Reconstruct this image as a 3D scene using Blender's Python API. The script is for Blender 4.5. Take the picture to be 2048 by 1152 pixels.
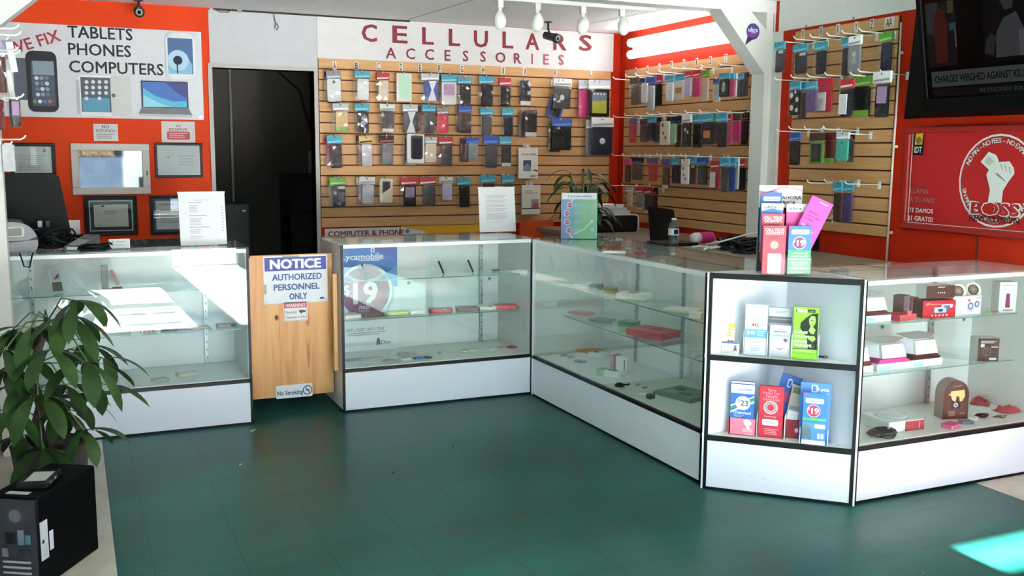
import bpy, math, random
from mathutils import Vector, Matrix

random.seed(7)
for _o in list(bpy.data.objects):
    bpy.data.objects.remove(_o)
SC = bpy.context.scene
COL = SC.collection

# ------------------------------------------------------------------ camera
FPX, YAW, PITCH, ROLL, CAMH = 1970.8, 0.420234, -0.136178, 0.0066826, 1.471
_f = Vector((math.sin(YAW) * math.cos(PITCH), math.cos(YAW) * math.cos(PITCH), math.sin(PITCH)))
_r = Vector((math.cos(YAW), -math.sin(YAW), 0))
_u = _r.cross(_f)
CR = _r * math.cos(ROLL) + _u * math.sin(ROLL)
CU = -_r * math.sin(ROLL) + _u * math.cos(ROLL)
CF = _f
cam_d = bpy.data.cameras.new('camera')
cam_d.sensor_width = 36.0
cam_d.lens = FPX / 2048 * 36.0
cam_d.clip_start = 0.05
cam = bpy.data.objects.new('camera', cam_d)
COL.objects.link(cam)
cam.matrix_world = Matrix(((CR.x, CU.x, -CF.x, 0), (CR.y, CU.y, -CF.y, 0), (CR.z, CU.z, -CF.z, CAMH), (0, 0, 0, 1)))
SC.camera = cam

# ------------------------------------------------------------------ sky, sun, exposure
wd = bpy.data.worlds.new('sky')
SC.world = wd
wd.use_nodes = True
_bg = wd.node_tree.nodes['Background']
_bg.inputs[0].default_value = (0.60, 0.78, 1.0, 1)
_bg.inputs[1].default_value = 7.0
sun_d = bpy.data.lights.new('sun', 'SUN')
sun_d.energy = 130.0
sun_d.angle = math.radians(0.53)
sun_d.color = (1.0, 0.97, 0.97)
sun = bpy.data.objects.new('sun', sun_d)
COL.objects.link(sun)
SUN_DIR = Vector((0.03, 1.0, -0.448)).normalized()
sun.rotation_euler = SUN_DIR.to_track_quat('-Z', 'Y').to_euler()
sun.location = (1.5, -4, 5)
SC.view_settings.view_transform = 'Standard'
SC.view_settings.look = 'None'
SC.view_settings.gamma = 1.0
SC.view_settings.use_curve_mapping = False
SC.view_settings.exposure = 1.52
SC.cycles.use_denoising = True
SC.cycles.transparent_max_bounces = 24
SC.cycles.max_bounces = 10
SC.cycles.diffuse_bounces = 6
SC.cycles.caustics_reflective = True
SC.cycles.blur_glossy = 1.0
SC.cycles.caustics_refractive = False

# key planes of the room (metres)
YB, XR, XL, ZC, YF = 7.15, 4.15, -0.45, 2.435, -2.4

# ------------------------------------------------------------------ measuring helpers
def ray(x, y):
    return CF + CR * ((x - 1024) / FPX) - CU * ((y - 576) / FPX)
def on_z(x, y, z=0.0):
    d = ray(x, y); t = (z - CAMH) / d.z
    return Vector((d.x * t, d.y * t, z))
def on_y(x, y, Y):
    d = ray(x, y); t = Y / d.y
    return Vector((d.x * t, Y, CAMH + d.z * t))
def on_x(x, y, X):
    d = ray(x, y); t = X / d.x
    return Vector((X, d.y * t, CAMH + d.z * t))
def span_y(x0, x1, y0, y1, Y):
    """bottom-centre point, width and height of a pixel box on the plane y = Y"""
    ym = (y0 + y1) / 2; xm = (x0 + x1) / 2
    a, b = on_y(x0, ym, Y), on_y(x1, ym, Y)
    t, u = on_y(xm, y0, Y), on_y(xm, y1, Y)
    return Vector(((a.x + b.x) / 2, Y, u.z)), b.x - a.x, t.z - u.z
def span_x(x0, x1, y0, y1, X):
    ym = (y0 + y1) / 2; xm = (x0 + x1) / 2
    a, b = on_x(x0, ym, X), on_x(x1, ym, X)
    t, u = on_x(xm, y0, X), on_x(xm, y1, X)
    return Vector((X, (a.y + b.y) / 2, u.z)), a.y - b.y, t.z - u.z

# ------------------------------------------------------------------ materials
_mats = {}
def lin(h):
    h = h.lstrip('#')
    if len(h) == 3: h = ''.join(c * 2 for c in h)
    out = []
    for i in (0, 2, 4):
        c = int(h[i:i + 2], 16) / 255
        out.append(c / 12.92 if c <= 0.04045 else ((c + 0.055) / 1.055) ** 2.4)
    return out
def M(col, rough=0.5, metal=0.0, emit=0.0, var=0.06, scale=18.0, coat=0.0):
    key = (col, rough, metal, emit, var, scale, coat)
    if key in _mats: return _mats[key]
    m = bpy.data.materials.new('paint_' + col.strip('#') + '_%d' % len(_mats))
    m.use_nodes = True
    nt = m.node_tree; b = nt.nodes['Principled BSDF']
    c = lin(col)
    if var > 0:
        tc = nt.nodes.new('ShaderNodeTexCoord'); n = nt.nodes.new('ShaderNodeTexNoise')
        n.inputs['Scale'].default_value = scale; n.inputs['Detail'].default_value = 3
        mx = nt.nodes.new('ShaderNodeMix'); mx.data_type = 'RGBA'
        mx.inputs[6].default_value = [v * (1 - var) for v in c] + [1]
        mx.inputs[7].default_value = [min(1, v * (1 + var)) for v in c] + [1]
        nt.links.new(tc.outputs['Object'], n.inputs['Vector'])
        nt.links.new(n.outputs['Fac'], mx.inputs[0])
        nt.links.new(mx.outputs[2], b.inputs['Base Color'])
    else:
        b.inputs['Base Color'].default_value = c + [1]
    b.inputs['Roughness'].default_value = rough
    b.inputs['Metallic'].default_value = metal
    if max(c) < 0.05 and metal == 0: b.inputs['Specular IOR Level'].default_value = 0.28 if max(c) > 0.0025 else 0.1
    if coat: b.inputs['Coat Weight'].default_value = coat; b.inputs['Coat Roughness'].default_value = 0.08
    if emit > 0:
        b.inputs['Emission Color'].default_value = c + [1]
        b.inputs['Emission Strength'].default_value = emit
    _mats[key] = m
    return m
def clear(name, tint, ior, rough, gain=1.0, haze=0.0):
    """thin clear pane or film: transparent with a Fresnel reflection, optionally a little milky"""
    if name in _mats: return _mats[name]
    m = bpy.data.materials.new(name); m.use_nodes = True
    nt = m.node_tree; nt.nodes.clear()
    out = nt.nodes.new('ShaderNodeOutputMaterial'); mx = nt.nodes.new('ShaderNodeMixShader')
    tr = nt.nodes.new('ShaderNodeBsdfTransparent'); gl = nt.nodes.new('ShaderNodeBsdfGlossy')
    fr = nt.nodes.new('ShaderNodeFresnel'); mu = nt.nodes.new('ShaderNodeMath')
    mu.operation = 'MULTIPLY'; mu.inputs[1].default_value = gain; mu.use_clamp = True
    tr.inputs[0].default_value = lin(tint) + [1]
    gl.inputs['Roughness'].default_value = rough; gl.inputs[0].default_value = (1, 1, 1, 1)
    fr.inputs['IOR'].default_value = ior
    base = tr
    if haze > 0:
        df = nt.nodes.new('ShaderNodeBsdfDiffuse'); df.inputs[0].default_value = (0.8, 0.8, 0.8, 1)
        m2 = nt.nodes.new('ShaderNodeMixShader'); m2.inputs[0].default_value = haze
        nt.links.new(tr.outputs[0], m2.inputs[1]); nt.links.new(df.outputs[0], m2.inputs[2]); base = m2
    # inside faces of a thin pane reflect like its outside: undo the node's own ior flip there
    geo = nt.nodes.new('ShaderNodeNewGeometry'); ma = nt.nodes.new('ShaderNodeMath'); ma.operation = 'MULTIPLY_ADD'
    ma.inputs[1].default_value = 1 / ior - ior; ma.inputs[2].default_value = ior
    nt.links.new(geo.outputs['Backfacing'], ma.inputs[0]); nt.links.new(ma.outputs[0], fr.inputs['IOR'])
    nt.links.new(fr.outputs[0], mu.inputs[0]); nt.links.new(mu.outputs[0], mx.inputs[0])
    nt.links.new(base.outputs[0], mx.inputs[1]); nt.links.new(gl.outputs[0], mx.inputs[2])
    nt.links.new(mx.outputs[0], out.inputs[0])
    _mats[name] = m
    return m
GLASS = clear('case_glass', '#fafdfc', 1.45, 0.0)
SHELFG = clear('shelf_glass', '#f3faf7', 1.45, 0.0)
BAG = clear('clear_bag', '#fafafa', 1.45, 0.07, 1.2, 0.0)
ACRYL = clear('clear_acrylic', '#fcfcfc', 1.4, 0.05, 0.15, 0.0)
EDGE = M('#5f8a80', 0.2)

def node_mat(name, build):
    if name in _mats: return _mats[name]
    m = bpy.data.materials.new(name); m.use_nodes = True
    nt = m.node_tree
    build(nt, nt.nodes['Principled BSDF'])
    _mats[name] = m
    return m
def _ramp(nt, fac, stops):
    r = nt.nodes.new('ShaderNodeValToRGB')
    e = r.color_ramp.elements
    while len(e) < len(stops): e.new(0.5)
    for i, (p, c) in enumerate(stops):
        e[i].position = p; e[i].color = lin(c) + [1]
    nt.links.new(fac, r.inputs[0])
    return r
def _noise(nt, scale, detail=4, stretch=(1, 1, 1), rough=0.55, dist=0.0):
    tc = nt.nodes.new('ShaderNodeTexCoord'); mp = nt.nodes.new('ShaderNodeMapping')
    mp.inputs['Scale'].default_value = stretch
    n = nt.nodes.new('ShaderNodeTexNoise'); n.inputs['Scale'].default_value = scale
    n.inputs['Detail'].default_value = detail; n.inputs['Roughness'].default_value = rough
    n.inputs['Distortion'].default_value = dist
    nt.links.new(tc.outputs['Object'], mp.inputs[0]); nt.links.new(mp.outputs[0], n.inputs['Vector'])
    return n
def _orange(nt, b):
    n = _noise(nt, 3.0, 5)
    r = _ramp(nt, n.outputs['Fac'], [(0.3, '#da3a04'), (0.7, '#e24408')])
    nt.links.new(r.outputs[0], b.inputs['Base Color']); b.inputs['Roughness'].default_value = 0.6; b.inputs['Specular IOR Level'].default_value = 0.2
ORANGE = node_mat('orange_wall_paint', _orange)
def _red(nt, b):
    n = _noise(nt, 3.0, 5)
    r = _ramp(nt, n.outputs['Fac'], [(0.3, '#b82205'), (0.7, '#c42a07')])
    nt.links.new(r.outputs[0], b.inputs['Base Color']); b.inputs['Roughness'].default_value = 0.65; b.inputs['Specular IOR Level'].default_value = 0.2
REDWALL = node_mat('red_orange_wall_paint', _red)
def _slat(nt, b):
    n = _noise(nt, 5.0, 6, (0.6, 0.6, 9), 0.6)
    r = _ramp(nt, n.outputs['Fac'], [(0.25, '#bd8a55'), (0.5, '#ca9963'), (0.78, '#d5a772')])
    nt.links.new(r.outputs[0], b.inputs['Base Color']); b.inputs['Roughness'].default_value = 0.5
SLAT = node_mat('slat_board_maple', _slat)
def _pine(nt, b):
    n = _noise(nt, 3.2, 6, (9, 1, 0.55), 0.55, 0.6)
    r = _ramp(nt, n.outputs['Fac'], [(0.22, '#a3672e'), (0.45, '#c48a4c'), (0.62, '#cb985c'), (0.85, '#b67a3e')])
    nt.links.new(r.outputs[0], b.inputs['Base Color']); b.inputs['Roughness'].default_value = 0.45
PINE = node_mat('pine_board', _pine)
def _teal(nt, b):
    n = _noise(nt, 1.3, 4, (0.6, 1.4, 1), 0.5, 0.0); n2 = _noise(nt, 38, 3)
    r = _ramp(nt, n.outputs['Fac'], [(0.3, '#0b3d36'), (0.5, '#114a42'), (0.72, '#195a50')])
    mx = nt.nodes.new('ShaderNodeMix'); mx.data_type = 'RGBA'; mx.blend_type = 'MULTIPLY'; mx.inputs[0].default_value = 0.0
    r2 = _ramp(nt, n2.outputs['Fac'], [(0.3, '#c8c8c8'), (0.7, '#ffffff')])
    nt.links.new(r.outputs[0], mx.inputs[6]); nt.links.new(r2.outputs[0], mx.inputs[7])
    # tile joints every 305 mm
    br = nt.nodes.new('ShaderNodeTexBrick'); tc = nt.nodes.new('ShaderNodeTexCoord'); mp = nt.nodes.new('ShaderNodeMapping')
    mp.inputs['Location'].default_value = (0.1, 0.13, 0)
    br.offset = 0.0; br.inputs['Scale'].default_value = 1.0; br.inputs['Mortar Size'].default_value = 0.002
    br.inputs['Brick Width'].default_value = 0.3048; br.inputs['Row Height'].default_value = 0.3048
    br.inputs['Color1'].default_value = (1, 1, 1, 1); br.inputs['Color2'].default_value = (0.93, 0.95, 0.95, 1); br.inputs['Mortar'].default_value = (0.3, 0.3, 0.3, 1)
    nt.links.new(tc.outputs['Object'], mp.inputs[0]); nt.links.new(mp.outputs[0], br.inputs['Vector'])
    m2 = nt.nodes.new('ShaderNodeMix'); m2.data_type = 'RGBA'; m2.blend_type = 'MULTIPLY'; m2.inputs[0].default_value = 0.8
    nt.links.new(mx.outputs[2], m2.inputs[6]); nt.links.new(br.outputs['Color'], m2.inputs[7])
    nt.links.new(m2.outputs[2], b.inputs['Base Color'])
    rr = nt.nodes.new('ShaderNodeMapRange'); rr.inputs['To Min'].default_value = 0.285; rr.inputs['To Max'].default_value = 0.34; b.inputs['Specular IOR Level'].default_value = 0.16
    nt.links.new(n.outputs['Fac'], rr.inputs['Value']); nt.links.new(rr.outputs[0], b.inputs['Roughness'])
TEAL = node_mat('teal_vinyl_tile', _teal)
def _beige(nt, b):
    n = _noise(nt, 6, 6)
    r = _ramp(nt, n.outputs['Fac'], [(0.3, '#a39a8c'), (0.7, '#b9b1a4')])
    nt.links.new(r.outputs[0], b.inputs['Base Color']); b.inputs['Roughness'].default_value = 0.45
BEIGE = node_mat('beige_floor_tile', _beige)
def _leaf(nt, b):
    n = _noise(nt, 9, 4)
    r = _ramp(nt, n.outputs['Fac'], [(0.3, '#1c3014'), (0.55, '#29431a'), (0.8, '#3f5f26')])
    nt.links.new(r.outputs[0], b.inputs['Base Color']); b.inputs['Roughness'].default_value = 0.45; b.inputs['Specular IOR Level'].default_value = 0.3
LEAF = node_mat('leaf_green', _leaf)
def _bark(nt, b):
    n = _noise(nt, 14, 5, (1, 1, 0.4))
    r = _ramp(nt, n.outputs['Fac'], [(0.3, '#2e241a'), (0.7, '#54463a')])
    nt.links.new(r.outputs[0], b.inputs['Base Color']); b.inputs['Roughness'].default_value = 0.8
BARK = node_mat('bark_brown', _bark)

WHITE = M('#e6e6e4', 0.4)
WALLW = M('#bfc1c4', 0.6)
CEILW = M('#f0f0ef', 0.7)
LAMW = M('#dadee6', 0.28, var=0.02)
LAMG = M('#c9cac8', 0.4, var=0.03)
BLACK = M('#141416', 0.45)
BLK = M('#0b0b0c', 0.5)
CHROME = M('#c9ccce', 0.25, 0.9)
ALU = M('#d5d7d8', 0.35, 0.3)
WIRE = M('#e4e2dc', 0.35)

# ------------------------------------------------------------------ mesh builder
_txt = {}
def text_mesh(s, bold=0.0):
    key = (s, bold)
    if key not in _txt:
        cu = bpy.data.curves.new('lettering', 'FONT')
        cu.body = s; cu.size = 1.0; cu.resolution_u = 2; cu.offset = bold
        ob = bpy.data.objects.new('lettering', cu); COL.objects.link(ob)
        dg = bpy.context.evaluated_depsgraph_get()
        me = ob.evaluated_get(dg).to_mesh()
        vs = [(v.co.x, v.co.y) for v in me.vertices]
        fs = [tuple(p.vertices) for p in me.polygons]
        ob.evaluated_get(dg).to_mesh_clear()
        bpy.data.objects.remove(ob); bpy.data.curves.remove(cu)
        _txt[key] = (vs, fs)
    return _txt[key]

class MB:
    def __init__(s):
        s.v = []; s.f = []; s.mi = []; s.mats = []; s.X = Matrix(); s.sm = []
    def at(s, loc=(0, 0, 0), rz=0.0, rx=0.0, ry=0.0):
        s.X = Matrix.Translation(Vector(loc)) @ Matrix.Rotation(rz, 4, 'Z') @ Matrix.Rotation(ry, 4, 'Y') @ Matrix.Rotation(rx, 4, 'X')
        return s
    def _m(s, m):
        if isinstance(m, str): m = M(m)
        if m not in s.mats: s.mats.append(m)
        return s.mats.index(m)
    def add(s, vs, fs, m, smooth=False):
        b = len(s.v); i = s._m(m)
        s.v += [s.X @ Vector(p) for p in vs]
        for f in fs:
            s.f.append([b + k for k in f]); s.mi.append(i); s.sm.append(smooth)
        return s
    def box(s, x0, y0, z0, x1, y1, z1, m, bev=0.0):
        if bev > 0:
            # chamfered on all edges through a rounded prism in each axis-pair: 24 corner points
            b = bev; P = []
            for z, k in ((z0, b), (z0 + b, 0), (z1 - b, 0), (z1, b)):
                for (x, y) in ((x0 + b + k * 0, y0 + k), (x1 - b, y0 + k), (x1 - k, y0 + b), (x1 - k, y1 - b), (x1 - b, y1 - k), (x0 + b, y1 - k), (x0 + k, y1 - b), (x0 + k, y0 + b)):
                    P.append((x, y, z))
            F = [tuple(range(7, -1, -1)), tuple(range(24, 32))]
            for l in range(3):
                for k in range(8):
                    a = l * 8 + k; c = l * 8 + (k + 1) % 8
                    F.append((a, c, c + 8, a + 8))
            return s.add(P, F, m)
        return s.add([(x0, y0, z0), (x1, y0, z0), (x1, y1, z0), (x0, y1, z0), (x0, y0, z1), (x1, y0, z1), (x1, y1, z1), (x0, y1, z1)],
                     [(0, 3, 2, 1), (4, 5, 6, 7), (0, 1, 5, 4), (1, 2, 6, 5), (2, 3, 7, 6), (3, 0, 4, 7)], m)
    def cbox(s, c, d, m, bev=0.0):
        return s.box(c[0] - d[0] / 2, c[1] - d[1] / 2, c[2] - d[2] / 2, c[0] + d[0] / 2, c[1] + d[1] / 2, c[2] + d[2] / 2, m, bev)
    def prism(s, pts, y0, y1, m, mside=None):
        """outline in x,z (counter-clockwise seen from the front, -y) pushed from y0 to y1"""
        n = len(pts)
        s.add([(p[0], y0, p[1]) for p in pts], [tuple(range(n))], m)
        V = [(p[0], y0, p[1]) for p in pts] + [(p[0], y1, p[1]) for p in pts]
        F = [tuple(range(2 * n - 1, n - 1, -1))]
        for k in range(n):
            F.append((k, k + n, (k + 1) % n + n, (k + 1) % n))
        return s.add(V, F, mside or m)
    def prismz(s, pts, z0, z1, m):
        n = len(pts)
        V = [(p[0], p[1], z0) for p in pts] + [(p[0], p[1], z1) for p in pts]
        F = [tuple(range(n - 1, -1, -1)), tuple(range(n, 2 * n))]
        for k in range(n):
            F.append((k, (k + 1) % n, (k + 1) % n + n, k + n))
        return s.add(V, F, m)
    def rrect(s, x0, z0, x1, z1, r, y0, y1, m, mside=None, seg=4):
        return s.prism(rr(x0, z0, x1, z1, r, seg), y0, y1, m, mside)
    def face(s, pts, m):
        return s.add(pts, [tuple(range(len(pts)))], m)
    def tube(s, pts, r, m, seg=6, caps=True):
        pts = [Vector(p) for p in pts]
        rs = r if isinstance(r, (list, tuple)) else [r] * len(pts)
        V = []; F = []; up = None
        for i, p in enumerate(pts):
            t = (pts[min(i + 1, len(pts) - 1)] - pts[max(i - 1, 0)])
            if t.length < 1e-9: t = Vector((0, 0, 1))
            t.normalize()
            if up is None:
                up = Vector((0, 0, 1)) if abs(t.z) < 0.9 else Vector((1, 0, 0))
            a = t.cross(up)
            if a.length < 1e-4: a = t.cross(Vector((0.3, 1, 0.2)))
            a.normalize(); b = a.cross(t); up = b.copy()
            for k in range(seg):
                w = 2 * math.pi * k / seg
                V.append(p + a * math.cos(w) * rs[i] + b * math.sin(w) * rs[i])
        for i in range(len(pts) - 1):
            for k in range(seg):
                F.append((i * seg + k, i * seg + (k + 1) % seg, (i + 1) * seg + (k + 1) % seg, (i + 1) * seg + k))
        if caps:
            F.append(tuple(range(seg - 1, -1, -1))); n = (len(pts) - 1) * seg; F.append(tuple(range(n, n + seg)))
        return s.add(V, F, m, True)
    def lathe(s, prof, m, seg=16, cap=True):
        """profile (r, z) spun round the z axis"""
        V = []; F = []
        for r, z in prof:
            for k in range(seg):
                w = 2 * math.pi * k / seg; V.append((r * math.cos(w), r * math.sin(w), z))
        for i in range(len(prof) - 1):
            for k in range(seg):
                F.append((i * seg + k, i * seg + (k + 1) % seg, (i + 1) * seg + (k + 1) % seg, (i + 1) * seg + k))
        if cap:
            F.append(tuple(range(seg - 1, -1, -1))); n = (len(prof) - 1) * seg; F.append(tuple(range(n, n + seg)))
        return s.add(V, F, m, True)
    def disc(s, cx, cz, r, y, m, ri=0.0, seg=28, sx=1.0):
        P = [(cx + sx * r * math.cos(2 * math.pi * k / seg), y, cz + r * math.sin(2 * math.pi * k / seg)) for k in range(seg)]
        if ri <= 0: return s.add(P, [tuple(range(seg))], m)
        Q = [(cx + sx * ri * math.cos(2 * math.pi * k / seg), y, cz + ri * math.sin(2 * math.pi * k / seg)) for k in range(seg)]
        return s.add(P + Q, [(k, (k + 1) % seg, (k + 1) % seg + seg, k + seg) for k in range(seg)], m)
    def text(s, t, cx, cz, h, y, m, maxw=None, bold=0.02, rot=0.0, align='c'):
        lay = len(text_mesh(t, 0.0)[0])
        vs, fs = text_mesh(t, 0.0)
        if vs and bold > 0:      # heavier strokes: the same letters laid four times, a hair apart
            n = len(vs); q = min(bold, .07) * .62; v0, f0 = list(vs), list(fs); vs, fs = [], []
            for i, (dx, dz) in enumerate(((-q, -q * .7), (q, -q * .7), (-q, q * .7), (q, q * .7))):
                vs += [(a + dx, b + dz) for a, b in v0]; fs += [tuple(k + i * n for k in f) for f in f0]
        if not vs: return s
        x0 = min(v[0] for v in vs); x1 = max(v[0] for v in vs)
        z0 = min(v[1] for v in vs); z1 = max(v[1] for v in vs)
        base, cap = 0.0, 0.70
        if z1 - z0 > .35 and t.upper() == t: base, cap = z0, z1
        sc = h / max(cap - base, 1e-3); sx = sc
        if maxw: sx = maxw / max(x1 - x0, 1e-3)
        ca, sa = math.cos(rot), math.sin(rot); P = []
        for k_, (a, b) in enumerate(vs):
            if align == 'c': X = (a - (x0 + x1) / 2) * sx
            else: X = (a - x0) * sx
            Z = (b - (base + cap) / 2) * sc
            P.append((cx + X * ca - Z * sa, y - .00008 * (k_ // lay), cz + X * sa + Z * ca))
        return s.add(P, fs, m)
    def make(s, name, parent=None):
        me = bpy.data.meshes.new(name)
        me.from_pydata([tuple(p) for p in s.v], [], s.f)
        for m in s.mats: me.materials.append(m)
        me.polygons.foreach_set('material_index', s.mi)
        me.polygons.foreach_set('use_smooth', s.sm)
        me.update()
        o = bpy.data.objects.new(name, me); COL.objects.link(o)
        if parent is not None: o.parent = parent
        return o

def rr(x0, z0, x1, z1, r, seg=4):
    P = []
    for cx, cz, a0 in ((x1 - r, z1 - r, 0), (x0 + r, z1 - r, 90), (x0 + r, z0 + r, 180), (x1 - r, z0 + r, 270)):
        for k in range(seg + 1):
            a = math.radians(a0 + 90 * k / seg); P.append((cx + r * math.cos(a), cz + r * math.sin(a)))
    return P

def tag(o, label, cat, group=None):
    o['label'] = label; o['category'] = cat
    if group: o['group'] = group
    return o
def thing(name, label, cat, loc=(0, 0, 0), rz=0.0, group=None, rx=0.0, ry=0.0):
    o = bpy.data.objects.new(name, None); COL.objects.link(o)
    o.empty_display_size = 0.05
    o.location = loc; o.rotation_euler = (rx, ry, rz)
    return tag(o, label, cat, group)
def place(o, loc, rz=0.0, rx=0.0, ry=0.0):
    o.location = loc; o.rotation_euler = (rx, ry, rz); return o
def struct(o, loc=None):
    o['kind'] = 'structure'
    if loc is not None: o.location = loc
    return o
QR = -math.pi / 2      # facing -x (things on the right-hand wall)
QL = math.pi / 2       # facing +x

def design(mb, W, H, items, y=-0.0008, x0=None):
    """flat printing on the front of a board W x H standing on z=0; u,v are fractions"""
    x0 = -W / 2 if x0 is None else x0
    st = 0.00035
    for it in items:
        k = it[0]
        if k == 'r':
            _, u0, v0, u1, v1, c = it
            mb.face([(x0 + u0 * W, y, v0 * H), (x0 + u1 * W, y, v0 * H), (x0 + u1 * W, y, v1 * H), (x0 + u0 * W, y, v1 * H)], c)
        elif k == 'rr':
            _, u0, v0, u1, v1, r, c = it
            P = rr(x0 + u0 * W, v0 * H, x0 + u1 * W, v1 * H, r * H, 4)
            mb.face([(p[0], y, p[1]) for p in P], c)
        elif k == 't':
            _, t, u, v, h, c = it[:6]
            mw = it[6] * W if len(it) > 6 and it[6] else None
            bold = it[7] if len(it) > 7 else 0.02
            rot = it[8] if len(it) > 8 else 0.0
            mb.text(t, x0 + u * W, v * H, h * H, y, c, mw, bold, rot)
        elif k == 'c':
            _, u, v, r, c = it[:5]
            mb.disc(x0 + u * W, v * H, r * H, y, c, it[5] * H if len(it) > 5 else 0)
        elif k == 'p':
            mb.face([(x0 + u * W, y, v * H) for u, v in it[1]], it[2])
        elif k == 'lines':      # rows of small print, too fine to read
            _, u0, v0, u1, v1, n, c = it
            for i in range(n):
                v = v1 - (v1 - v0) * (i + 0.5) / n
                e = u1 - (u1 - u0) * (0.03 + 0.22 * ((i * 7919) % 5) / 5.0)
                hh = (v1 - v0) / n * 0.24
                mb.face([(x0 + u0 * W, y, (v - hh) * H), (x0 + e * W, y, (v - hh) * H), (x0 + e * W, y, (v + hh) * H), (x0 + u0 * W, y, (v + hh) * H)], c)
        elif k == 'arc':
            _, t, u, v, r, h, a0, a1, c = it
            wd = []
            for ch in t:
                g = text_mesh(ch, 0.0)[0] if ch != ' ' else []
                wd.append((max(v[0] for v in g) - min(v[0] for v in g) + .16) if g else .34)
            tot, acc = sum(wd), 0.0
            for ch, w_ in zip(t, wd):
                a = math.radians(a0 + (a1 - a0) * (acc + w_ / 2) / tot); acc += w_
                if ch == ' ': continue
                rot = a - math.pi / 2 if a1 < a0 else a + math.pi / 2
                mb.text(ch, x0 + u * W + r * H * math.cos(a), v * H + r * H * math.sin(a), h * H, y, c, None, 0.03, rot)
        y -= st
    return mb
def board(W, H, T, base, items=(), side=None, r=0.0):
    mb = MB()
    if r > 0: mb.rrect(-W / 2, 0, W / 2, H, r, 0, T, M(base) if isinstance(base, str) else base, side)
    else:
        mb.box(-W / 2, 0, 0, W / 2, T, H, base if side is None else side)
        if side is not None: mb.face([(-W / 2, -0.0004, 0), (W / 2, -0.0004, 0), (W / 2, -0.0004, H), (-W / 2, -0.0004, H)], base)
    return design(mb, W, H, items)
def card(name, label, cat, W, H, T, base, items, loc, rz=0.0, rx=0.0, ry=0.0, group=None, side=None, r=0.0):
    o = board(W, H, T, base, items, side, r).make(name)
    tag(o, label, cat, group)
    return place(o, loc, rz, rx, ry)
ORD = ['', 'first', 'second', 'third', 'fourth', 'fifth', 'sixth', 'seventh', 'eighth', 'ninth', 'tenth', 'eleventh', 'twelfth', 'thirteenth', 'fourteenth',
       'fifteenth', 'sixteenth', 'seventeenth', 'eighteenth', 'nineteenth', 'twentieth']

# ------------------------------------------------------------------ the room
mb = MB()
mb.face([(0.083, YF, 0), (3.69, YF, 0), (3.69, YB + 2.6, 0), (0.083, YB + 2.6, 0)], TEAL)
mb.face([(XL, YF, 0), (0.083, YF, 0), (0.083, YB + 2.6, 0), (XL, YB + 2.6, 0)], BEIGE)
mb.face([(3.69, YF, 0), (XR, YF, 0), (XR, YB + 2.6, 0), (3.69, YB + 2.6, 0)], BEIGE)
struct(mb.make('floor'))
mb = MB(); CONC = M('#c6c4c0', 0.8, var=0.12)
mb.face([(-30, -30, -0.02), (34, -30, -0.02), (34, YF, -0.02), (-30, YF, -0.02)], CONC)
struct(mb.make('ground'))
mb = MB()
mb.box(-30, -22, -0.02, 34, -21.5, 4.2, M('#2c3036', 0.7, var=0.3, scale=1))  # unseen wall across the street, added to darken what the mirror reflects
struct(mb.make('wall_added_street'))
mb = MB()
mb.box(XL - .1, YF - .1, ZC, XR + .1, YB + 2.7, ZC + 0.1, CEILW)
SEAM = M('#8d8a88', 0.7)
for (a, b) in (((820, 38), (945, 0)), ((1180, 47), (1425, 0))):
    p, q = on_z(a[0], a[1], ZC - .001), on_z(b[0], b[1], ZC - .001)
    d = (q - p).normalized(); n = Vector((-d.y, d.x, 0)) * 0.006
    q = p + d * 1.9; p = p - d * 0.05
    p.y = min(p.y, YB - 0.002)
    mb.face([p - n, p + n, q + n, q - n], SEAM)
mb.box(0.95, YB - 0.012, ZC - 0.012, 2.35, YB, ZC, M('#3b332d', 0.8))
struct(mb.make('ceiling'))

DX0, DX1, DZ = on_y(429, 300, YB).x, on_y(630, 300, YB).x, on_y(530, 139, YB).z
mb = MB()
mb.box(XL, YB, 0, DX0, YB + .12, ZC, ORANGE)
mb.box(DX0, YB, DZ, DX1, YB + .12, ZC, WALLW)
mb.box(DX1, YB, 0, XR, YB + .12, ZC, REDWALL)
WX = on_y(634, 100, YB).x
mb.box(DX0 - 0.012, YB - 0.006, DZ, WX, YB, ZC - 0.012, WALLW)
mb.box(WX, YB - 0.0065, DZ, WX + 0.004, YB, ZC, SEAM)
mb.box(DX1, YB - 0.005, 0, WX, YB, DZ, WALLW)
struct(mb.make('wall_back'))
mb = MB()
mb.box(XR, YF, 0, XR + .12, YB + .12, ZC, REDWALL)
struct(mb.make('wall_right'))
mb = MB(); mb.box(XL - .12, YF, 0, XL, YB + .12, ZC, WALLW)
struct(mb.make('wall_left'))
# white boards on the upper right wall and beside the post
mb = MB()
pa, pb = on_x(1566, 64, XR), on_x(1832, 20, XR)
mb.box(XR - .008, 3.1, pa.z + .004, XR, 5.16, ZC, M('#dcdcd8', 0.6))
for y in (4.9, 4.5):
    mb.cbox((XR - .009, y, pa.z + .012), (.006, .01, .01), M('#77736c', 0.6))
struct(mb.make('trim_1'))
mb = MB(); mb.box(XR - .02, 5.12, 0, XR, 5.20, pa.z + .004, M('#d9d8d2', 0.55)); struct(mb.make('trim_2'))
mb = MB()
mb.box(XR - .006, 3.545, 0.75, XR, 3.558, 1.12, M('#7b1f0a', 0.7)); struct(mb.make('trim_6'))

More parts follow.
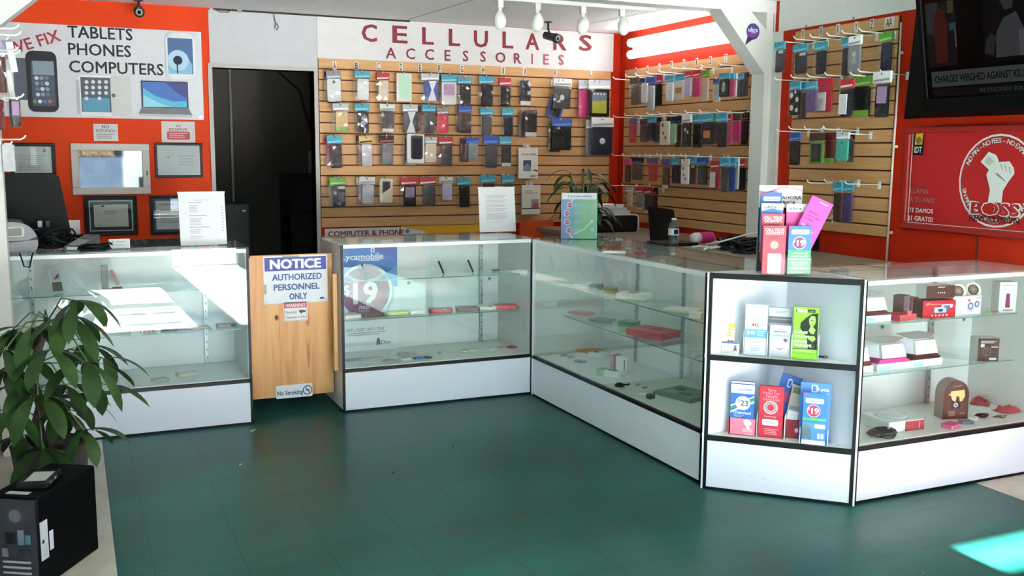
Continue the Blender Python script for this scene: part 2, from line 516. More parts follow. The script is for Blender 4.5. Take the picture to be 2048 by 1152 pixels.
# post-and-beam frame across the shop
PAINT = M('#e4e3de', 0.55, var=0.04, scale=8)
PX = on_y(1527, 200, 5.2).x
mb = MB(); mb.box(PX, 5.2, 0, XR - .002, 5.33, 2.36, PAINT)
mb.box(on_y(1545, 100, 5.2).x - .002, 5.197, 0, on_y(1545, 100, 5.2).x + .002, 5.2, 2.36, SEAM)
struct(mb.make('trim_3'))
mb = MB(); mb.box(-0.36, 5.2, 0, on_y(17, 530, 5.2).x, 5.33, 2.36, PAINT); struct(mb.make('trim_4'))
mb = MB(); mb.box(XL, 5.2, 2.36, XR, 5.33, ZC, PAINT); struct(mb.make('trim_5'))
mb = MB()
P = [on_y(x, y, 5.2) for x, y in ((1442, 18), (1503, 22), (1527, 53), (1529, 148))]
zt = 2.36
P2 = [(P[0].x, zt), (PX + .0, 2.20), (PX + .0, P[3].z), (P[0].x - .0, zt)]
ax = on_y(1442, 18, 5.2).x; bx = on_y(1503, 22, 5.2).x
poly = [(PX, P[3].z), (PX, on_y(1527, 60, 5.2).z), (bx, zt), (ax, zt)]
mb.prism(poly, 5.2, 5.33, PAINT)
struct(mb.make('trim_7'))
mb = MB(); lx = on_y(17, 530, 5.2).x
a = on_y(0, 50, 5.2); b = on_y(65, 0, 5.2)
sl = (b.z - a.z) / (b.x - a.x)
xr = b.x + (zt - b.z) / sl
poly = [(lx, a.z + (lx - a.x) * sl), (xr, zt), (xr - .16, zt), (lx, a.z + (lx - a.x) * sl + .24)]
mb.prism(poly, 5.2, 5.33, PAINT)
struct(mb.make('trim_8'))

# shop front behind the camera: wall with a door opening and windows that let the sun in
mb = MB(); FW = M('#dedddb', 0.7)
W1 = (-0.30, 0.80, 0.82, 2.09); W2 = (1.12, 1.95, 0.0, 2.10); W3 = (2.43, 3.50, 0.35, 2.28)
xs = XL
for (a, b, c, d) in (W1, W2, W3):
    mb.box(xs, YF - .12, 0, a, YF, ZC, FW)
    if c > 0: mb.box(a, YF - .12, 0, b, YF, c, FW)
    mb.box(a, YF - .12, d, b, YF, ZC, FW)
    xs = b
mb.box(xs, YF - .12, 0, XR, YF, ZC, FW)
struct(mb.make('wall_front'))
def frame(name, a, b, c, d, bars=()):
    m = MB(); t = .02
    for q in ((a, c, b, c + t), (a, d - t, b, d), (a, c, a + t, d), (b - t, c, b, d)) + tuple(bars):
        m.box(q[0], YF - .10, q[1], q[2], YF - .06, q[3], ALU)
    return struct(m.make(name))
w1 = frame('window_1', *W1)
frame('door_1', *W2)
frame('window_2', *W3, bars=((W3[0], 2.10, W3[1], 2.16), (W3[0], 2.10, 2.84, 2.28)))
mb = MB()
mb.box(W1[0], YF - .082, W1[2], W1[1], YF - .078, W1[3], GLASS)
DEC = M('#1a1a1e', 0.5)
for (x0, x1, y) in ((0.50, 0.84, 1.02), (0.32, 0.60, 1.24), (0.63, 0.85, 1.24), (0.36, 0.84, 1.82)):
    z = (y + 2.48) * 0.448; x0 -= 0.12; x1 -= 0.12
    mb.box(x0, YF - .077, z - .024, x1, YF - .074, z + .024, DEC)
mb.box(-.28, YF - .077, 1.365, .78, YF - .074, 1.50, DEC)
pane = mb.make('window_pane', w1)

# door frame and the dark back room beyond
mb = MB(); FR = M('#b5b2aa', 0.5)
t = .028
mb.box(DX0 - t, YB - .02, 0, DX0, YB + .12, DZ + t, FR)
mb.box(DX1, YB - .02, 0, DX1 + t, YB + .12, DZ + t, FR)
mb.box(DX0, YB - .02, DZ, DX1, YB + .12, DZ + t, FR)
struct(mb.make('door_2'))
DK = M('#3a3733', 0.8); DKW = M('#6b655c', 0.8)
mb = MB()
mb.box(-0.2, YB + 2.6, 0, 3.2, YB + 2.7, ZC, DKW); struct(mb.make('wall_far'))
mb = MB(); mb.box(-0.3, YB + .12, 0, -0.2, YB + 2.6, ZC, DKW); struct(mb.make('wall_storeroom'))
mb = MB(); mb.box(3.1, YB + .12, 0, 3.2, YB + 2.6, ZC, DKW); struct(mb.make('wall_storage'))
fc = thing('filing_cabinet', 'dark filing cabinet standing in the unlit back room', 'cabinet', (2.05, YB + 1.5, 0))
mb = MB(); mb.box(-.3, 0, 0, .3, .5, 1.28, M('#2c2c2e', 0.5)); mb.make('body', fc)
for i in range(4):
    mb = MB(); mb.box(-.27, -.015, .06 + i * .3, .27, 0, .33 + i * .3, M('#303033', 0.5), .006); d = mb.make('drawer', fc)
    mb = MB(); mb.tube([(-.07, -.015, .22 + i * .3), (-.06, -.04, .22 + i * .3), (.06, -.04, .22 + i * .3), (.07, -.015, .22 + i * .3)], .006, CHROME); mb.make('handle', d)
b = thing('cardboard_box', 'pale box left on top of the dark filing cabinet', 'box', (2.08, YB + 1.65, 1.28))
mb = MB(); mb.box(-.12, -.1, 0, .1, .1, .2, M('#cfc8bc', 0.7), .004); mb.make('carton', b)
mb = MB(); mb.box(-.04, -.102, .08, .05, -.1, .16, M('#7a2a22', 0.6)); mb.make('printed_label', b)
o = MB(); o.tube([(0, 0, 0), (0, 0, 2.43)], .012, M('#e4e0d6', 0.5)); o = o.make('wall_pipe')
tag(o, 'thin pale pipe running up the back room wall', 'pipe'); o.location = (1.42, YB + 2.57, 0)
o = MB(); o.tube([(-.3, 0, .298), (-.26, 0, .06), (0, 0, 0), (.18, 0, -.15), (.3, 0, -.6), (.42, 0, -.95)], .01, M('#1a1a1a', 0.6)); o = o.make('hanging_cable')
tag(o, 'black cable hanging down inside the dark doorway', 'cable'); o.location = (1.62, YB + 1.3, ZC - .3)
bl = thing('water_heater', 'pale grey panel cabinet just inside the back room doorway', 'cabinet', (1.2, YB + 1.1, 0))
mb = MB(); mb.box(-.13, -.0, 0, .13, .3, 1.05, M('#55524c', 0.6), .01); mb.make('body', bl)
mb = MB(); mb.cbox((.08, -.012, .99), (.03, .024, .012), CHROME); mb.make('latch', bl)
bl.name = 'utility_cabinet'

# ------------------------------------------------------------------ slat walls
def slatwall(name, label, W, H, loc, rz, edge=True):
    """front face at local y=0, backing behind; x from -W/2 to W/2"""
    mb = MB(); pitch = .0762; gap = .009
    mb.box(-W / 2, .009, 0, W / 2, .02, H, M('#5a2a18', 0.7))
    z = H
    while z > 0.005:
        z0 = max(0, z - pitch + gap)
        mb.box(-W / 2, 0, z0, W / 2, .0095, z, SLAT, .0012)
        z -= pitch
    o = mb.make(name)
    return place(tag(o, label, 'slatwall'), loc, rz)
SY = YB - .02
a = on_y(637, 122, SY); b = on_y(1222, 138, SY); c = on_y(650, 456, SY)
SBX0, SBX1, SBZ0, SBZ1 = a.x, b.x, c.z, (a.z + b.z) / 2
slatwall('slatwall_panel', 'long maple slatwall under the red lettering, packed with phone cases', SBX1 - SBX0, SBZ1 - SBZ0, ((SBX0 + SBX1) / 2, SY, SBZ0), 0)
SX = XR - .02
a = on_x(1250, 138, SX); c = on_x(1247, 440, SX); d = on_x(1490, 470, SX); e = on_x(1490, 110, SX)
P1Z0, P1Z1 = (c.z + d.z) / 2, (a.z + e.z) / 2
P1Y1, P1Y0 = a.y, on_x(1499, 300, SX).y
slatwall('slatwall_panel', 'maple slatwall below the fluorescent tubes on the orange side wall', P1Y1 - P1Y0, P1Z1 - P1Z0, (SX, (P1Y0 + P1Y1) / 2, P1Z0), QR)
a = on_x(1591, 61.6, SX); b = on_x(1797, 33.4, SX); c = on_x(1640.6, 460, SX); d = on_x(1775, 474, SX)
P2Z0, P2Z1, P2Y1, P2Y0 = (c.z + d.z) / 2, (a.z + b.z) / 2, a.y, b.y
slatwall('slatwall_panel', 'maple slatwall lettered V to AA between the white post and television', P2Y1 - P2Y0, P2Z1 - P2Z0, (SX, (P2Y0 + P2Y1) / 2, P2Z0), QR)

# ------------------------------------------------------------------ signs on the back wall
CR_RED = '#800d24'
p, W, H = span_y(634, 1226, 75, 129, YB - .007)
x0, x1 = on_y(634, 70, YB).x, on_y(1226, 100, YB).x
z0, z1 = SBZ1, ZC - .004
W, H = x1 - x0, z1 - z0
def uv(x, y, x0=x0, W=W, z0=z0, H=H, Y=YB - .012):
    q = on_y(x, y, Y); return (q.x - x0) / W, (q.z - z0) / H
it = []
hts = (on_y(740, 48, YB).z - on_y(740, 84, YB).z) / H
for ch, x, y in zip('CELLULARS', (739, 800, 856, 909, 962, 1016, 1065, 1120, 1171), (66, 69, 72, 75, 78, 80, 83, 84.5, 86)):
    u, v = uv(x, y); f = 1.0
    it.append(('t', ch, u, v, hts * .98, CR_RED, .048 if ch in 'CERSAU' else .038, .035))
for ch, x, y in zip('ACCESSORIES', (782, 821, 859, 895, 931, 966, 1001, 1035, 1064, 1092, 1122), (106, 107.5, 109, 111, 112, 113.5, 115, 117, 118, 119, 120)):
    u, v = uv(x, y)
    it.append(('t', ch, u, v, hts * .62, CR_RED if x < 1050 else '#a8485a', None, .02))
card('shop_banner', 'white board reading CELLULARS ACCESSORIES in red above the slatwall', 'sign', W, H, .006, '#d8d6d4', it, ((x0 + x1) / 2, YB - .008, z0))

# WE FIX banner
a, b, c = on_y(-30, 42, YB - .01), on_y(402, 64, YB - .01), on_y(406, 240, YB - .01)
x0, x1, z0, z1 = a.x, b.x, c.z, b.z
W, H = x1 - x0, z1 - z0
UV = lambda x, y: uv(x, y, x0, W, z0, H)
it = []
def R(xa, ya, xb, yb, c, r=0):
    u0, v0 = UV(xa, yb); u1, v1 = UV(xb, ya)
    u1a, v1a = UV(xa, ya); u0b, v0b = UV(xb, yb)
    return ('rr', u0, (v0 + v0b) / 2, u1, (v1 + v1a) / 2, r, c) if r else ('r', u0, (v0 + v0b) / 2, u1, (v1 + v1a) / 2, c)
TH = (on_y(200, 54, YB).z - on_y(200, 78, YB).z) / H
for t, xa, xb, y in (('TABLETS', 135, 265, 66), ('PHONES', 136, 262, 100), ('COMPUTERS', 138, 327, 136)):
    u0, v = UV(xa, y - 1); u1, v2 = UV(xb, y + 1)
    it.append(('t', t, (u0 + u1) / 2, (v + v2) / 2, TH, '#1d1d22', u1 - u0, .025))
u, v = UV(76, 85)
it.append(('t', 'WE FIX', u - .02, v, TH * .95, '#a3142c', .25, .03, math.radians(19)))
# two phones, tablet, laptop, tall phone
it += [R(26, 106, 66, 205, '#d9dadb', .05), R(30, 116, 64, 200, '#4b5160'), R(57, 102, 112, 224, '#1d1e22', .07), R(66, 122, 107, 212, '#3f4654'), R(66, 122, 107, 150, '#7d8f98')]
for r in range(4):
    for cc in range(3):
        u, v = UV(73 + cc * 10 + r, 156 + r * 11)
        it.append(('c', u, v, .021, ('#c9ced6', '#7f8fb5', '#5e6a84')[(r + cc) % 3]))
for k in range(4):
    u, v = UV(70 + k * 10, 203); it.append(('c', u, v, .02, ('#4c9a54', '#dfe3ea', '#4c6cb0', '#b26a4a')[k]))
it += [R(160, 151, 226, 232, '#eef0f0', .04), R(222, 152, 261, 232, '#c9ccc8', .04), R(164, 155, 220, 224, '#454a5a'), R(166, 196, 219, 223, '#4f93ae'), R(155, 160, 158, 228, '#b5b7b9')]
for r in range(4):
    for cc in range(4):
        u, v = UV(173 + cc * 13, 164 + r * 11)
        if r < 3 or cc in (0, 2): it.append(('c', u, v, .02, '#d5d9de'))
u, v = UV(227, 191); it.append(('c', u, v, .022, '#55585a'))
it += [R(284, 163, 375, 216, '#2a2c30'), R(286, 165, 373, 214, '#2f63b4')]
def PP(c, *q): return ('p', [UV(*k) for k in q], c)
it += [PP('#4fb4d6', (286, 176), (310, 192), (345, 203), (373, 203), (373, 215), (286, 214)), PP('#8fd0e0', (286, 190), (320, 207), (345, 214), (287, 214)), PP('#26307c', (330, 166), (373, 166), (373, 198), (352, 185))]
it += [PP('#6b6d70', (284, 216), (376, 216), (385, 231), (277, 228)), PP('#b9bbbd', (279, 227), (385, 230), (383, 235), (281, 232))]
it += [R(333, 66, 388, 159, '#e4e8ea', .10), R(337, 77, 384, 148, '#33598c'), PP('#7fb1cf', (337, 112), (352, 104), (372, 110), (384, 130), (384, 148), (337, 148))]
u, v = UV(356, 121); it += [('c', u, v, .115, '#a6cfe0'), ('c', u - .002, v, .05, '#15233a')]
it += [R(353.5, 122, 355, 147, '#15233a')]
ban = card('repair_banner', 'white vinyl banner reading WE FIX TABLETS PHONES COMPUTERS on the orange wall', 'banner', W, H, .003, M('#d5d6da', 0.35), it, ((x0 + x1) / 2, YB - .006, z0))
for uu, vv in ((.985, .96), (.985, .03)):
    mb = MB(); mb.disc((uu - .5) * W, vv * H, .012, -.004, CHROME, .005); mb.make('grommet', ban)

# small notices
p, W, H = span_y(187, 236, 248, 282, YB - .004)
card('paper_notice', 'small white paper reading NO REFUNDS taped above the white framed mirror', 'notice', W, H, .002, '#cfd0d0', [
    ('t', 'NO', .5, .84, .2, '#55565a', .3), ('t', 'REFUNDS', .5, .60, .17, '#6a6b6e', .8), ('lines', .12, .12, .88, .45, 3, '#8d8e92')], p)
p, W, H = span_y(323, 390, 243, 285, YB - .004)
card('paper_notice', 'white paper with a red label taped under the corner of the vinyl banner', 'notice', W, H, .002, '#d2d0ce', [
    ('t', 'WE', .5, .78, .13, '#a03038', .15), ('t', 'RESERVE', .5, .62, .13, '#a03038', .55), ('rr', .16, .14, .84, .52, .06, '#b9404a'),
    ('lines', .22, .2, .78, .48, 3, '#dca3a5')], p)
# framed certificates
def framed(px, label, fr, mat_, paper, items, fw=.022, lw=None, name='framed_certificate'):
    p, W, H = span_y(*px, YB - .02)
    t = thing(name, label, 'picture frame', p)
    mb = MB()
    for q in ((-W / 2, 0, W / 2, fw), (-W / 2, H - fw, W / 2, H), (-W / 2, fw, -W / 2 + fw, H - fw), (W / 2 - fw, fw, W / 2, H - fw)):
        mb.box(q[0], 0, q[1], q[2], .02, q[3], fr, .003)
    mb.make('frame', t)
    mb = MB(); mb.box(-W / 2 + fw, .010, fw, W / 2 - fw, .018, H - fw, mat_)
    if lw:
        i = fw + .006
        for q in ((-W / 2 + i, i, W / 2 - i, i + .006), (-W / 2 + i, H - i - .006, W / 2 - i, H - i), (-W / 2 + i, i, -W / 2 + i + .006, H - i), (W / 2 - i - .006, i, W / 2 - i, H - i)):
            mb.box(q[0], .008, q[1], q[2], .010, q[3], '#c9cbd0')
    mb.make('mount_board', t)
    m = .034 + fw if lw else fw + (.016 if mat_ != paper else .001)
    mb = MB(); mb.box(-W / 2 + m, .007, m, W / 2 - m, .0095, H - m, paper)
    mb.X = Matrix.Translation((0, .0065, m)); design(mb, W - 2 * m, H - 2 * m, items)
    mb.make('certificate', t)
    mb = MB(); mb.box(-W / 2 + fw, .003, fw, W / 2 - fw, .005, H - fw, GLASS); mb.make('glazing', t)
    return t
pap = '#cfd0cf'
framed((20, 111, 286, 353), 'black framed letter hung above the computer monitor', BLACK, pap, pap, [('c', .82, .85, .05, '#7b7f9a'), ('lines', .1, .1, .9, .7, 8, '#b4b5b8')])
framed((310, 405, 286, 355), 'black framed certificate under the notice with the red label', BLACK, pap, pap, [('c', .25, .6, .04, '#9a9b9e'), ('lines', .5, .3, .9, .7, 4, '#b4b5b8')], .016)
framed((169, 275, 392, 471), 'black framed certificate with a navy mount below the white mirror', BLACK, '#23293c', pap, [('p', [(.2, .9), (.32, .9), (.28, .99), (.25, .99)], '#2a2a2e'), ('lines', .3, .55, .7, .75, 2, '#a5a6aa'), ('c', .17, .08, .05, '#777'), ('lines', .2, .2, .8, .45, 3, '#babbbd')], .024, True)
framed((301, 394, 391, 469), 'black framed certificate with blue mount half hidden by the paper stand', BLACK, '#2d4672', pap, [('t', 'Certificate', .3, .88, .07, '#44474e', .4), ('lines', .12, .2, .88, .75, 4, '#a8a9ae')], .02)
p, W, H = span_y(143, 300, 287, 389, YB - .025)
t = thing('wall_mirror', 'mirror in a white wooden frame in the middle of the orange wall', 'mirror', p)
mb = MB(); fw = .047
for q in ((-W / 2, 0, W / 2, fw), (-W / 2, H - fw, W / 2, H), (-W / 2, fw, -W / 2 + fw, H - fw), (W / 2 - fw, fw, W / 2, H - fw)):
    mb.box(q[0], 0, q[1], q[2], .025, q[3], M('#cfcdc6', 0.5), .004)
mb.make('frame', t)
mb = MB(); mb.box(-W / 2 + fw, .012, fw, W / 2 - fw, .02, H - fw, M('#d8dadd', 0.03, 1.0, var=0)); mb.make('mirror_glass', t)
mb = MB(); mb.cbox((W / 2 - .02, -.004, H * .42), (.008, .008, .03), '#5a5a58'); mb.make('latch', t)
# lettering on the shop window that the mirror shows
mb = MB()
mb.text('VIRUS REMOVAL', 0, 0, .085, 0, '#e0b078', .78, .03)
o = mb.make('window_lettering', w1); o.rotation_euler = (0, 0, 0); o.location = (.27, YF - .072, 1.425)
o.scale = (1, 1, 1)

# COMPUTER & PHONE sign, yellow board and orange board under the slatwall
p, W, H = span_y(650, 800, 456, 496, YB - .012)
card('repair_sign', 'white sign with red COMPUTER & PHONE lettering low behind the middle counter', 'sign', W, H, .008, '#cfcfcc', [('t', 'COMPUTER & PHONE', .55, .74, .28, '#8e1c2a', 1.02, .04)], p)
p, W, H = span_y(802, 960, 450, 492, YB - .012)
card('yellow_sign', 'yellow sign with a blue drop low behind the white paper stand', 'sign', W, H, .008, '#dda321', [('p', [(0, .95), (.3, .72), (.3, .5), (0, .3)], '#cfcfcc'), ('c', .08, .75, .1, '#3d74b4')], p)
p, W, H = span_y(1040, 1107, 441, 500, YB - .1)
card('orange_board', 'plain orange board leaning on the slatwall behind the counter corner', 'board', W, H, .02, M('#d04a14', 0.6), [], p)

# letters along the top of the slat walls
def letter(ch, x, y, plane, where):
    if plane == 'y': q = on_y(x, y, SY); rz = 0; off = Vector((0, -.0015, 0))
    else: q = on_x(x, y, SX); rz = QR; off = Vector((-.0015, 0, 0))
    w = .03 if len(ch) == 1 else .07
    card('letter_sticker', 'white sticker with letter %s along the top of the %s' % (ch, where), 'sticker', w, .06, .001, '#d9d2c6', [('t', ch, .5, .5, .8, '#26211f', .62 if ch not in 'IJ' else None, .02)], q + off - Vector((0, 0, .03)), rz)
BW = 'back slatwall'
for ch, x, y in zip('ABCDEFGHIJKL', (669, 713, 757, 802, 840, 879, 924, 966, 1006, 1049, 1111, 1181), (131, 131.5, 132.5, 134, 136, 137.5, 138.5, 140, 141.5, 143, 145, 147)):
    letter(ch, x, y, 'y', BW)
for ch, x, y in zip('MNOPQRST', (1272, 1295, 1319, 1343, 1368, 1394, 1421, 1452), (143, 139, 135, 130, 127, 124.5, 121.5, 117)):
    letter(ch, x, y, 'x', 'side slatwall')
for ch, x, y in zip(('V', 'W', 'X', 'Y', 'Z', 'AA'), (1606, 1642, 1676, 1713, 1744, 1779), (68.5, 63, 58.5, 54, 49, 45)):
    letter(ch, x, y, 'x', 'slatwall beside the television')

# ------------------------------------------------------------------ right wall: television and red sign
# the set leans forward from the wall
bl_ = on_x(1846, 226, 3.98); tl = on_x(1834, -6, 3.86)
wall_b = on_x(1808, 238, XR - .005)
t = thing('television', 'black flat television tilted forward on the wall above the red sign', 'television', (3.98, bl_.y, bl_.z))
ang = math.atan2(.14, tl.z - bl_.z + .2)
TW, TH_ = 1.05, .68
LX = lambda v: Vector(v)
B = Matrix.Translation((3.98, bl_.y, bl_.z)).inverted()
tilt = Matrix.Rotation(ang, 4, 'X')
mb = MB(); mb.X = Matrix.Rotation(QR, 4, 'Z') @ tilt
bz = .035
for q in ((0, 0, TW, bz * 1.9), (0, TH_ - bz, TW, TH_), (0, bz * 1.9, bz, TH_ - bz), (TW - bz, bz * 1.9, TW, TH_ - bz)):
    mb.box(q[0], 0, q[1], q[2], .05, q[3], M('#060607', 0.4), .005)
mb.make('bezel', t)
mb = MB(); mb.X = Matrix.Rotation(QR, 4, 'Z') @ tilt
def SCR(c, e=.10):
    m = M('#030303', 0.15, emit=e, var=0, scale=1 + len(_mats))
    m.node_tree.nodes['Principled BSDF'].inputs['Specular IOR Level'].default_value = 0.15
    m.node_tree.nodes['Principled BSDF'].inputs['Emission Color'].default_value = lin(c) + [1]
    return m
sx0, sz0, SW, SH = bz, bz * 1.9, TW - 2 * bz, TH_ - bz * 2.9
mb.box(sx0, .008, sz0, sx0 + SW, .045, sz0 + SH, SCR('#000000'))
def S(u0, v0, u1, v1, c, lay=1, e=.10):
    y = .008 - .0005 * lay
    mb.face([(sx0 + u0 * SW, y, sz0 + v0 * SH), (sx0 + u1 * SW, y, sz0 + v0 * SH), (sx0 + u1 * SW, y, sz0 + v1 * SH), (sx0 + u0 * SW, y, sz0 + v1 * SH)], SCR(c, e))
def SP(pts, c, lay=2, e=.10):
    mb.face([(sx0 + u * SW, .008 - .0005 * lay, sz0 + v * SH) for u, v in pts], SCR(c, e))
S(.02, .27, .2, .80, '#1c1b1c'); S(.02, .55, .10, .80, '#3c4348', 2); S(.155, .70, .19, .80, '#5a5a2a', 2); S(.16, .56, .2, .62, '#3f6474', 2); S(.19, .42, .2, .56, '#6a6c70', 3)
SP([(.07, .30), (.14, .30), (.15, .62), (.135, .72), (.10, .76), (.075, .70), (.065, .60)], '#5a2416', 3)
S(.36, .27, .62, .86, '#0c0d0e')
SP([(.42, .30), (.56, .30), (.58, .5), (.54, .64), (.47, .60), (.43, .5)], '#55585c', 2)
SP([(.455, .74), (.48, .66), (.52, .67), (.53, .75), (.525, .84), (.47, .85)], '#4a4a48', 3)
SP([(.44, .82), (.55, .83), (.55, .88), (.45, .87)], '#101112', 4)
SP([(.36, .34), (.41, .32), (.43, .46), (.40, .5), (.37, .44)], '#3d3d3c', 4)
S(.55, .3, .60, .5, '#6d7073', 3)
S(.03, .1, .99, .23, '#56605f'); S(.03, .02, .99, .085, '#151617')
mb.text('CHARGES WEIGHED AGAINST KILLER\'S FRIEND', sx0 + .40 * SW, sz0 + .165 * SH, .036, .0065, SCR('#0e1011', .05), .70 * SW, .03)
mb.text('IN CUSTODY FOLLOWING THE SHOOTING', sx0 + .62 * SW, sz0 + .05 * SH, .018, .0065, SCR('#5d6468'), .6 * SW, .01)
mb.make('screen', t)
mb = MB(); mb.X = B
fp = [(-.0, .05, 0.0), (TW, .05, 0.0), (TW, .05, TH_), (0, .05, TH_)]
T = Matrix.Translation((3.98, bl_.y, bl_.z)) @ Matrix.Rotation(QR, 4, 'Z') @ tilt
F = [T @ Vector(q) for q in fp]
K = [Vector((XR - .006, wall_b.y, wall_b.z)), Vector((XR - .006, wall_b.y - TW + .1, wall_b.z)), Vector((XR - .006, wall_b.y - TW + .1, wall_b.z + .62)), Vector((XR - .006, wall_b.y - .06, wall_b.z + .62))]
mb.add(F + K, [(0, 1, 5, 4), (1, 2, 6, 5), (2, 3, 7, 6), (3, 0, 4, 7), (4, 5, 6, 7)], M('#040405', 0.6))
mb.make('housing', t)

# red sign
FX = XR - .03
a = on_x(1815, 254, FX); b = on_x(1794, 456, FX)
y1 = (a.y + b.y) / 2; z0, z1 = b.z, a.z
W, H = 1.12, z1 - z0
RDS = M('#b01212', 0.55)
t = thing('promo_sign', 'large red framed sign with a white fist in a ring under the television', 'sign', (FX, y1 - W / 2, z0), QR)
mb = MB(); fw = .035
for q in ((-W / 2, 0, W / 2, fw), (-W / 2, H - fw, W / 2, H), (-W / 2, fw, -W / 2 + fw, H - fw), (W / 2 - fw, fw, W / 2, H - fw)):
    mb.box(q[0], 0, q[1], q[2], .028, q[3], M('#9a1d1a', 0.4), .006)
mb.make('frame', t)
def uvx(x, y):
    q = on_x(x, y, FX + .006); return (y1 - q.y) / W, (q.z - z0) / H
cu, cv = uvx(1993, 362)
rr_ = abs(on_x(1993, 264, FX).z - on_x(1993, 453, FX).z) / 2 / H
WHS = '#d2cfcb'
it = [('c', cu, cv, rr_, WHS, rr_ * .955)]
L = [uvx(*q) for q in ((1812, 445), (1826, 258))]
ol = .036
for (u0, v0, u1, v1) in ((ol, .06, 1 - ol, .07), (ol, .94, 1 - ol, .95), (ol, .06, ol + .005, .95), (1 - ol - .005, .06, 1 - ol, .95)):
    it.append(('r', u0, v0, u1, v1, WHS))
it += [('arc', 'NO PIN – NO FEES – NO EXPIRATION', cu, cv, rr_ * .86, .044, 156, 14, WHS), ('arc', 'SIN PIN – SIN CARGOS – SIN EXPIRACION', cu, cv, rr_ * .86, .042, 192, 350, WHS)]
def FP(c, *q): return ('p', [(cu + u * rr_ * H / W, cv + v * rr_) for u, v in q], c)
it += [FP(WHS, (-.19, -.46), (.16, -.46), (.17, -.2), (.28, -.02), (.42, .16), (.40, .28), (.28, .42), (-.04, .40), (-.2, .3), (-.28, .12), (-.2, -.08), (-.16, -.2)),
       FP(WHS, (-.45, .40), (-.2, .22), (.02, .42), (-.06, .55), (-.26, .62)), FP('#b9b4ae', (-.36, .41), (-.22, .31), (-.1, .42), (-.25, .53)),
       FP('#8d7a74', (-.06, .17), (.02, .1), (.24, -.03), (.2, .02), (.06, .13), (.02, .16)),
       FP('#8d7a74', (.06, .36), (.08, .36), (.14, .24), (.12, .24)), FP('#8d7a74', (.17, .34), (.19, .34), (.24, .2), (.22, .2)), FP('#8d7a74', (.28, .3), (.30, .3), (.34, .16), (.32, .16))]
it += [('t', 'BOSS', cu, cv - rr_ * .60, .128, WHS, .27, .12), ('t', 'BOSS', cu, cv - rr_ * .60, .11, '#a81a1a', .25, .04), ('t', 'REVOLUTION', cu, cv - rr_ * .82, .06, '#4a1312', .26, .03)]
q = uvx(1834, 281); q = (q[0] + .008, q[1] - .03)
it += [('r', q[0] - .03, q[1] - .11, q[0] + .03, q[1] + .11, '#17150f'), ('p', [(q[0] - .024, q[1] - .01), (q[0] + .022, q[1] - .01), (q[0] + .026, q[1] + .10), (q[0] - .02, q[1] + .095)], '#c9ad2c'),
       ('c', q[0], q[1] + .03, .035, '#7d6a1c'), ('t', 'IDT', q[0], q[1] - .06, .06, WHS, .045, .03)]
q = uvx(1838, 386); it += [('t', 'LLAMA', q[0] + .0, q[1] + .02, .05, '#8b6b66', .11, .03)]
q = uvx(1843, 402); it += [('t', 'A TU PAIS!', q[0], q[1] + .01, .05, '#8b6b66', .15, .03)]
q = uvx(1840, 422); it += [('t', '¡TE DAMOS', q[0], q[1], .055, WHS, .155, .03)]
q = uvx(1840, 438); it += [('t', '$1 GRATIS!', q[0], q[1], .055, WHS, .155, .03)]
mb = board(W - .01, H, .01, RDS, it); 
mb.X = Matrix(); o = mb.make('printed_panel', t); o.location = (0, .012, 0)
# white cable run beside the slat panel
q0 = on_x(1798, 46, SX); q1 = on_x(1776, 505, SX)
t = thing('cable_conduit', 'thin white cable clipped down the edge of the slatwall lettered V to AA', 'cable', (SX, q0.y - .02, 0))
mb = MB(); mb.tube([(-.004, 0, q0.z), (-.006, -.005, 1.9), (-.006, 0, 1.5), (-.006, .006, .7)], .006, M('#cfc4b4', 0.5)); mb.make('cable', t)
for z in (2.02, 1.52, 1.05):
    mb = MB(); mb.cbox((-.006, -.014, z), (.014, .022, .014), '#d8cfc2', .002); mb.make('clip', t)

# ------------------------------------------------------------------ hanging phone-case packs
PC = {'K': ('#1a191b', 'black'), 'D': ('#3b3c40', 'dark grey'), 'G': ('#7f8185', 'grey'), 'W': ('#dcdcd9', 'white'), 'T': ('#3a93ab', 'teal'),
      'B': ('#2a4fa0', 'blue'), 'R': ('#b81f2c', 'red'), 'S': ('#b9bcc0', 'silver'), 'N': ('#45271f', 'brown'), 'P': ('#d03a78', 'pink'),
      'Y': ('#cfae6a', 'gold'), 'M': ('#a9d2b4', 'mint green'), 'C': ('#d9cbb4', 'cream'), 'V': ('#1f2238', 'navy'), 'E': ('#5d9c34', 'green'),
      'O': ('#d0803a', 'orange'), 'U': ('#5a4a78', 'purple'), 'L': ('#b7b3cc', 'lavender'), 'X': ('#5c1a22', 'maroon'), 'A': ('#3fae9a', 'turquoise'), 'H': ('#cf2740', 'crimson')}
def pc(c): return PC[c][0]
def wire_hook(name, label, tipw, L, rz, group):
    """wire prong running L back from its tip to a slotted plate on the board"""
    t = thing(name, label, 'hook', tipw, rz, group)
    mb = MB(); mb.tube([(0, -.004, .016), (0, .004, .006), (0, .016, 0), (0, L, -.004)], .0034, WIRE, 6); mb.make('prong', t)
    mb = MB(); mb.box(-.012, L - .004, -.03, .012, L, .012, WIRE, .001); mb.make('backplate', t)
    return t
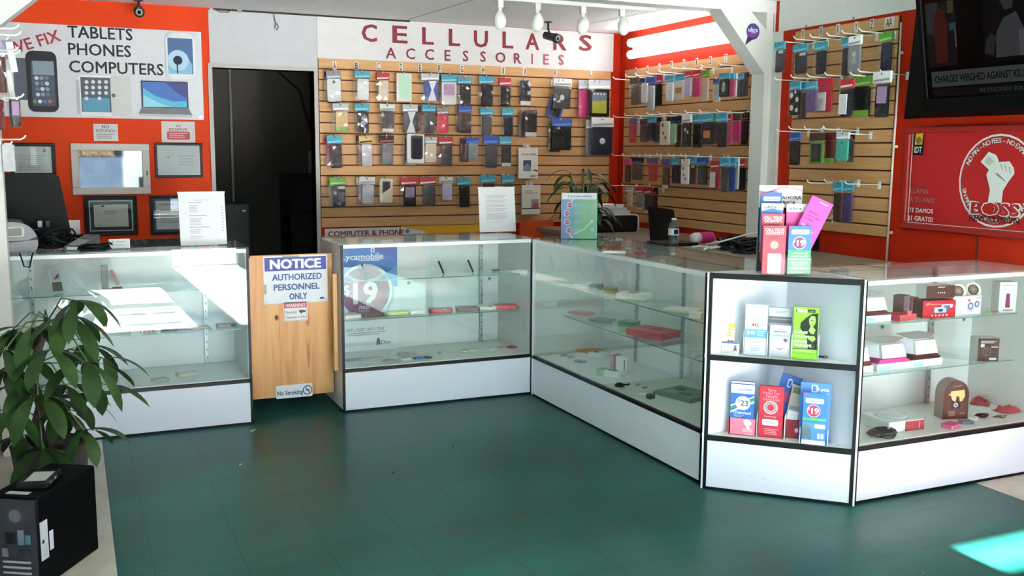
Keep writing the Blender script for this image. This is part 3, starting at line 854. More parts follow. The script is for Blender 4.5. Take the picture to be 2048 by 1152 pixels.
def crinkle(mb, W, H, nx=5, nz=7):
    """film bag: creased front, flat back"""
    V = []; F = []
    for j in range(nz + 1):
        for i in range(nx + 1):
            e = min(i, nx - i, j, nz - j)
            V.append((W * (i / nx - .5), -.0095 - (random.uniform(0, .006) if e > 0 else -.003), H * j / nz))
    w = nx + 1
    for j in range(nz):
        for i in range(nx):
            a = j * w + i
            F += [(a, a + 1, a + w + 1), (a, a + w + 1, a + w)] if (i + j) % 2 else [(a, a + 1, a + w), (a + 1, a + w + 1, a + w)]
    n = len(V); V += [(-W / 2, .009, 0), (W / 2, .009, 0), (W / 2, .009, H), (-W / 2, .009, H)]
    c = (0, nx, nz * w + nx, nz * w)
    F += [(n, n + 3, n + 2, n + 1), (n, n + 1) + tuple(range(nx, -1, -1)), (n + 2, n + 3) + tuple(range(nz * w, nz * w + nx + 1)),
          (n + 3, n) + tuple(k * w for k in range(nz + 1)), (n + 1, n + 2) + tuple(k * w + nx for k in range(nz, -1, -1))]
    mb.add(V, F, BAG)
def pack(label, W, H, loc, rz, hdr, case, fl='', group=None, tilt=0.0, name='phone_case_pack'):
    """loc = bottom centre; local x right, front -y"""
    t = thing(name, label, 'phone case', loc, rz, group, ry=tilt)
    hh = H * .24 if hdr else 0
    if hdr:
        mb = MB(); hw = W * .46
        mb.box(-hw, -.007, H - hh, hw, .007, H, pc(hdr), .001)
        mb.disc(0, H - hh * .22, .006, -.0073, '#5d5650')
        if hdr in 'TBWRKEVGSY':
            alt = {'T': '#7cc0d0', 'B': '#5f84c8', 'W': '#8a8c90', 'R': '#e2dcd8', 'K': '#c33a3a', 'E': '#9fcc70', 'V': '#4b5fa0', 'G': '#c3c6c8', 'S': '#efefef', 'Y': '#26221c'}[hdr]
            mb.face([(-hw * .9, -.0074, H - hh * .95), (hw * .9, -.0074, H - hh * .80), (hw * .9, -.0074, H - hh * .60), (-hw * .9, -.0074, H - hh * .72)], M(alt))
        mb.make('header_card', t)
    cw = W * (.68 if 'w' not in fl else .84); ch = (H - hh) * (.93 if 'w' not in fl else .95)
    c0 = (H - hh) * .035; cx = W * .06 if 'w' not in fl else 0
    th = .011; r = min(cw * .16, .014)
    mb = MB()
    if 'f' in fl:      # boxed frame with a window
        mb.rrect(-W * .48, .0, W * .48, H, .008, -.012, .012, M('#d9d7d2'))
        mb.rrect(cx - cw / 2, c0 + ch * .12, cx + cw / 2, c0 + ch * .98 , r, -.0135, -.012, M(pc(case), 0.35))
        mb.disc(0, H * .93, .008, -.0126, '#8b8782')
    else:
        mb.rrect(cx - cw / 2, c0, cx + cw / 2, c0 + ch, r, -th / 2, th / 2, M(pc(case), 0.35))
    y = -th / 2 - .0006 if 'f' not in fl else -.0142
    if 'c' in fl: mb.disc(cx, c0 + ch * .86, cw * .11, y, '#6f6f70')
    if 'e' in fl: mb.disc(cx - cw * .28, c0 + ch * .92, cw * .07, y, '#8d9094')
    if 'o' in fl: mb.disc(cx, c0 + ch * .5, cw * .14, y, '#d0d2d3')
    if 'i' in fl: mb.rrect(cx - cw * .38, c0 + ch * .1, cx + cw * .38, c0 + ch * .88, .004, y, y + .0004, M('#2d2f35', 0.2))
    if 'l' in fl: mb.face([(cx - cw * .5, y, c0), (cx + cw * .5, y, c0), (cx + cw * .5, y, c0 + ch * .16), (cx - cw * .5, y, c0 + ch * .16)], '#d6d4cf')
    if 'z' in fl: mb.rrect(cx - cw * .5, c0 + ch * .06, cx + cw * .12, c0 + ch * .80, .003, y - .006, y, M('#d9d6d6'), seg=2)
    if 't' in fl: mb.face([(cx - cw * .1, y, c0 + ch * .84), (cx + cw * .48, y, c0 + ch * .84), (cx + cw * .48, y, c0 + ch * .97), (cx - cw * .1, y, c0 + ch * .97)], '#dcd9d2')
    if 'p' in fl: mb.face([(cx - cw * .38, y, c0 + ch * .42), (cx + cw * .38, y, c0 + ch * .42), (cx + cw * .38, y, c0 + ch * .92), (cx - cw * .38, y, c0 + ch * .92)], '#a88ab0')
    if 'b' in fl:
        mb.disc(cx, c0 + ch * .68, cw * .18, y, '#b9b6ad'); mb.disc(cx, c0 + ch * .45, cw * .22, y - .0002, '#9fa2a6')
    if 'm' in fl:      # cow-hide blotches
        for (u, v, q) in ((-.3, .8, .2), (.3, .62, .18), (-.25, .3, .2), (.3, .2, .16), (.1, .92, .12)): mb.disc(cx + u * cw, c0 + v * ch, cw * q, y - .0001, '#dfdedb', seg=7)
    if 'h' in fl:
        for (u, v, q) in ((-.2, .85, .13), (.15, .3, .12), (-.1, .5, .1)): mb.disc(cx + u * cw, c0 + v * ch, cw * q, y, '#7d2f35', seg=8)
    if 'x' in fl:      # pale eyes and mouth print
        mb.disc(cx - cw * .1, c0 + ch * .72, cw * .12, y, '#d8d4d2', seg=8); mb.disc(cx + cw * .2, c0 + ch * .62, cw * .12, y, '#d8d4d2', seg=8)
        mb.face([(cx - cw * .2, y, c0 + ch * .42), (cx - cw * .1, y, c0 + ch * .38), (cx + cw * .2, y, c0 + ch * .24), (cx + .05 * cw, y, c0 + ch * .28)], '#9a968a')
    if 'g' in fl: mb.face([(cx - cw * .5, y, c0), (cx + cw * .5, y, c0), (cx + cw * .5, y, c0 + ch * .22), (cx - cw * .5, y, c0 + ch * .22)], '#7ba63c')
    if 'q' in fl:      # hourglass of bright foil
        mb.face([(cx - cw * .3, y, c0), (cx + cw * .36, y, c0), (cx + cw * .14, y, c0 + ch * .55), (cx + cw * .4, y, c0 + ch), (cx - cw * .2, y, c0 + ch), (cx + cw * 0, y, c0 + ch * .55)], '#eef0f1')
    if 'v' in fl: mb.face([(cx - cw * .34, y, c0 + ch * .3), (cx + cw * .34, y, c0 + ch * .3), (cx + cw * .34, y, c0 + ch * .62), (cx - cw * .34, y, c0 + ch * .62)], M(pc('O')))
    if 'n' in fl: mb.face([(cx - cw * .3, y, c0 + ch * .4), (cx + cw * .3, y, c0 + ch * .62), (cx + cw * .3, y, c0 + ch * .9), (cx - cw * .3, y, c0 + ch * .9)], M('#23232a'))
    if 'y' in fl:      # tablet face
        mb.face([(cx - cw * .36, y, c0 + ch * .12), (cx + cw * .36, y, c0 + ch * .12), (cx + cw * .36, y, c0 + ch * .9), (cx - cw * .36, y, c0 + ch * .9)], M('#6d7a8c', 0.2))
        mb.face([(cx - cw * .36, y - .0004, c0 + ch * .12), (cx + cw * .36, y - .0004, c0 + ch * .12), (cx + cw * .36, y - .0004, c0 + ch * .6), (cx - cw * .36, y - .0004, c0 + ch * .56)], M('#a8a640', 0.2))
        for k in range(4): mb.disc(cx - cw * .24 + k * cw * .16, c0 + ch * .83, cw * .04, y - .0006, '#d5d8dc')
    mb.make('phone_case', t)
    if 'f' not in fl:
        mb = MB(); b1 = H - hh * .9 if hdr else H
        crinkle(mb, W, b1)
        if not hdr: mb.rrect(-.014, H - .03, .014, H + .004, .003, -.001, .001, M('#b9b6b0'), seg=2)
        mb.make('plastic_bag', t)
    return t
RN = {1: 'top', 2: 'second', 3: 'third', 4: 'bottom'}
BACK = [  # letter, row, x0, x1, y0, y1, header, case, flags, depth
 ('A', 1, 652, 684, 142, 204, 'G', 'W', 'wcl', .10), ('B', 1, 707, 740, 142, 201, 'T', 'W', '', .10), ('C', 1, 751, 779, 146, 202, 'R', 'C', 'o', .09), ('D', 1, 792, 823, 147, 203, '', 'M', 'f', .08),
 ('E', 1, 841, 880, 147, 203, 'S', 'B', 'q', .10), ('F', 1, 881, 915, 149, 211, 'T', 'W', 'wp', .10), ('G', 1, 914, 944, 154, 209, 'T', 'K', 'e', .09), ('H', 1, 955, 988, 152, 215, 'T', 'K', 'e', .10),
 ('I', 1, 996, 1023, 156, 215, 'R', 'K', '', .09), ('J', 1, 1038, 1063, 160, 212, '', 'K', 'wl', .07),
 ('A', 2, 664, 699, 207, 265, 'S', 'Y', 'cg', .10), ('B', 2, 708, 740, 207, 267, 'T', 'K', 'b', .10), ('C', 2, 757, 790, 208, 265, 'W', 'D', 'l', .09), ('D', 2, 804, 837, 209, 267, 'S', 'D', 'wq', .09),
 ('E', 2, 842, 871, 209, 268, 'T', 'D', 'e', .10), ('F', 2, 873, 898, 216, 267, 'G', 'H', 'w', .08), ('G', 2, 914, 944, 211, 268, 'B', 'N', 'w', .09), ('H', 2, 958, 985, 216, 272, 'T', 'D', '', .09),
 ('I', 2, 1002, 1028, 217, 274, 'T', 'V', 'e', .09), ('J', 2, 1048, 1075, 219, 275, '', 'K', 'wl', .09),
 ('A', 3, 653, 687, 271, 338, 'T', 'K', 'e', .11), ('B', 3, 717, 747, 272, 334, 'Y', 'S', '', .09), ('C', 3, 757, 788, 271, 332, 'K', 'D', 'e', .09), ('D', 3, 812, 848, 268, 326, '', 'D', 'fi', .11),
 ('E', 3, 848, 874, 274, 326, 'S', 'C', 'w', .09), ('F', 3, 875, 906, 274, 334, 'R', 'D', 'e', .11), ('G', 3, 930, 958, 275, 322, 'B', 'G', '', .09), ('H', 3, 964, 997, 271, 337, 'B', 'D', '', .10),
 ('I', 3, 997, 1024, 274, 334, 'T', 'K', 'l', .09),
 ('A', 4, 658, 694, 355, 416, 'E', 'K', 't', .10), ('B', 4, 716, 750, 354, 409, 'W', 'S', 'e', .10), ('C', 4, 757, 787, 357, 407, '', 'C', 'wn', .09), ('D', 4, 799, 835, 355, 414, 'R', 'K', 'p', .10),
 ('E', 4, 838, 874, 354, 413, 'R', 'D', 'e', .10), ('F', 4, 878, 907, 354, 402, 'W', 'L', '', .09), ('G', 4, 912, 942, 355, 416, 'T', 'K', 'e', .10), ('H', 4, 960, 992, 350, 412, 'T', 'K', '', .09), ('I', 4, 1001, 1028, 350, 412, 'T', 'D', '', .09)]
done_hooks = set()
for (L, row, x0, x1, y0, y1, h, c, fl, d) in BACK:
    Y = SY - d
    p, W, H = span_y(x0, x1, y0, y1, Y)
    lab = '%s phone case%s under %s, %s row of the back slatwall' % (PC[c][1], (' with %s header' % PC[h][1]) if h else (' in window box' if 'f' in fl else ' without header'), L, RN[row])
    pack(lab, W, H, p, random.uniform(-.05, .05), h, c, fl, 'phone cases on the back slatwall', random.uniform(-.02, .02))
    wire_hook('display_hook', 'white wire hook holding packs under letter %s, %s row of the back slatwall' % (L, RN[row]), Vector((p.x, Y - .014, p.z + H - .008)), SY - Y + .014, 0, 'hooks on the back slatwall')
# further packs hung behind the front ones
for (L, row, x0, x1, y0, y1, h, c, fl, d, extra) in [
 ('A', 1, 648, 676, 144, 208, 'V', 'V', '', .05, 'navy phone case pack sticking out behind the white one under letter A'),
 ('D', 3, 803, 833, 273, 332, '', 'D', 'l', .05, 'dark grey pack sticking out behind the white window box under letter D'),
 ('A', 3, 648, 672, 276, 334, 'P', 'P', '', .05, 'pink phone case pack sticking out behind the black one, third row under letter A'),
 ('J', 2, 1036, 1056, 220, 277, '', 'N', 'w', .05, 'brown wallet case beside the black one in the second row under letter J'),
 ('G', 3, 920, 938, 276, 325, 'X', 'X', 'w', .05, 'dark red case beside the grey one in the third row under letter G'),
 ('G', 2, 911, 926, 212, 266, 'O', 'N', '', .05, 'brown case with orange header behind the blue headed pack under letter G'),
 ('B', 3, 712, 732, 272, 330, 'K', 'G', '', .05, 'grey case with black header behind the silver one in the third row under letter B'),
 ('B', 4, 712, 732, 356, 410, 'W', 'G', '', .05, 'grey case half hidden behind the silver one in the bottom row under letter B'),
 ('F', 1, 878, 895, 150, 211, 'K', 'N', '', .05, 'brown case with black header behind the white pack under letter F'),
 ('D', 2, 826, 842, 212, 264, 'N', 'N', '', .05, 'brown case behind the bright foil pack in the second row under letter D'),
 ('A', 4, 656, 680, 360, 412, 'E', 'D', '', .05, 'dark grey case behind the banded black one in the bottom row under letter A')]:
    Y = SY - d
    p, W, H = span_y(x0, x1, y0, y1, Y)
    pack(extra, W, H, p, 0, h, c, fl, 'phone cases on the back slatwall')
# tablet cases K, L
for (x0, x1, y0, y1, h, c, fl, d, lab, tl_) in [
 (1088, 1122, 190, 238, '', 'B', 'wi', .05, 'tilted tablet box with a blue picture behind the grey tablet case under letter K', .28),
 (1103, 1143, 157, 219, 'W', 'D', 'wo', .10, 'dark grey tablet case with a white round logo under letter K, top row', .03),
 (1155, 1182, 160, 236, 'S', 'P', 'w', .06, 'pink tablet case behind the black tablet with yellow screen under letter L', 0),
 (1174, 1222, 160, 235, 'S', 'K', 'wy', .11, 'black framed tablet with yellow and blue screen under letter L, top row', 0),
 (1101, 1145, 237, 302, 'B', 'K', 'w', .10, 'black tablet case with blue and white header under letter K, second row', 0),
 (1096, 1122, 245, 306, '', 'X', 'w', .05, 'dark red tablet case peeping out behind the black one under letter K, second row', 0),
 (1170, 1192, 240, 314, 'S', 'G', 'w', .06, 'grey tablet case in crinkled bag left of the navy folio under letter L', 0),
 (1180, 1228, 235, 312, 'W', 'V', 'wo', .11, 'navy tablet folio with a white round logo under letter L, second row', 0)]:
    Y = SY - d
    p, W, H = span_y(x0, x1, y0, y1, Y)
    t = pack(lab, W, H, p, 0, h, c, fl, 'tablet cases on the back slatwall', tl_, 'tablet_case_pack')
    t['category'] = 'tablet case'
for x, y, r, L in ((1119, 162, 'top', 'K'), (1190, 164, 'top', 'L'), (1122, 241, 'second', 'K'), (1203, 239, 'second', 'L')):
    q = on_y(x, y, SY - .13)
    wire_hook('display_hook', 'white wire hook holding tablet cases under letter %s, %s row of back slatwall' % (L, r), q, .13, 0, 'hooks on the back slatwall')
# two white boxes under J
for (x0, x1, y0, y1, lab, its) in [
 (1037, 1076, 296, 357, 'white screen shield box with a phone picture hanging under letter J', [('t', 'Screen Shield', .52, .8, .065, '#3c3a3c', .72, .02), ('r', .24, .24, .64, .6, '#3d4750'), ('p', [(.24, .24), (.64, .24), (.64, .4), (.44, .5), (.24, .38)], '#6f8189'), ('p', [(.72, .27), (.98, .22), (.98, .28), (.8, .3)], '#5a2a2c'), ('lines', .6, .04, .95, .12, 2, '#8b8886')]),
 (1044, 1081, 370, 429, 'white screen guard box with a red and black stripe, lowest under letter J', [('t', 'SCREEN', .32, .8, .04, '#3c3a3c', .4, .02), ('t', 'PROTECTOR', .5, .73, .045, '#b0424a', .7, .02), ('r', 0, .19, 1, .22, '#33373f'), ('r', .5, .21, .9, .52, '#9f8f8c'), ('p', [(.5, .21), (.9, .21), (.9, .36), (.7, .42), (.5, .3)], '#a2544a'), ('r', .9, .19, 1, .22, '#a33')])]:
    p, W, H = span_y(x0, x1, y0, y1, SY - .08)
    t = thing('screen_protector_box', lab, 'box', p, 0, 'white boxes under letter J')
    mb = MB(); mb.box(-W / 2, 0, 0, W / 2, .02, H, '#d8cfc6', .002)
    design(mb, W, H, its); mb.make('carton', t)
    mb = MB(); mb.rrect(-.016, H - .002, .016, H + .026, .006, .008, .0095, M('#cdc6bc')); mb.make('hang_tab', t)
    wire_hook('display_hook', 'white wire hook holding the %s' % lab.replace(' hanging under letter J', '').replace(', lowest under letter J', ''), Vector((p.x, p.y - .01, p.z + H + .016)), .09, 0, 'hooks on the back slatwall')

# side slatwall (panel one) and the V to AA panel
def side_row(rows, where, group, from_):
    for row, lst in rows.items():
        for i, (x0, x1, y0, y1, h, c, fl, d) in enumerate(lst):
            X = SX - d
            p, W, H = span_x(x0, x1, y0, y1, X)
            lab = '%s phone case%s, %s from %s, %s row of %s' % (PC[c][1], (' with %s header' % PC[h][1]) if h else '', ORD[i + 1], from_, RN[row], where)
            pack(lab, W, H, p, QR + random.uniform(-.06, .06), h, c, fl, group, random.uniform(-.02, .02))
            if '!' in fl: wire_hook('display_hook', 'white wire hook carrying the %s phone case with %s header, %s row of %s' % (PC[c][1], PC[h][1], RN[row], where), p + Vector((-.012, 0, H - .008)), d + .012, QR, 'hooks on the ' + where)
side_row({
 1: [(1259, 1278, 155, 212, 'N', 'N', 'e', .20), (1272, 1289, 157, 210, 'V', 'D', '', .13), (1283, 1295, 166, 207, '', 'W', 'w', .20), (1291, 1312, 154, 220, 'B', 'D', 'e', .13), (1296, 1309, 172, 222, '', 'S', 'w', .24), (1308, 1325, 152, 212, 'R', 'K', '', .08),
     (1329, 1348, 151, 204, 'T', 'W', '', .16), (1347, 1370, 148, 199, 'T', 'W', 'wv', .12), (1368, 1384, 143, 194, 'R', 'L', 'w', .16), (1383, 1402, 140, 195, 'R', 'P', '', .12), (1400, 1418, 140, 204, 'E', 'C', '', .07),
     (1427, 1441, 157, 205, 'B', 'S', 'w!', .18), (1438, 1459, 146, 195, 'T', 'K', 'wb', .22), (1457, 1469, 147, 194, 'T', 'P', 'w', .15), (1464, 1474, 147, 195, 'W', 'W', 'w', .10), (1472, 1486, 147, 195, 'T', 'D', '', .06), (1482, 1496, 145, 194, 'N', 'D', 'w', .03)],
 2: [(1258, 1273, 236, 287, 'U', 'R', 'w', .18), (1272, 1283, 238, 272, 'S', 'C', '', .10), (1281, 1294, 238, 286, 'N', 'N', 'w', .20), (1291, 1312, 233, 284, 'T', 'V', 'we', .14), (1308, 1322, 235, 287, 'K', 'D', '', .08),
     (1320, 1340, 242, 291, '', 'C', 'wh', .20), (1334, 1353, 234, 288, 'V', 'M', 'w', .14), (1349, 1364, 232, 296, 'V', 'K', '', .08), (1363, 1384, 229, 296, 'W', 'K', 'wx', .18), (1382, 1406, 229, 297, 'T', 'K', '', .12),
     (1404, 1426, 228, 291, 'T', 'K', 'wv', .18), (1424, 1435, 226, 290, 'E', 'K', '', .09), (1432, 1454, 226, 296, 'T', 'K', '', .18), (1450, 1464, 228, 290, 'R', 'P', 'w', .12), (1464, 1482, 227, 284, 'D', 'P', '', .08), (1482, 1496, 225, 291, 'K', 'K', 'w', .03)],
 3: [(1248, 1262, 318, 366, 'P', 'N', '', .18), (1260, 1287, 315, 361, 'V', 'D', '', .16), (1294, 1316, 316, 364, 'U', 'R', '', .18), (1323, 1340, 318, 378, 'U', 'N', 'l', .18), (1342, 1358, 317, 368, 'T', 'K', 'e', .16), (1355, 1368, 316, 370, 'K', 'K', '', .10),
     (1362, 1379, 318, 370, 'C', 'W', 'wh', .20), (1375, 1393, 314, 370, 'T', 'N', 't', .16), (1393, 1416, 315, 371, 'B', 'K', '', .14), (1421, 1440, 322, 379, 'R', 'R', 'wz', .18), (1440, 1459, 316, 386, 'T', 'D', '', .20), (1455, 1471, 316, 385, 'T', 'B', '', .14), (1468, 1478, 316, 380, 'W', 'W', 'w', .10), (1475, 1492, 318, 382, 'R', 'K', '', .06)],
 4: [(1253, 1265, 374, 414, 'S', 'C', '', .18), (1270, 1288, 374, 421, 'R', 'G', 'l', .20), (1287, 1305, 374, 428, 'R', 'D', 'l', .16), (1302, 1315, 375, 432, 'K', 'K', '!', .08)]},
 'side slatwall', 'phone cases on the side slatwall', 'the corner')
side_row({
 1: [(1548, 1570, 84, 146, 'T', 'D', 't', .24), (1586, 1615, 89, 149, 'T', 'D', 't', .16), (1629, 1654, 84, 150, 'T', 'K', '', .12), (1682, 1701, 75, 154, 'T', 'K', '', .12), (1697, 1723, 72, 148, 'W', 'G', 'wb', .20), (1758, 1786, 64, 143, 'E', 'V', '', .08)],
 2: [(1578, 1602, 163, 232, 'T', 'K', 'wm', .20), (1595, 1613, 165, 240, 'T', 'N', '', .12), (1612, 1634, 163, 226, 'T', 'U', 'w', .20), (1634, 1667, 157, 226, 'H', 'H', 'wz', .14), (1679, 1707, 158, 234, 'R', 'K', 'wz', .20), (1703, 1743, 152, 236, 'E', 'K', 'wg', .14), (1743, 1782, 143, 237, 'W', 'K', 'p!', .18)],
 3: [(1578, 1602, 265, 332, 'B', 'K', 'w', .20), (1618, 1650, 266, 330, 'N', 'E', 'wi', .16), (1650, 1673, 265, 328, 'X', 'X', 'wg', .12), (1672, 1698, 264, 323, 'S', 'A', 'wc!', .20), (1695, 1708, 264, 326, 'K', 'D', 'w', .10)],
 4: [(1665, 1684, 363, 445, 'T', 'N', '', .20), (1681, 1707, 363, 447, 'T', 'U', '', .14), (1622, 1640, 437, 503, 'S', 'K', 'w', .16)]},
 'V-AA slatwall', 'phone cases on the V to AA slatwall', 'the post')
def hooks(rows, where, from_, L=.25):
    for row, tips in rows.items():
        for i, (x, y) in enumerate(tips):
            q = on_x(x, y, SX - L)
            wire_hook('display_hook', 'white wire hook, %s from %s, %s row of %s' % (ORD[i + 1], from_, RN[row], where), q, L, QR, 'hooks on the ' + where)
hooks({1: [(1227, 158), (1251, 153), (1271, 151), (1294, 147), (1318, 144), (1343, 136), (1367, 137), (1403, 134), (1436, 129)],
       2: [(1227, 234), (1249, 231), (1272, 231), (1294, 229), (1316, 227), (1341, 227), (1370, 225), (1399, 224), (1434, 223)],
       3: [(1224, 311), (1245, 311), (1266, 311), (1290, 311), (1313, 311), (1337, 311), (1362, 312), (1396, 313), (1447, 314)],
       4: [(1219, 371), (1244, 371)]}, 'side slatwall', 'the corner')
hooks({1: [(1562, 83), (1588, 78), (1620, 74), (1654, 71), (1684, 66), (1719, 62)], 2: [(1549, 159), (1582, 155), (1615, 153), (1650, 150), (1701, 150), (1716, 143)],
       3: [(1552, 262), (1578, 258), (1609, 258), (1647, 258)], 4: [(1615, 366), (1649, 364), (1690, 368), (1600, 437)]}, 'V-AA slatwall', 'the post')
# goods on the left-hand wall, seen edge-on at the picture border
for i, (x, y) in enumerate([(36, 58), (41, 71), (35, 102), (39, 108), (46, 196), (50, 279)]):
    q = on_y(x, y, 4.1 + .12 * (i % 3))
    wire_hook('display_hook', 'white wire hook reaching in over the vinyl banner, %s from the ceiling' % ORD[i + 1], q, q.x - XL, QL, 'hooks on the left-hand wall')
for (x0, x1, y0, y1, Y, h, c, lab) in [
 (-10, 14, 112, 188, 4.16, '', 'N', 'brown phone case pack on the wire hooks left of the vinyl banner'),
 (-4, 9, 198, 262, 4.2, '', 'X', 'dark red phone case pack hanging above the framed letter'),
 (-8, 26, 78, 118, 4.4, '', 'L', 'lavender phone case pack on the topmost hooks over the banner'),
 (0, 33, 288, 345, 4.3, '', 'S', 'clear silver pack hanging in front of the framed letter'),
 (17, 43, 198, 255, 4.28, '', 'D', 'dark pack with a small picture hanging beside the printed phones of the banner')]:
    p, W, H = span_y(x0, x1, y0, y1, Y)
    pack(lab, W, H, p, 0.5, h, c, 'wp' if c == 'D' else 'w', 'phone cases on the left-hand wall')
    wire_hook('display_hook', 'white wire hook carrying the %s' % lab.split(' hanging')[0].split(' on the')[0].split(' left of')[0], p + Vector((.014, 0, H - .006)), p.x + .014 - XL, QL, 'hooks on the left-hand wall')
for i, (x0, x1, y0, y1) in enumerate([(20, 35, 84, 144), (18, 30, 140, 196)]):
    p, W, H = span_y(x0, x1, y0, y1, 4.35)
    card('price_strip', 'pale plastic price strip hanging at the %s end of the left-hand hooks' % ('upper', 'lower')[i], 'label', W, H, .004, '#c9c7c6', [], p, 0.3, ry=-.12)

# ------------------------------------------------------------------ display counters
CH, KICK, CD = .965, .245, .508
def showcase(label, W, loc, rz, left='laminate', right='laminate', shelf1=(.735, .13), shelf2=(.51, .12), s_l=.012, s_r=.03, lpost='black', rpost='black', stds=(.17, 1.05), back_frac=.5, CD=CD):
    t = thing('display_counter', label, 'display counter', loc, rz)
    mb = MB()
    mb.box(0.002, .012, .012, W - .002, CD, KICK - .012, LAMW); mb.make('base', t)
    mb = MB(); mb.box(.012, 0, .012, W - .012, .012, KICK - .014, LAMW); mb.make('kick_panel', t)
    mb = MB(); mb.box(0, -.001, 0, W, .02, .012, BLK); mb.make('toe_strip', t)
    mb = MB(); mb.box(.01, .016, KICK - .012, W - .01, CD - .01, KICK + .008, M('#d9d8d2', 0.4)); mb.make('deck', t)
    mb = MB(); mb.box(0, -.003, KICK - .015, W, .016, KICK + .004, BLK, .002); mb.make('black_trim', t)
    zt = CH - .008
    for (x, c) in ((0, lpost), (W - .013, rpost)):
        mb = MB(); mb.box(x, -.003, 0.0, x + .013, .012, zt, {'black': BLK, 'white': LAMW}[c]); mb.make('corner_trim', t)
    for (x, side, nm) in ((0.002, left, 'side_panel'), (W - .018, right, 'side_panel')):
        mb = MB(); mb.box(x, .012, KICK, x + .016, CD, zt - .004, LAMG if side == 'laminate' else LAMW); mb.make(nm, t)
    mb = MB(); mb.box(.013, -.003, zt - .02, W - .013, .010, zt, ALU, .001); mb.make('top_rail', t)
    mb = MB(); mb.box(.013, CD - .012, zt - .02, W - .013, CD, zt, ALU); mb.make('top_rail', t)
    mb = MB(); mb.box(.014, 0, KICK + .006, W - .014, .005, zt - .012, GLASS); mb.make('front_glass', t)
    mb = MB(); mb.box(0, 0, zt + .0005, W, CD, CH, GLASS); mb.make('top_glass', t)
    xm = W * back_frac
    for i, (a, b, y) in enumerate(((.018, xm + .02, CD - .022), (xm - .02, W - .018, CD - .012))):
        mb = MB(); mb.box(a, y, KICK + .009, b, y + .008, zt - .022, M('#dfe1e1', 0.22, var=0.02)); d = mb.make('sliding_door', t)
        mb = MB(); mb.disc(b - .06 if i == 0 else b - .06, .66, .012, y - .001, '#7c7f80', .006); mb.disc(b - .06, .66, .006, y - .0012, '#3c3e40'); mb.make('finger_pull', d)
    for x in stds:
        mb = MB(); mb.box(x - .011, CD - .034, KICK + .009, x + .011, CD - .024, zt - .022, M('#a9abac', 0.35, 0.7))
        z = KICK + .04
        while z < zt - .05:
            mb.face([(x - .003, CD - .0345, z), (x + .003, CD - .0345, z), (x + .003, CD - .0345, z + .012), (x - .003, CD - .0345, z + .012)], '#3b3d3f'); z += .045
        mb.make('shelf_standard', t)
    for (z, y) in (shelf1, shelf2):
        mb = MB(); mb.box(s_l + .004, y, z - .006, W - s_r, CD - .036, z, SHELFG)
        mb.box(s_l + .004, y - .0006, z - .006, W - s_r, y, z, EDGE); sh = mb.make('glass_shelf', t)
        for x in stds:
            mb = MB(); mb.prism([(0, 0), (.0, 0)], 0, 0, ALU) if False else None
            mb.add([(x - .002, CD - .034, z - .045), (x + .002, CD - .034, z - .045), (x + .002, CD - .034, z - .0062), (x - .002, CD - .034, z - .0062), (x - .002, y + .06, z - .012), (x + .002, y + .06, z - .012), (x + .002, y + .06, z - .0062), (x - .002, y + .06, z - .0062)],
                   [(0, 1, 2, 3), (4, 7, 6, 5), (0, 4, 5, 1), (3, 2, 6, 7), (0, 3, 7, 4), (1, 5, 6, 2)], M('#b9bbbc', 0.4, 0.5)); mb.make('bracket', sh)
    return t
LFX, LFY, LW = -.372, 5.337, 1.22
MFX, MFY, MW = 1.356, 5.372, 1.183
AX, AY0, AY1 = 2.525, 3.555, 5.345
RFX, RFY, RW = 2.972, 3.083, 1.17
showcase('glass display counter behind the leafy plant, left of the pine gate', LW, (LFX, LFY, 0), 0, stds=(.155, 1.045))
showcase('glass display counter between the pine gate and the inside corner', MW, (MFX, MFY, 0), 0, stds=(.165, 1.04))
showcase('long glass display counter running from the inside corner toward the corner shelf', AY1 - AY0, (AX, AY1, 0), QR, lpost='white', shelf1=(.705, .10), shelf2=(.52, .11), s_l=.2, s_r=.05, stds=(.42, .9, 1.36))
showcase('glass display counter with boxed gadgets under the television', RW, (RFX, RFY, 0), 0, shelf1=(.755, .075), shelf2=(.535, .075), right='laminate', stds=(.16, .86), s_r=.17, CD=.462)

# corner shelf unit
A2, B2 = Vector((2.502, 3.507, 0)), Vector((2.955, 3.070, 0))
d2 = (B2 - A2); CWD = d2.length; CAZ = math.atan2(d2.y, d2.x)
cab = thing('corner_shelf', 'open corner shelf unit with black edging at the bend of the counters', 'shelf', A2, CAZ)
def cl(x, y):
    v = Matrix.Rotation(-CAZ, 3, 'Z') @ (Vector((x, y, 0)) - A2); return (v.x, v.y)
CB = cl(2.955, 3.545); CBL = cl(2.515, 3.545)
tri = [(0, .001), (CWD, .001), (CWD - .004, .012), CB, CBL]
mb = MB(); mb.prismz(tri, CH - .022, CH - .002, M('#b4b3ae', 0.4)); mb.make('top_board', cab)
mb = MB(); mb.prismz(tri, .585, .603, M('#d9d8d2', 0.4)); mb.make('shelf_board', cab)
mb = MB(); mb.prismz(tri, .225, .243, M('#d9d8d2', 0.4)); mb.make('shelf_board', cab)
mb = MB(); mb.box(.013, 0, .01, CWD - .013, .012, .226, LAMW)
for (u, v, q) in ((.33, .08, .4), (.66, .05, -1.2), (.42, .075, .1)):
    mb.face([(u * CWD - .012 * math.cos(q), -.0006, v - .012 * math.sin(q)), (u * CWD + .012 * math.cos(q), -.0006, v + .012 * math.sin(q)), (u * CWD + .012 * math.cos(q), -.0006, v + .012 * math.sin(q) + .0015), (u * CWD - .012 * math.cos(q), -.0006, v - .012 * math.sin(q) + .0015)], '#a3a6ab')
mb.make('kick_panel', cab)
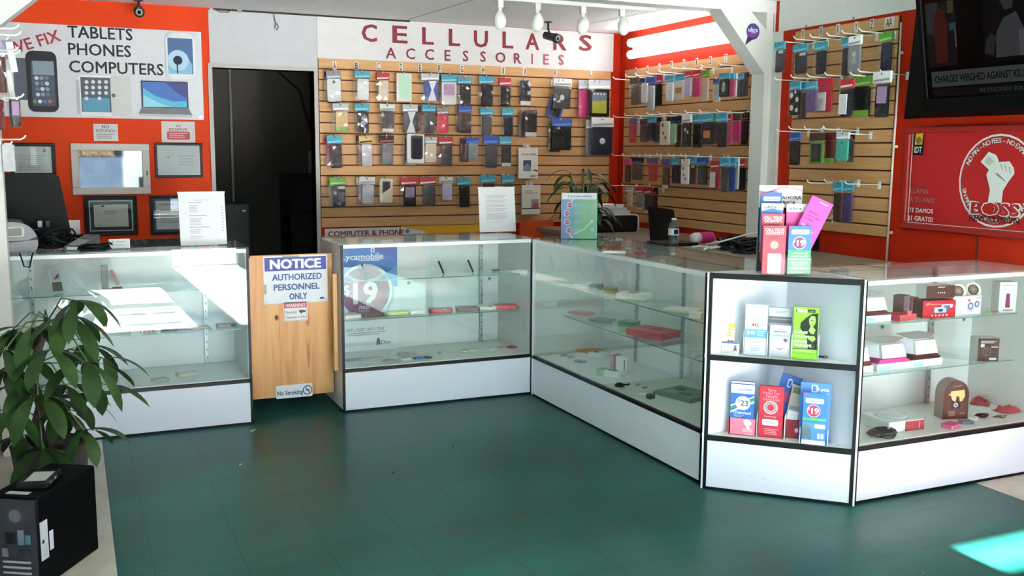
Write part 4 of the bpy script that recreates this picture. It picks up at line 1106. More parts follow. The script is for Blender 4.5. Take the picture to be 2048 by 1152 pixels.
def wallpanel(a, b, nm):
    n = Vector((b[1] - a[1], a[0] - b[0], 0)).normalized() * -.008
    mb = MB(); mb.prismz([a, b, (b[0] + n.x, b[1] + n.y), (a[0] + n.x, a[1] + n.y)], .01, CH - .022, LAMW); mb.make(nm, cab)
wallpanel((.008, .012), CB, 'back_panel'); wallpanel(CB, (CWD - .008, .012), 'back_panel')
for z0, z1 in ((CH - .024, CH), (.582, .606), (.222, .246), (0, .011)):
    mb = MB(); mb.box(.012, -.004, z0, CWD - .012, .006, z1, BLK, .0015); mb.make('black_edging', cab)
for x in (0, CWD - .014):
    mb = MB(); mb.box(x, -.004, 0, x + .014, .012, CH, BLK); mb.make('black_upright', cab)
for x in (-.009, CWD + .001):
    mb = MB(); mb.box(x, -.002, 0, x + .008, .010, CH, LAMW); mb.make('white_upright', cab)

# ------------------------------------------------------------------ pine gate with its signs
GX0, GX1, GY = .868, 1.352, 5.56
gz0, gz1 = on_y(590, 791.5, GY).z, on_y(590, 509, GY).z
g = thing('swing_gate', 'pine board gate between two display counters carrying the blue NOTICE sign', 'gate', (GX0, GY, 0))
GW = GX1 - GX0 - .002
mb = MB()
for k in range(3):
    mb.box(.022 + k * (GW - .022) / 3, 0, gz0, .022 + (k + 1) * (GW - .022) / 3 - .0008, .02, gz1, PINE)
mb.disc(.16, .54, .012, -.0006, M('#2f1c0e', 0.7), seg=12, sx=.6); mb.disc(.16, .54, .019, -.0004, M('#9a5f2b', 0.5), seg=14, sx=.7)
KN = M('#9a6128', 0.5); KN2 = M('#c28d4d', 0.5)
mb.face([(.335 + .035 * u, -.0005, v) for u, v in ((0, .22), (.5, .28), (.8, .38), (.9, .5), (.6, .54), (0.2, .52), (-.2, .54), (-.6, .5), (-.5, .36), (-.3, .28))], KN2)
mb.face([(.335 + .016 * u, -.0008, v) for u, v in ((0, .225), (.5, .3), (.6, .42), (0, .36), (-.6, .42), (-.4, .3))], KN)
mb.face([(.335 + .012 * u, -.0008, v) for u, v in ((0, .47), (.9, .5), (.7, .55), (-.7, .55), (-.9, .5))], KN)
mb.make('gate_leaf', g)
mb = MB()
mb.box(.0, -.012, gz0 + .002, .02, .012, .52, PINE); mb.box(.0, -.012, .522, .02, .012, gz1 - .01, PINE); mb.cbox((.012, -.014, .24), (.008, .006, .02), '#e0c9a8')
mb.make('hinge_post', g)
s = MB(); s.box(GX1 - .026, 5.445, .23, GX1 - .002, 5.47, .79, PINE, .002); s = s.make('door_stop')
tag(s, 'thin upright pine strip fixed to the counter side by the gate', 'stop')
def gsign(nm, label, px, base, items, dy=.004, r=.006):
    p, W, H = span_y(*px, GY - dy)
    return card(nm, label, 'sign', W, H, .003, base, items, p, r=r)
gsign('notice_sign', 'blue and white NOTICE AUTHORIZED PERSONNEL ONLY sign on the pine gate', (527, 655, 511, 606), '#d9dcdf', [
    ('r', .02, .69, .98, .97, '#1c2b86'), ('t', 'NOTICE', .5, .83, .205, '#e4e6ea', .80, .07),
    ('t', 'AUTHORIZED', .52, .555, .135, '#1f3f7d', .78, .05), ('t', 'PERSONNEL', .51, .345, .135, '#1f3f7d', .72, .05), ('t', 'ONLY', .53, .145, .135, '#1f3f7d', .28, .05),
    ('r', .87, .06, .94, .10, '#1c2b6a'), ('c', .03, .05, .012, '#555'), ('c', .97, .05, .012, '#555'), ('r', .005, .22, .04, .42, '#a58f70'), ('r', .3, .972, .56, .998, '#8f8a80')])
gsign('warning_sign', 'small WARNING security cameras sign right below the blue NOTICE sign', (567, 615, 604, 642), '#dcdcda', [
    ('rr', .03, .03, .97, .97, .06, '#a8384a'), ('rr', .045, .045, .955, .955, .06, '#dcdcda'), ('r', .045, .70, .955, .955, '#b04656'), ('t', 'WARNING', .5, .83, .17, '#ecdcdc', .8, .03),
    ('t', 'Security', .32, .48, .13, '#3f4246', .46), ('p', [(.62, .55), (.78, .58), (.94, .52), (.9, .45), (.78, .44), (.76, .38), (.68, .42)], '#303236'), ('t', 'Cameras In Use', .5, .22, .12, '#3f4246', .82)])
gsign('no_smoking_sign', 'white No Smoking sticker along the bottom of the pine gate', (552, 625, 769, 795), '#d8dbe2', [
    ('t', 'No Smoking', .38, .42, .34, '#1d2a55', .70, .03), ('c', .86, .5, .36, '#333b44', .29), ('r', .81, .46, .92, .54, '#333b44'), ('p', [(.80, .72), (.82, .76), (.93, .30), (.91, .26)], '#333b44')])
for nm_ in ('no_smoking_sign',):
    bpy.data.objects[nm_].rotation_euler = (0, 0, 0)

# ------------------------------------------------------------------ goods lying in the counters
ZD = KICK + .009
def flat(name, label, cat, x, y, z, plane, pv, L, Wd, T, col, rz=0.0, extra=None, group=None, side=None):
    """small flat thing lying on a level surface; pixel on the vertical plane gives the spot"""
    q = on_y(x, y, pv) if plane == 'y' else on_x(x, y, pv)
    mb = MB(); mb.prismz(rr(-L / 2, -Wd / 2, L / 2, Wd / 2, min(L, Wd) * .15, 3), 0, T, side or M(col, 0.4))
    if extra: extra(mb, L, Wd, T)
    mb.prismz(rr(-L / 2 + .002, -Wd / 2 + .002, L / 2 - .002, Wd / 2 - .002, min(L, Wd) * .15, 3), T, T + .0006, M(col, 0.4))
    o = mb.make(name); tag(o, label, cat, group)
    return place(o, (q.x, q.y, z), rz)
def camhole(c='#2a2a2c'):
    def f(mb, L, W, T): mb.X = mb.X @ Matrix(); mb.prismz(rr(-L * .44, -W * .1, -L * .36, W * .14, .004, 2), T, T + .0012, M(c))
    return f
def strap(c):
    def f(mb, L, W, T): mb.prismz(rr(L * .1, -W * .52, L * .22, W * .1, .003, 2), T, T + .0016, M(c))
    return f
# middle counter, lower shelf
for (x, y, c, w, L, ex, r) in [
 (700, 632, '#e2ddd2', 'cream framed', .11, camhole(), .2), (744, 630, '#5d3a35', 'brown', .13, None, .1), (794, 630, '#9aa82e', 'lime green', .13, camhole('#2c3016'), -.05), (832, 630, '#cfd6d4', 'clear', .09, None, 0),
 (881, 626, '#a8212f', 'red wallet', .14, strap('#d98a92'), -.2), (935, 621, '#5e1420', 'dark red wallet', .145, camhole('#c7c2c4'), -.25), (972, 615, '#d9d2c6', 'cream', .12, strap('#9a2a30'), -.15), (1008, 610, '#d8414a', 'coral', .15, None, -.2)]:
    flat('phone_case', '%s phone case lying on the lower glass shelf of the middle counter' % w, 'phone case', x, y, .511, 'y', 5.58, L, .095, .02, c, r, ex, 'phone cases on the middle counter shelf')
# middle counter, upper shelf: slim black pens leaning on clear stands
for (x, y0, y1, w) in [(727, 527, 546, 'behind the poster'), (881, 521, 543, 'in the middle'), (940, 518, 541, 'near the metal upright')]:
    q = on_y(x, y1, 5.66)
    t = thing('stylus_stand', 'slim black stylus on a clear stand, %s of the upper middle shelf' % w if 'middle' in w else 'slim black stylus on a clear stand %s on the upper shelf' % w, 'stylus', (q.x, 5.66, .7355))
    mb = MB(); mb.add([(-.025, -.03, 0), (.025, -.03, 0), (.025, .05, 0), (-.025, .05, 0), (-.025, .03, .06), (.025, .03, .06)], [(0, 3, 2, 1), (0, 1, 5, 4), (2, 3, 4, 5), (0, 4, 3), (1, 2, 5)], ACRYL); mb.make('stand', t)
    mb = MB(); mb.tube([(.008, -.032, .004), (-.002, .028, .072)], .0052, BLK, 8); mb.make('stylus', t)
flat('charging_clip', 'small grey clip lying at the end of the upper shelf by the metal upright', 'clip', 992, 541, .7355, 'y', 5.66, .05, .03, .01, '#8d8b86', .4)
# middle counter, deck
for (x, y, L, W_, c, w, r) in [
 (707, 706, .09, .05, '#8f979c', 'grey flat screen part at the front left', .1), (732, 704, .07, .045, '#a7adb0', 'pale grey screen part', -.1), (752, 702, .08, .045, '#b5babc', 'silver screen part', .1),
 (812, 721, .05, .03, '#dedfdd', 'white plug', .3), (837, 716, .06, .045, '#3f84b0', 'blue adapter', .2), (855, 717, .035, .05, '#5d5f66', 'dark grey adapter', .4),
 (930, 706, .06, .035, '#dcdcd6', 'white earbud box', .5), (946, 700, .05, .03, '#d8d5cb', 'cream earbud box', -.2), (984, 707, .08, .06, '#d6d3d0', 'white card with red edge', .25), (1001, 704, .06, .05, '#c9a3a3', 'pinkish card', .2), (1022, 698, .05, .04, '#c24a56', 'red memory card case', .2), (1036, 696, .05, .04, '#b6424c', 'dark red memory card case', .1), (930, 697, .05, .035, '#cfc6b4', 'tan paper tag', -.5), (879, 709, .02, .02, '#9a9c9f', 'small round grey ring', 0)]:
    flat('phone_part', '%s on the floor of the middle counter' % w, 'accessory', x, y, ZD, 'y', 5.58 if y < 712 else 5.48, L, W_, .008, c, r, None, 'small goods on the middle counter floor')
def coil(label, x, y, pl, pv, z, col, n=4, R_=.035, seed=1, name='coiled_cable', thick=.0028, group=None):
    rnd = random.Random(seed); q = on_y(x, y, pv) if pl == 'y' else on_x(x, y, pv)
    pts = []
    for i in range(n * 12 + 1):
        a = i / 12 * 2 * math.pi
        rad = R_ * (1 + .25 * math.sin(a * 1.7 + seed)) ; pts.append((rad * 1.3 * math.cos(a) + .012 * math.sin(a * .31 + seed), rad * math.sin(a), thick + .0035 * (i / 12) + .002 * math.sin(a * 2.3)))
    mb = MB(); mb.tube(pts, thick, col, 5)
    o = mb.make(name); tag(o, label, 'cable', group); return place(o, (q.x, q.y, z))
coil('clear coiled cable lying at the front left of the middle counter floor', 735, 722, 'y', 5.45, ZD, M('#c5ccd0', 0.3), 4, .03, 3)
coil('grey coiled cable beside the white plug on the middle counter floor', 778, 720, 'y', 5.46, ZD, M('#9aa4aa', 0.3), 3, .026, 5)
coil('thin grey cable looped behind the blue adapter on the middle counter floor', 812, 706, 'y', 5.6, ZD, M('#b3b9bd', 0.3), 3, .04, 8)
p, W, H = span_y(683, 795, 490, 712, 5.84)
card('price_poster', 'blue poster with a purple round $19 price standing at the back of the middle counter', 'poster', W, H, .003, M('#dfe2e6', 0.35), [
    ('r', 0, .62, 1, 1, '#2f6ab4'), ('p', [(0, .62), (1, .62), (1, .80), (.4, .66)], '#5c9ad2'), ('p', [(.35, 1), (1, 1), (1, .86)], '#24509c'),
    ('t', 'Lycamobile', .38, .90, .055, '#e9edf2', .74, .03), ('lines', .3, .855, .7, .875, 1, '#c3d2e8'), ('c', .56, .955, .02, '#e9edf2', .012),
    ('c', .44, .575, .255, '#a9aeb6'), ('c', .42, .585, .25, '#e6e4e8'), ('c', .42, .585, .225, '#8a2a62'), ('p', [(.02, .70), (.24, .79), (.62, .62), (.80, .52), (.72, .42)], '#9a2f50'),
    ('t', '$', .09, .60, .11, '#e9e6ea', .10, .03), ('t', '19', .42, .575, .20, '#e9e6ea', .44, .05), ('t', '/mo.', .40, .45, .04, '#e9e6ea', .2, .02),
    ('t', 'INT\'L TEXT - INT\'L TEXT', .42, .245, .028, '#7d828a', .68, .02), ('lines', .1, .19, .8, .225, 2, '#a5aab2'), ('r', .04, .10, .58, .13, '#c5c7d6'), ('p', [(.60, .10), (.68, .10), (.66, .16), (.62, .16)], '#3a4a50'), ('t', 'Dist', .78, .12, .035, '#6d7a80', .18, .02)], p)

# left counter
for (x, y0, y1, lab, its, c) in [
 (116, 529, 571, 'small picture card of a phone leaning on the upper shelf behind the plant', [('r', .1, .5, .9, .95, '#b9bcc0'), ('p', [(.3, .55), (.7, .62), (.8, .8), (.6, .75)], '#7a2a34'), ('r', .1, .05, .9, .45, '#5d5b4c')], '#cfd0d0')]:
    q = on_y(x, y1, 5.6)
    t = card('picture_card', lab, 'card', .062, .125, .004, c, its, (q.x, 5.6, .7355), 0.35, rx=-.35)
q = on_y(226, 572, 5.6)
t = thing('display_stand', 'grey upright display stand with red pieces on the upper shelf of the left counter', 'stand', (q.x, 5.6, .7355))
mb = MB(); mb.box(-.055, 0, 0, -.022, .01, .135, M('#7f8386', 0.4), .002); mb.make('upright', t)
mb = MB(); mb.box(-.05, -.03, 0, .05, .03, .008, M('#c9cdd0', 0.3), .002); mb.make('foot', t)
mb = MB(); mb.cbox((.02, -.01, .012), (.05, .02, .01), '#8e2a30', .002); mb.make('red_piece', t)
mb = MB(); mb.add([(-.018, .0, .10), (.0, 0, .11), (.035, 0, .03), (.02, 0, .02), (-.018, .008, .10), (.0, .008, .11), (.035, .008, .03), (.02, .008, .02)], [(0, 3, 2, 1), (4, 5, 6, 7), (0, 1, 5, 4), (1, 2, 6, 5), (2, 3, 7, 6), (3, 0, 4, 7)], '#b9898a'); mb.make('sloping_arm', t)
for (x, y, L, W_, T, c, w, r) in [(222, 670, .09, .06, .008, '#b9bdbb', 'clear flat', .1), (248, 668, .07, .05, .01, '#a5a19a', 'grey brown', -.1), (297, 669, .08, .05, .012, '#d9c9c6', 'white with red print', .05), (339, 668, .085, .06, .02, '#5b4652', 'dark purple', .1), (372, 665, .07, .05, .012, '#7d8288', 'slate grey', 0), (402, 661, .08, .05, .01, '#b3a591', 'beige', .2), (452, 660, .10, .05, .016, '#8d7c66', 'tan and black', .15)]:
    ex = None
    if 'red print' in w:
        ex = lambda mb, L, W, T: [mb.box(-.03 + k * .022, -W / 2 - .001, .002, -.014 + k * .022, -W / 2, T - .002, '#b53038') for k in range(3)]
    if 'black' in w:
        ex = lambda mb, L, W, T: mb.box(L * .2, -W / 2 - .001, 0, L / 2, -W / 2 + .01, T, '#2a2622')
    flat('accessory_pack', '%s accessory pack on the lower shelf of the left counter' % w, 'accessory', x, y, .511, 'y', 5.54, L, W_, T, c, r, ex, 'packs on the left counter shelf')
flat('accessory_pack', 'small grey pack on the floor of the left counter', 'accessory', 320, 764, ZD, 'y', 5.47, .085, .06, .012, '#a9a49c', .3)
flat('accessory_pack', 'crumpled clear bag on the floor of the left counter', 'accessory', 374, 757, ZD, 'y', 5.55, .11, .08, .014, '#c3beab', .1)

# long counter, upper shelf
def bx(name, label, cat, x, y, z, X, L, Wd, T, col, rz, side=None, extra=None, group=None):
    q = on_x(x, y, X); mb = MB(); mb.box(-L / 2, -Wd / 2, 0, L / 2, Wd / 2, T, M(col, 0.45), .002)
    if side: mb.box(-L / 2 - .0006, -Wd / 2 + .001, .001, -L / 2 + .004, Wd / 2 - .001, T - .001, side)
    if extra: extra(mb, L, Wd, T)
    return place(tag(mb.make(name), label, cat, group), (q.x, q.y, z), rz)
bx('tablet', 'white tablet with dark edge lying on the upper shelf of the long counter', 'tablet', 1180, 576, .706, 2.75, .20, .13, .010, '#cfcfc9', QR + .9, '#2c2e30')
bx('gift_box', 'blue grey small box beside the green one on the upper shelf of the long counter', 'box', 1192, 588, .706, 2.70, .06, .10, .03, '#5f737a', QR + .8)
bx('gift_box', 'olive green small box on the upper shelf of the long counter', 'box', 1221, 594, .706, 2.70, .06, .09, .032, '#7c9157', QR + .8)
bx('gift_box', 'large white box beside the green one on the upper shelf of the long counter', 'box', 1268, 597, .706, 2.72, .17, .10, .03, '#d9d7cf', QR + .55, None, lambda mb, L, W, T: mb.cbox((0, 0, T + .002), (.05, .03, .004), '#a88f7d'))
bx('tablet', 'beige tablet with black edge at the near end of the upper shelf, long counter', 'tablet', 1365, 633, .706, 2.72, .17, .12, .012, '#bdb6a8', QR + .6, '#26282a')
bx('gift_box', 'white box with a red mark at the near end of the long counter', 'box', 1393, 640, .706, 2.66, .06, .05, .03, '#d2cfca', QR + .6, None, lambda mb, L, W, T: mb.cbox((-L / 2 - .0006, 0, T * .5), (.002, .012, .018), '#b2393f'))
bx('tablet_case', 'pink flat case at the far end of the lower shelf, long counter', 'tablet case', 1163, 633, .521, 2.75, .13, .10, .012, '#cf7f86', QR + .4)
bx('tablet_case', 'dark flat case on the lower shelf of the long counter', 'tablet case', 1205, 637, .521, 2.75, .12, .11, .010, '#6d6a6c', QR + .5)
bx('gift_box', 'green box behind the red boxes on the lower shelf of the long counter', 'box', 1258, 661, .521, 2.80, .10, .08, .03, '#4f8a58', QR + .5)
bx('tablet_case', 'large red tablet case stack on the lower shelf of the long counter', 'tablet case', 1306, 675, .521, 2.77, .24, .16, .035, '#b53a46', QR + .35, None, lambda mb, L, W, T: mb.cbox((.01, .01, T + .001), (.05, .03, .003), '#7c5a5c'))
flat('cable_pack', 'clear cable pack at the near end of the lower shelf, long counter', 'accessory', 1387, 722, .521, 'x', 2.66, .07, .05, .01, '#b3bcc0', .4)
# long counter, deck
bx('phone_box', 'red and white phone box standing on the floor of the long counter', 'box', 1244, 744, ZD, 2.80, .11, .07, .085, '#d4d2cf', QR + .45, None, lambda mb, L, W, T: (mb.box(-L / 2 - .001, -W / 2, 0, -L / 2 + .034, W / 2 + .001, T + .001, '#b2303a'), mb.box(-L / 2 + .02, -W / 2 - .001, .0, -L / 2 + .035, -W / 2, T, '#b2303a'), mb.box(L / 2 - .02, -W / 2 - .001, .012, L / 2 - .014, -W / 2, T - .01, '#2a2a2c')))
bx('phone_box', 'white box with green end lying on the floor of the long counter', 'box', 1222, 766, ZD, 2.68, .15, .06, .032, '#d9dad4', QR + .5, None, lambda mb, L, W, T: (mb.box(-L / 2 - .001, -W / 2 - .001, 0, -L / 2 + .045, W / 2 + .001, T + .001, '#6f9c5c'), mb.cbox((.01, .0, T + .002), (.05, .02, .004), '#3c4046')))
bx('envelope', 'orange padded envelope at the back of the long counter floor', 'envelope', 1185, 710, ZD, 2.90, .2, .12, .012, '#d29a58', QR + .3)
bx('phone_box', 'small red box in the far corner of the long counter floor', 'box', 1084, 708, ZD, 2.62, .03, .05, .03, '#b8382f', QR)
bx('phone_box', 'white box with dark marks behind the red and white one, long counter', 'box', 1198, 722, ZD, 2.86, .11, .07, .03, '#cfd2d2', QR + .5, None, lambda mb, L, W, T: mb.cbox((-.02, 0, T + .001), (.03, .02, .003), '#2c2e30'))
for i, (x, y, w) in enumerate([(1100, 706, 'farthest'), (1112, 714, 'second farthest'), (1128, 725, 'third'), (1142, 731, 'fourth'), (1155, 737, 'fifth and nearest'), (1166, 733, 'rearmost'), (1108, 701, 'hindmost far')]):
    flat('ear_bud_pack', 'tiny grey earphone pack on the long counter floor, %s of the row' % w, 'accessory', x, y, ZD, 'x', 2.68 + .02 * (i % 2), .04, .03, .01, '#8e9498', .5, None, 'earphone packs in the long counter')
coil('black cable bundle on the floor of the long counter by its front glass', 1242, 777, 'x', 2.60, ZD, M('#1d1d1f', 0.4), 3, .022, 2, thick=.004)
coil('white coiled charger cable near the dark plug in the long counter', 1288, 796, 'x', 2.62, ZD, M('#d6d4cd', 0.4), 3, .02, 4, thick=.004)
flat('charger_plug', 'dark grey plug beside the white coiled cable in the long counter', 'plug', 1301, 801, ZD, 'x', 2.61, .04, .03, .022, '#55534f', .3)
for x, y, c, w in ((1290, 762, '#c9673a', 'orange'), (1325, 770, '#c04a35', 'red orange'), (1312, 777, '#2a2a2a', 'tiny black'), (1276, 775, '#8d959a', 'grey')):
    flat('memory_card', '%s small piece among the goods at the near end, long counter floor' % w, 'accessory', x, y, ZD, 'x', 2.70, .035, .02, .006, c, .6, None)
bx('tool_bag', 'grey green zip bag of parts at the near end of the long counter floor', 'bag', 1370, 786, ZD, 2.80, .24, .2, .02, '#78857e', QR + .25, None, lambda mb, L, W, T: [mb.prismz(rr(a - .03, b - .02, a + .03, b + .02, .01, 3), T, T + .004, c) for a, b, c in ((-.06, .03, '#4c5a56'), (.03, -.03, '#566e68'), (.06, .05, '#8d958c'), (-.05, -.05, '#9aa39b'))])

# ------------------------------------------------------------------ brochures on and in the corner shelf
def onc(x, y, off=0.0):
    """point on the vertical plane parallel to the cabinet front, off metres behind it"""
    n = Vector((d2.y, -d2.x, 0)).normalized() * -1
    o = A2 + n * off; d = ray(x, y); t = (o.dot(n)) / d.dot(n)
    return Vector((0, 0, CAMH)) + d * t
def span_c(x0, x1, y0, y1, off):
    a, b = onc(x0, (y0 + y1) / 2, off), onc(x1, (y0 + y1) / 2, off); t_, u_ = onc((x0 + x1) / 2, y0, off), onc((x0 + x1) / 2, y1, off)
    p = (a + b) / 2; p.z = u_.z
    return p, (Vector((b.x - a.x, b.y - a.y, 0))).length, t_.z - u_.z
BL, RD_, GRN, WH = '#2f66b8', '#bf3346', '#2f9a58', '#e4e6e8'
PRICE19 = [('r', 0, .5, 1, 1, BL), ('r', 0, 0, 1, .5, GRN), ('p', [(0, 1), (.2, 1), (0, .93)], '#d0424e'), ('rr', .12, .83, .9, .93, .03, WH), ('t', 'Lycamobile', .51, .88, .05, '#3a62a8', .66, .02),
    ('c', .48, .655, .135, '#d9cfe0'), ('c', .48, .655, .118, '#6b1f4c'), ('t', '$', .26, .69, .07, WH, .09, .02), ('t', '19', .54, .655, .13, WH, .34, .05),
    ('t', 'Unlimited', .5, .445, .05, '#cfe6d6', .7, .03), ('t', 'Nationwide', .5, .385, .05, '#bfe0ea', .78, .03), ('r', 0, .31, 1, .335, WH), ('t', '1000 MINUTES', .5, .25, .045, '#d5e8da', .74, .02), ('lines', .2, .16, .8, .22, 2, '#9fd0b0'), ('rr', .1, .115, .9, .145, .012, WH), ('lines', .1, .03, .9, .09, 2, '#8cc5a0')]
CALL = lambda: [('t', 'CALL YOUR', .5, .92, .06, '#f0dcdc', .84, .04), ('t', 'COUNTRY!', .5, .85, .06, '#f0dcdc', .78, .04), ('lines', .28, .72, .76, .80, 2, '#7d1f2c'), ('c', .5, .61, .085, '#7a9a78'), ('t', '$1', .5, .63, .05, '#e6ece0', .22, .04), ('lines', .38, .56, .62, .59, 1, '#cfd8cc'), ('rr', .22, .02, .82, .43, .03, '#f2efec'), ('p', [(.08, .12), (.2, .14), (.18, .17), (.08, .15)], '#8e2a3a'), ('p', [(.84, .12), (.96, .16), (.86, .17)], '#8e2a3a')]
hrz = math.radians(-27)
hp = on_z(1572, 551, CH)
hx = Matrix.Rotation(hrz, 3, 'Z')
sc_ = .0
k19 = on_z(1571, 551, CH); dist = (k19 - Vector((0, 0, CAMH))).dot(CF); PXM = dist / FPX      # metres per pixel on the stand
stand = thing('brochure_holder', 'clear tiered brochure holder on top of the corner shelf unit', 'brochure holder', hp, hrz)
hw = .100
mb = MB()
for i in range(4):
    y = .001 + i * .034; z = i * .062
    for s_ in (-1, 1):
        xa, xb = (0.002, .104) if s_ > 0 else (-.104, -.002)
        mb.box(xa, y, 0 if i == 0 else z - .02, xb, y + .0025, z + .075, ACRYL)
mb.make('pocket', stand)
mb = MB()
for x in (-.106, -.001, .104): mb.box(x, .004, .0, x + .002, .135, .1, ACRYL)
mb.box(-.104, .004, .0002, .104, .14, .003, ACRYL); mb.make('divider', stand)
def onstand(name, label, cx, y, z0, W, H, base, items, ry=0.0, rx=0.0, T=.008, r=0):
    p = hp + hx @ Vector((cx, y, z0))
    return card(name, label, 'brochure', W, H, T, base, items, p, hrz, rx, ry, side=None, r=r)
onstand('brochure', 'red CALL YOUR COUNTRY brochure, lowest in the tiered holder', -.053, .008, .004, .095, .205, RD_, CALL())
onstand('brochure', 'blue and green $19 brochure in the front of the tiered holder', .053, .008, .004, .095, .205, BL, PRICE19)
onstand('brochure', 'red CALL YOUR COUNTRY brochure standing behind the lowest red one', -.055, .040, .05, .094, .208, '#b03040', CALL())
onstand('brochure', 'white topped blue brochure just above the red ones in the tiered holder', -.053, .074, .09, .092, .21, '#d6dbe2', [('t', 'ultra', .4, .93, .06, '#3a4a6a', .55, .03), ('p', [(0, .8), (1, .8), (1, .86), (.5, .9), (0, .85)], '#3f78c0'), ('r', 0, 0, 1, .8, '#3f78c0')])
onstand('brochure', 'blue brochure highest in the tiered holder, behind the ones reading CALL YOUR COUNTRY', -.052, .108, .13, .090, .215, '#2a5aa8', [('p', [(0, 1), (.2, 1), (0, .94)], '#c0303c'), ('rr', .12, .83, .92, .92, .03, '#dfe6ee'), ('t', 'Lycamobile', .52, .875, .05, '#2a5aa8', .66, .02)])
onstand('brochure', 'white topped magenta brochure standing upright behind the blue and green $19 brochure', .05, .060, .095, .092, .205, '#c22f7e', [('r', 0, .83, 1, 1, '#d9d9da'), ('t', 'ultra', .4, .91, .06, '#3c3f48', .55, .03)])
onstand('brochure', 'magenta phone plan brochure tilted to one side behind the $19 brochure', .060, .032, .122, .096, .215, '#d52f96', [
    ('t', 'simple', .62, .94, .035, '#eec0dc', .4, .02), ('t', 'Ahorra', .36, .70, .045, '#7a1058', .44, .03), ('t', 'con un plan', .44, .62, .04, '#7a1058', .62, .02), ('t', 'prepago', .34, .555, .04, '#7a1058', .4, .02), ('t', 'sin', .2, .42, .06, '#f0d4e6', .2, .04), ('t', 'contrato', .42, .34, .06, '#f0d4e6', .62, .04), ('t', 'anual', .34, .26, .06, '#f0d4e6', .4, .04)], ry=.42, T=.012)
bk = hp + hx @ Vector((-.006, .142, 0))
card('counter_sign', 'white sign with a pink ribbon picture standing behind the tiered brochures', 'sign', .185, .375, .004, '#e2e0df', [
    ('p', [(0, .925), (.15, .91), (.3, .925), (.5, .97), (.75, .965), (1, .94), (1, .945), (.75, .975), (.5, .98), (.3, .94), (.15, .92), (0, .93)], '#b2566e'), ('p', [(.2, .915), (.5, .945), (.7, .975), (.9, .955), (.7, .965), (.5, .935)], '#d59aa8'),
    ('t', 'TELCEL AHORA', .52, .86, .04, '#3c3c42', .92, .03), ('t', 'EN AMERICA.', .48, .80, .04, '#3c3c42', .8, .03), ('r', 0, .0, 1, .745, '#26242a')], bk, hrz)

def inc(name, label, cat, px, off, base, items, T=.01, rx=0.0, ry=0.0, holder=None, group=None, rz=0.0, z0=None):
    p, W, H = span_c(*px, off)
    if z0 is not None: p.z = z0
    return card(name, label, cat, W, H, T, base, items, p, CAZ + rz, rx, ry, group)
def pocket(label, px, off, z0, D=.05, sides='#dfe3e6', h=.62, name='brochure_holder'):
    p, W, H = span_c(*px, off); p.z = z0
    t = thing(name, label, 'brochure holder', p, CAZ)
    W += .006
    mb = MB(); mb.box(-W / 2, 0, 0, W / 2, .002, H * h, ACRYL); mb.make('front_plate', t)
    mb = MB()
    for x in (-W / 2 - .002, W / 2): mb.box(x, 0, 0, x + .002, D, H * h, M(sides, 0.3))
    mb.make('side_plate', t)
    mb = MB(); mb.box(-W / 2, .002, 0, W / 2, D, .002, M(sides, .3)); mb.make('base_plate', t)
    return t
ZS1, ZS2 = .6035, .2435
t = inc('card_stand', 'yellow and red price card standing behind business cards, upper corner shelf', 'card', (1440, 1468, 649, 708), .075, '#e6d9b0', [('r', 0, .86, 1, 1, '#d9b04a'), ('lines', .08, .55, .92, .85, 3, '#c9a24a'), ('r', 0, .0, 1, .2, '#c9d2dc'), ('t', '¢5.90', .5, .34, .2, '#c03a42', .94, .04)], .004, rx=-.12, z0=ZS1)
t = inc('business_cards', 'white business cards in a small holder on the upper corner shelf', 'card', (1443, 1478, 683, 707), .05, '#e4e6e8', [('r', 0, .88, 1, 1, '#3f6ea8'), ('t', 'cellular', .25, .74, .1, '#4a9a6a', .3, .02), ('c', .78, .68, .1, '#7a6a66'), ('p', [(.68, .3), (.88, .3), (.85, .6), (.71, .6)], '#5d5a66'), ('lines', .08, .1, .9, .35, 3, '#a4a8b0')], .012, rx=-.2, z0=ZS1)
HB = (1490, 1534, 608, 709); HG = (1537, 1583, 612, 714); HN = (1586, 1636, 615, 719)
for px, lab, o in ((HB, 'holder with white side plates around the 4G LTE brochure', .05), (HG, 'holder with white side plates around the silver brochure', .045), (HN, 'holder with white side plates around the green brochure', .04)):
    pocket(lab, px, o, ZS1, h=.48)
inc('brochure', 'white UNLIMITED 4G LTE brochure with a blue $40 band, upper corner shelf', 'brochure', HB, .056, '#d3dae2', [
    ('r', 0, .5, 1, 1, '#e4e9ee'), ('t', 'SIMPLE', .58, .91, .035, '#b9c0c8', .5, .01), ('lines', .4, .78, .9, .8, 1, '#aab0b8'), ('t', 'UNLIMITED', .54, .70, .04, '#8b8f98', .58, .02), ('t', '4G', .45, .605, .07, '#b84a58', .34, .06), ('t', 'LTE', .72, .605, .06, '#8b8f98', .24, .03), ('r', 0, .35, 1, .52, '#5fa3cc'), ('t', '$40', .28, .44, .09, '#e4eef4', .36, .04), ('lines', .55, .38, .95, .5, 3, '#a9cfe4'), ('rr', .36, .22, .7, .29, .03, '#8fb4d4'), ('t', 'simply', .54, .255, .04, '#e2ecf4', .3, .03), ('lines', .3, .08, .75, .16, 2, '#9aa6b4')], .02, z0=ZS1 + .003)
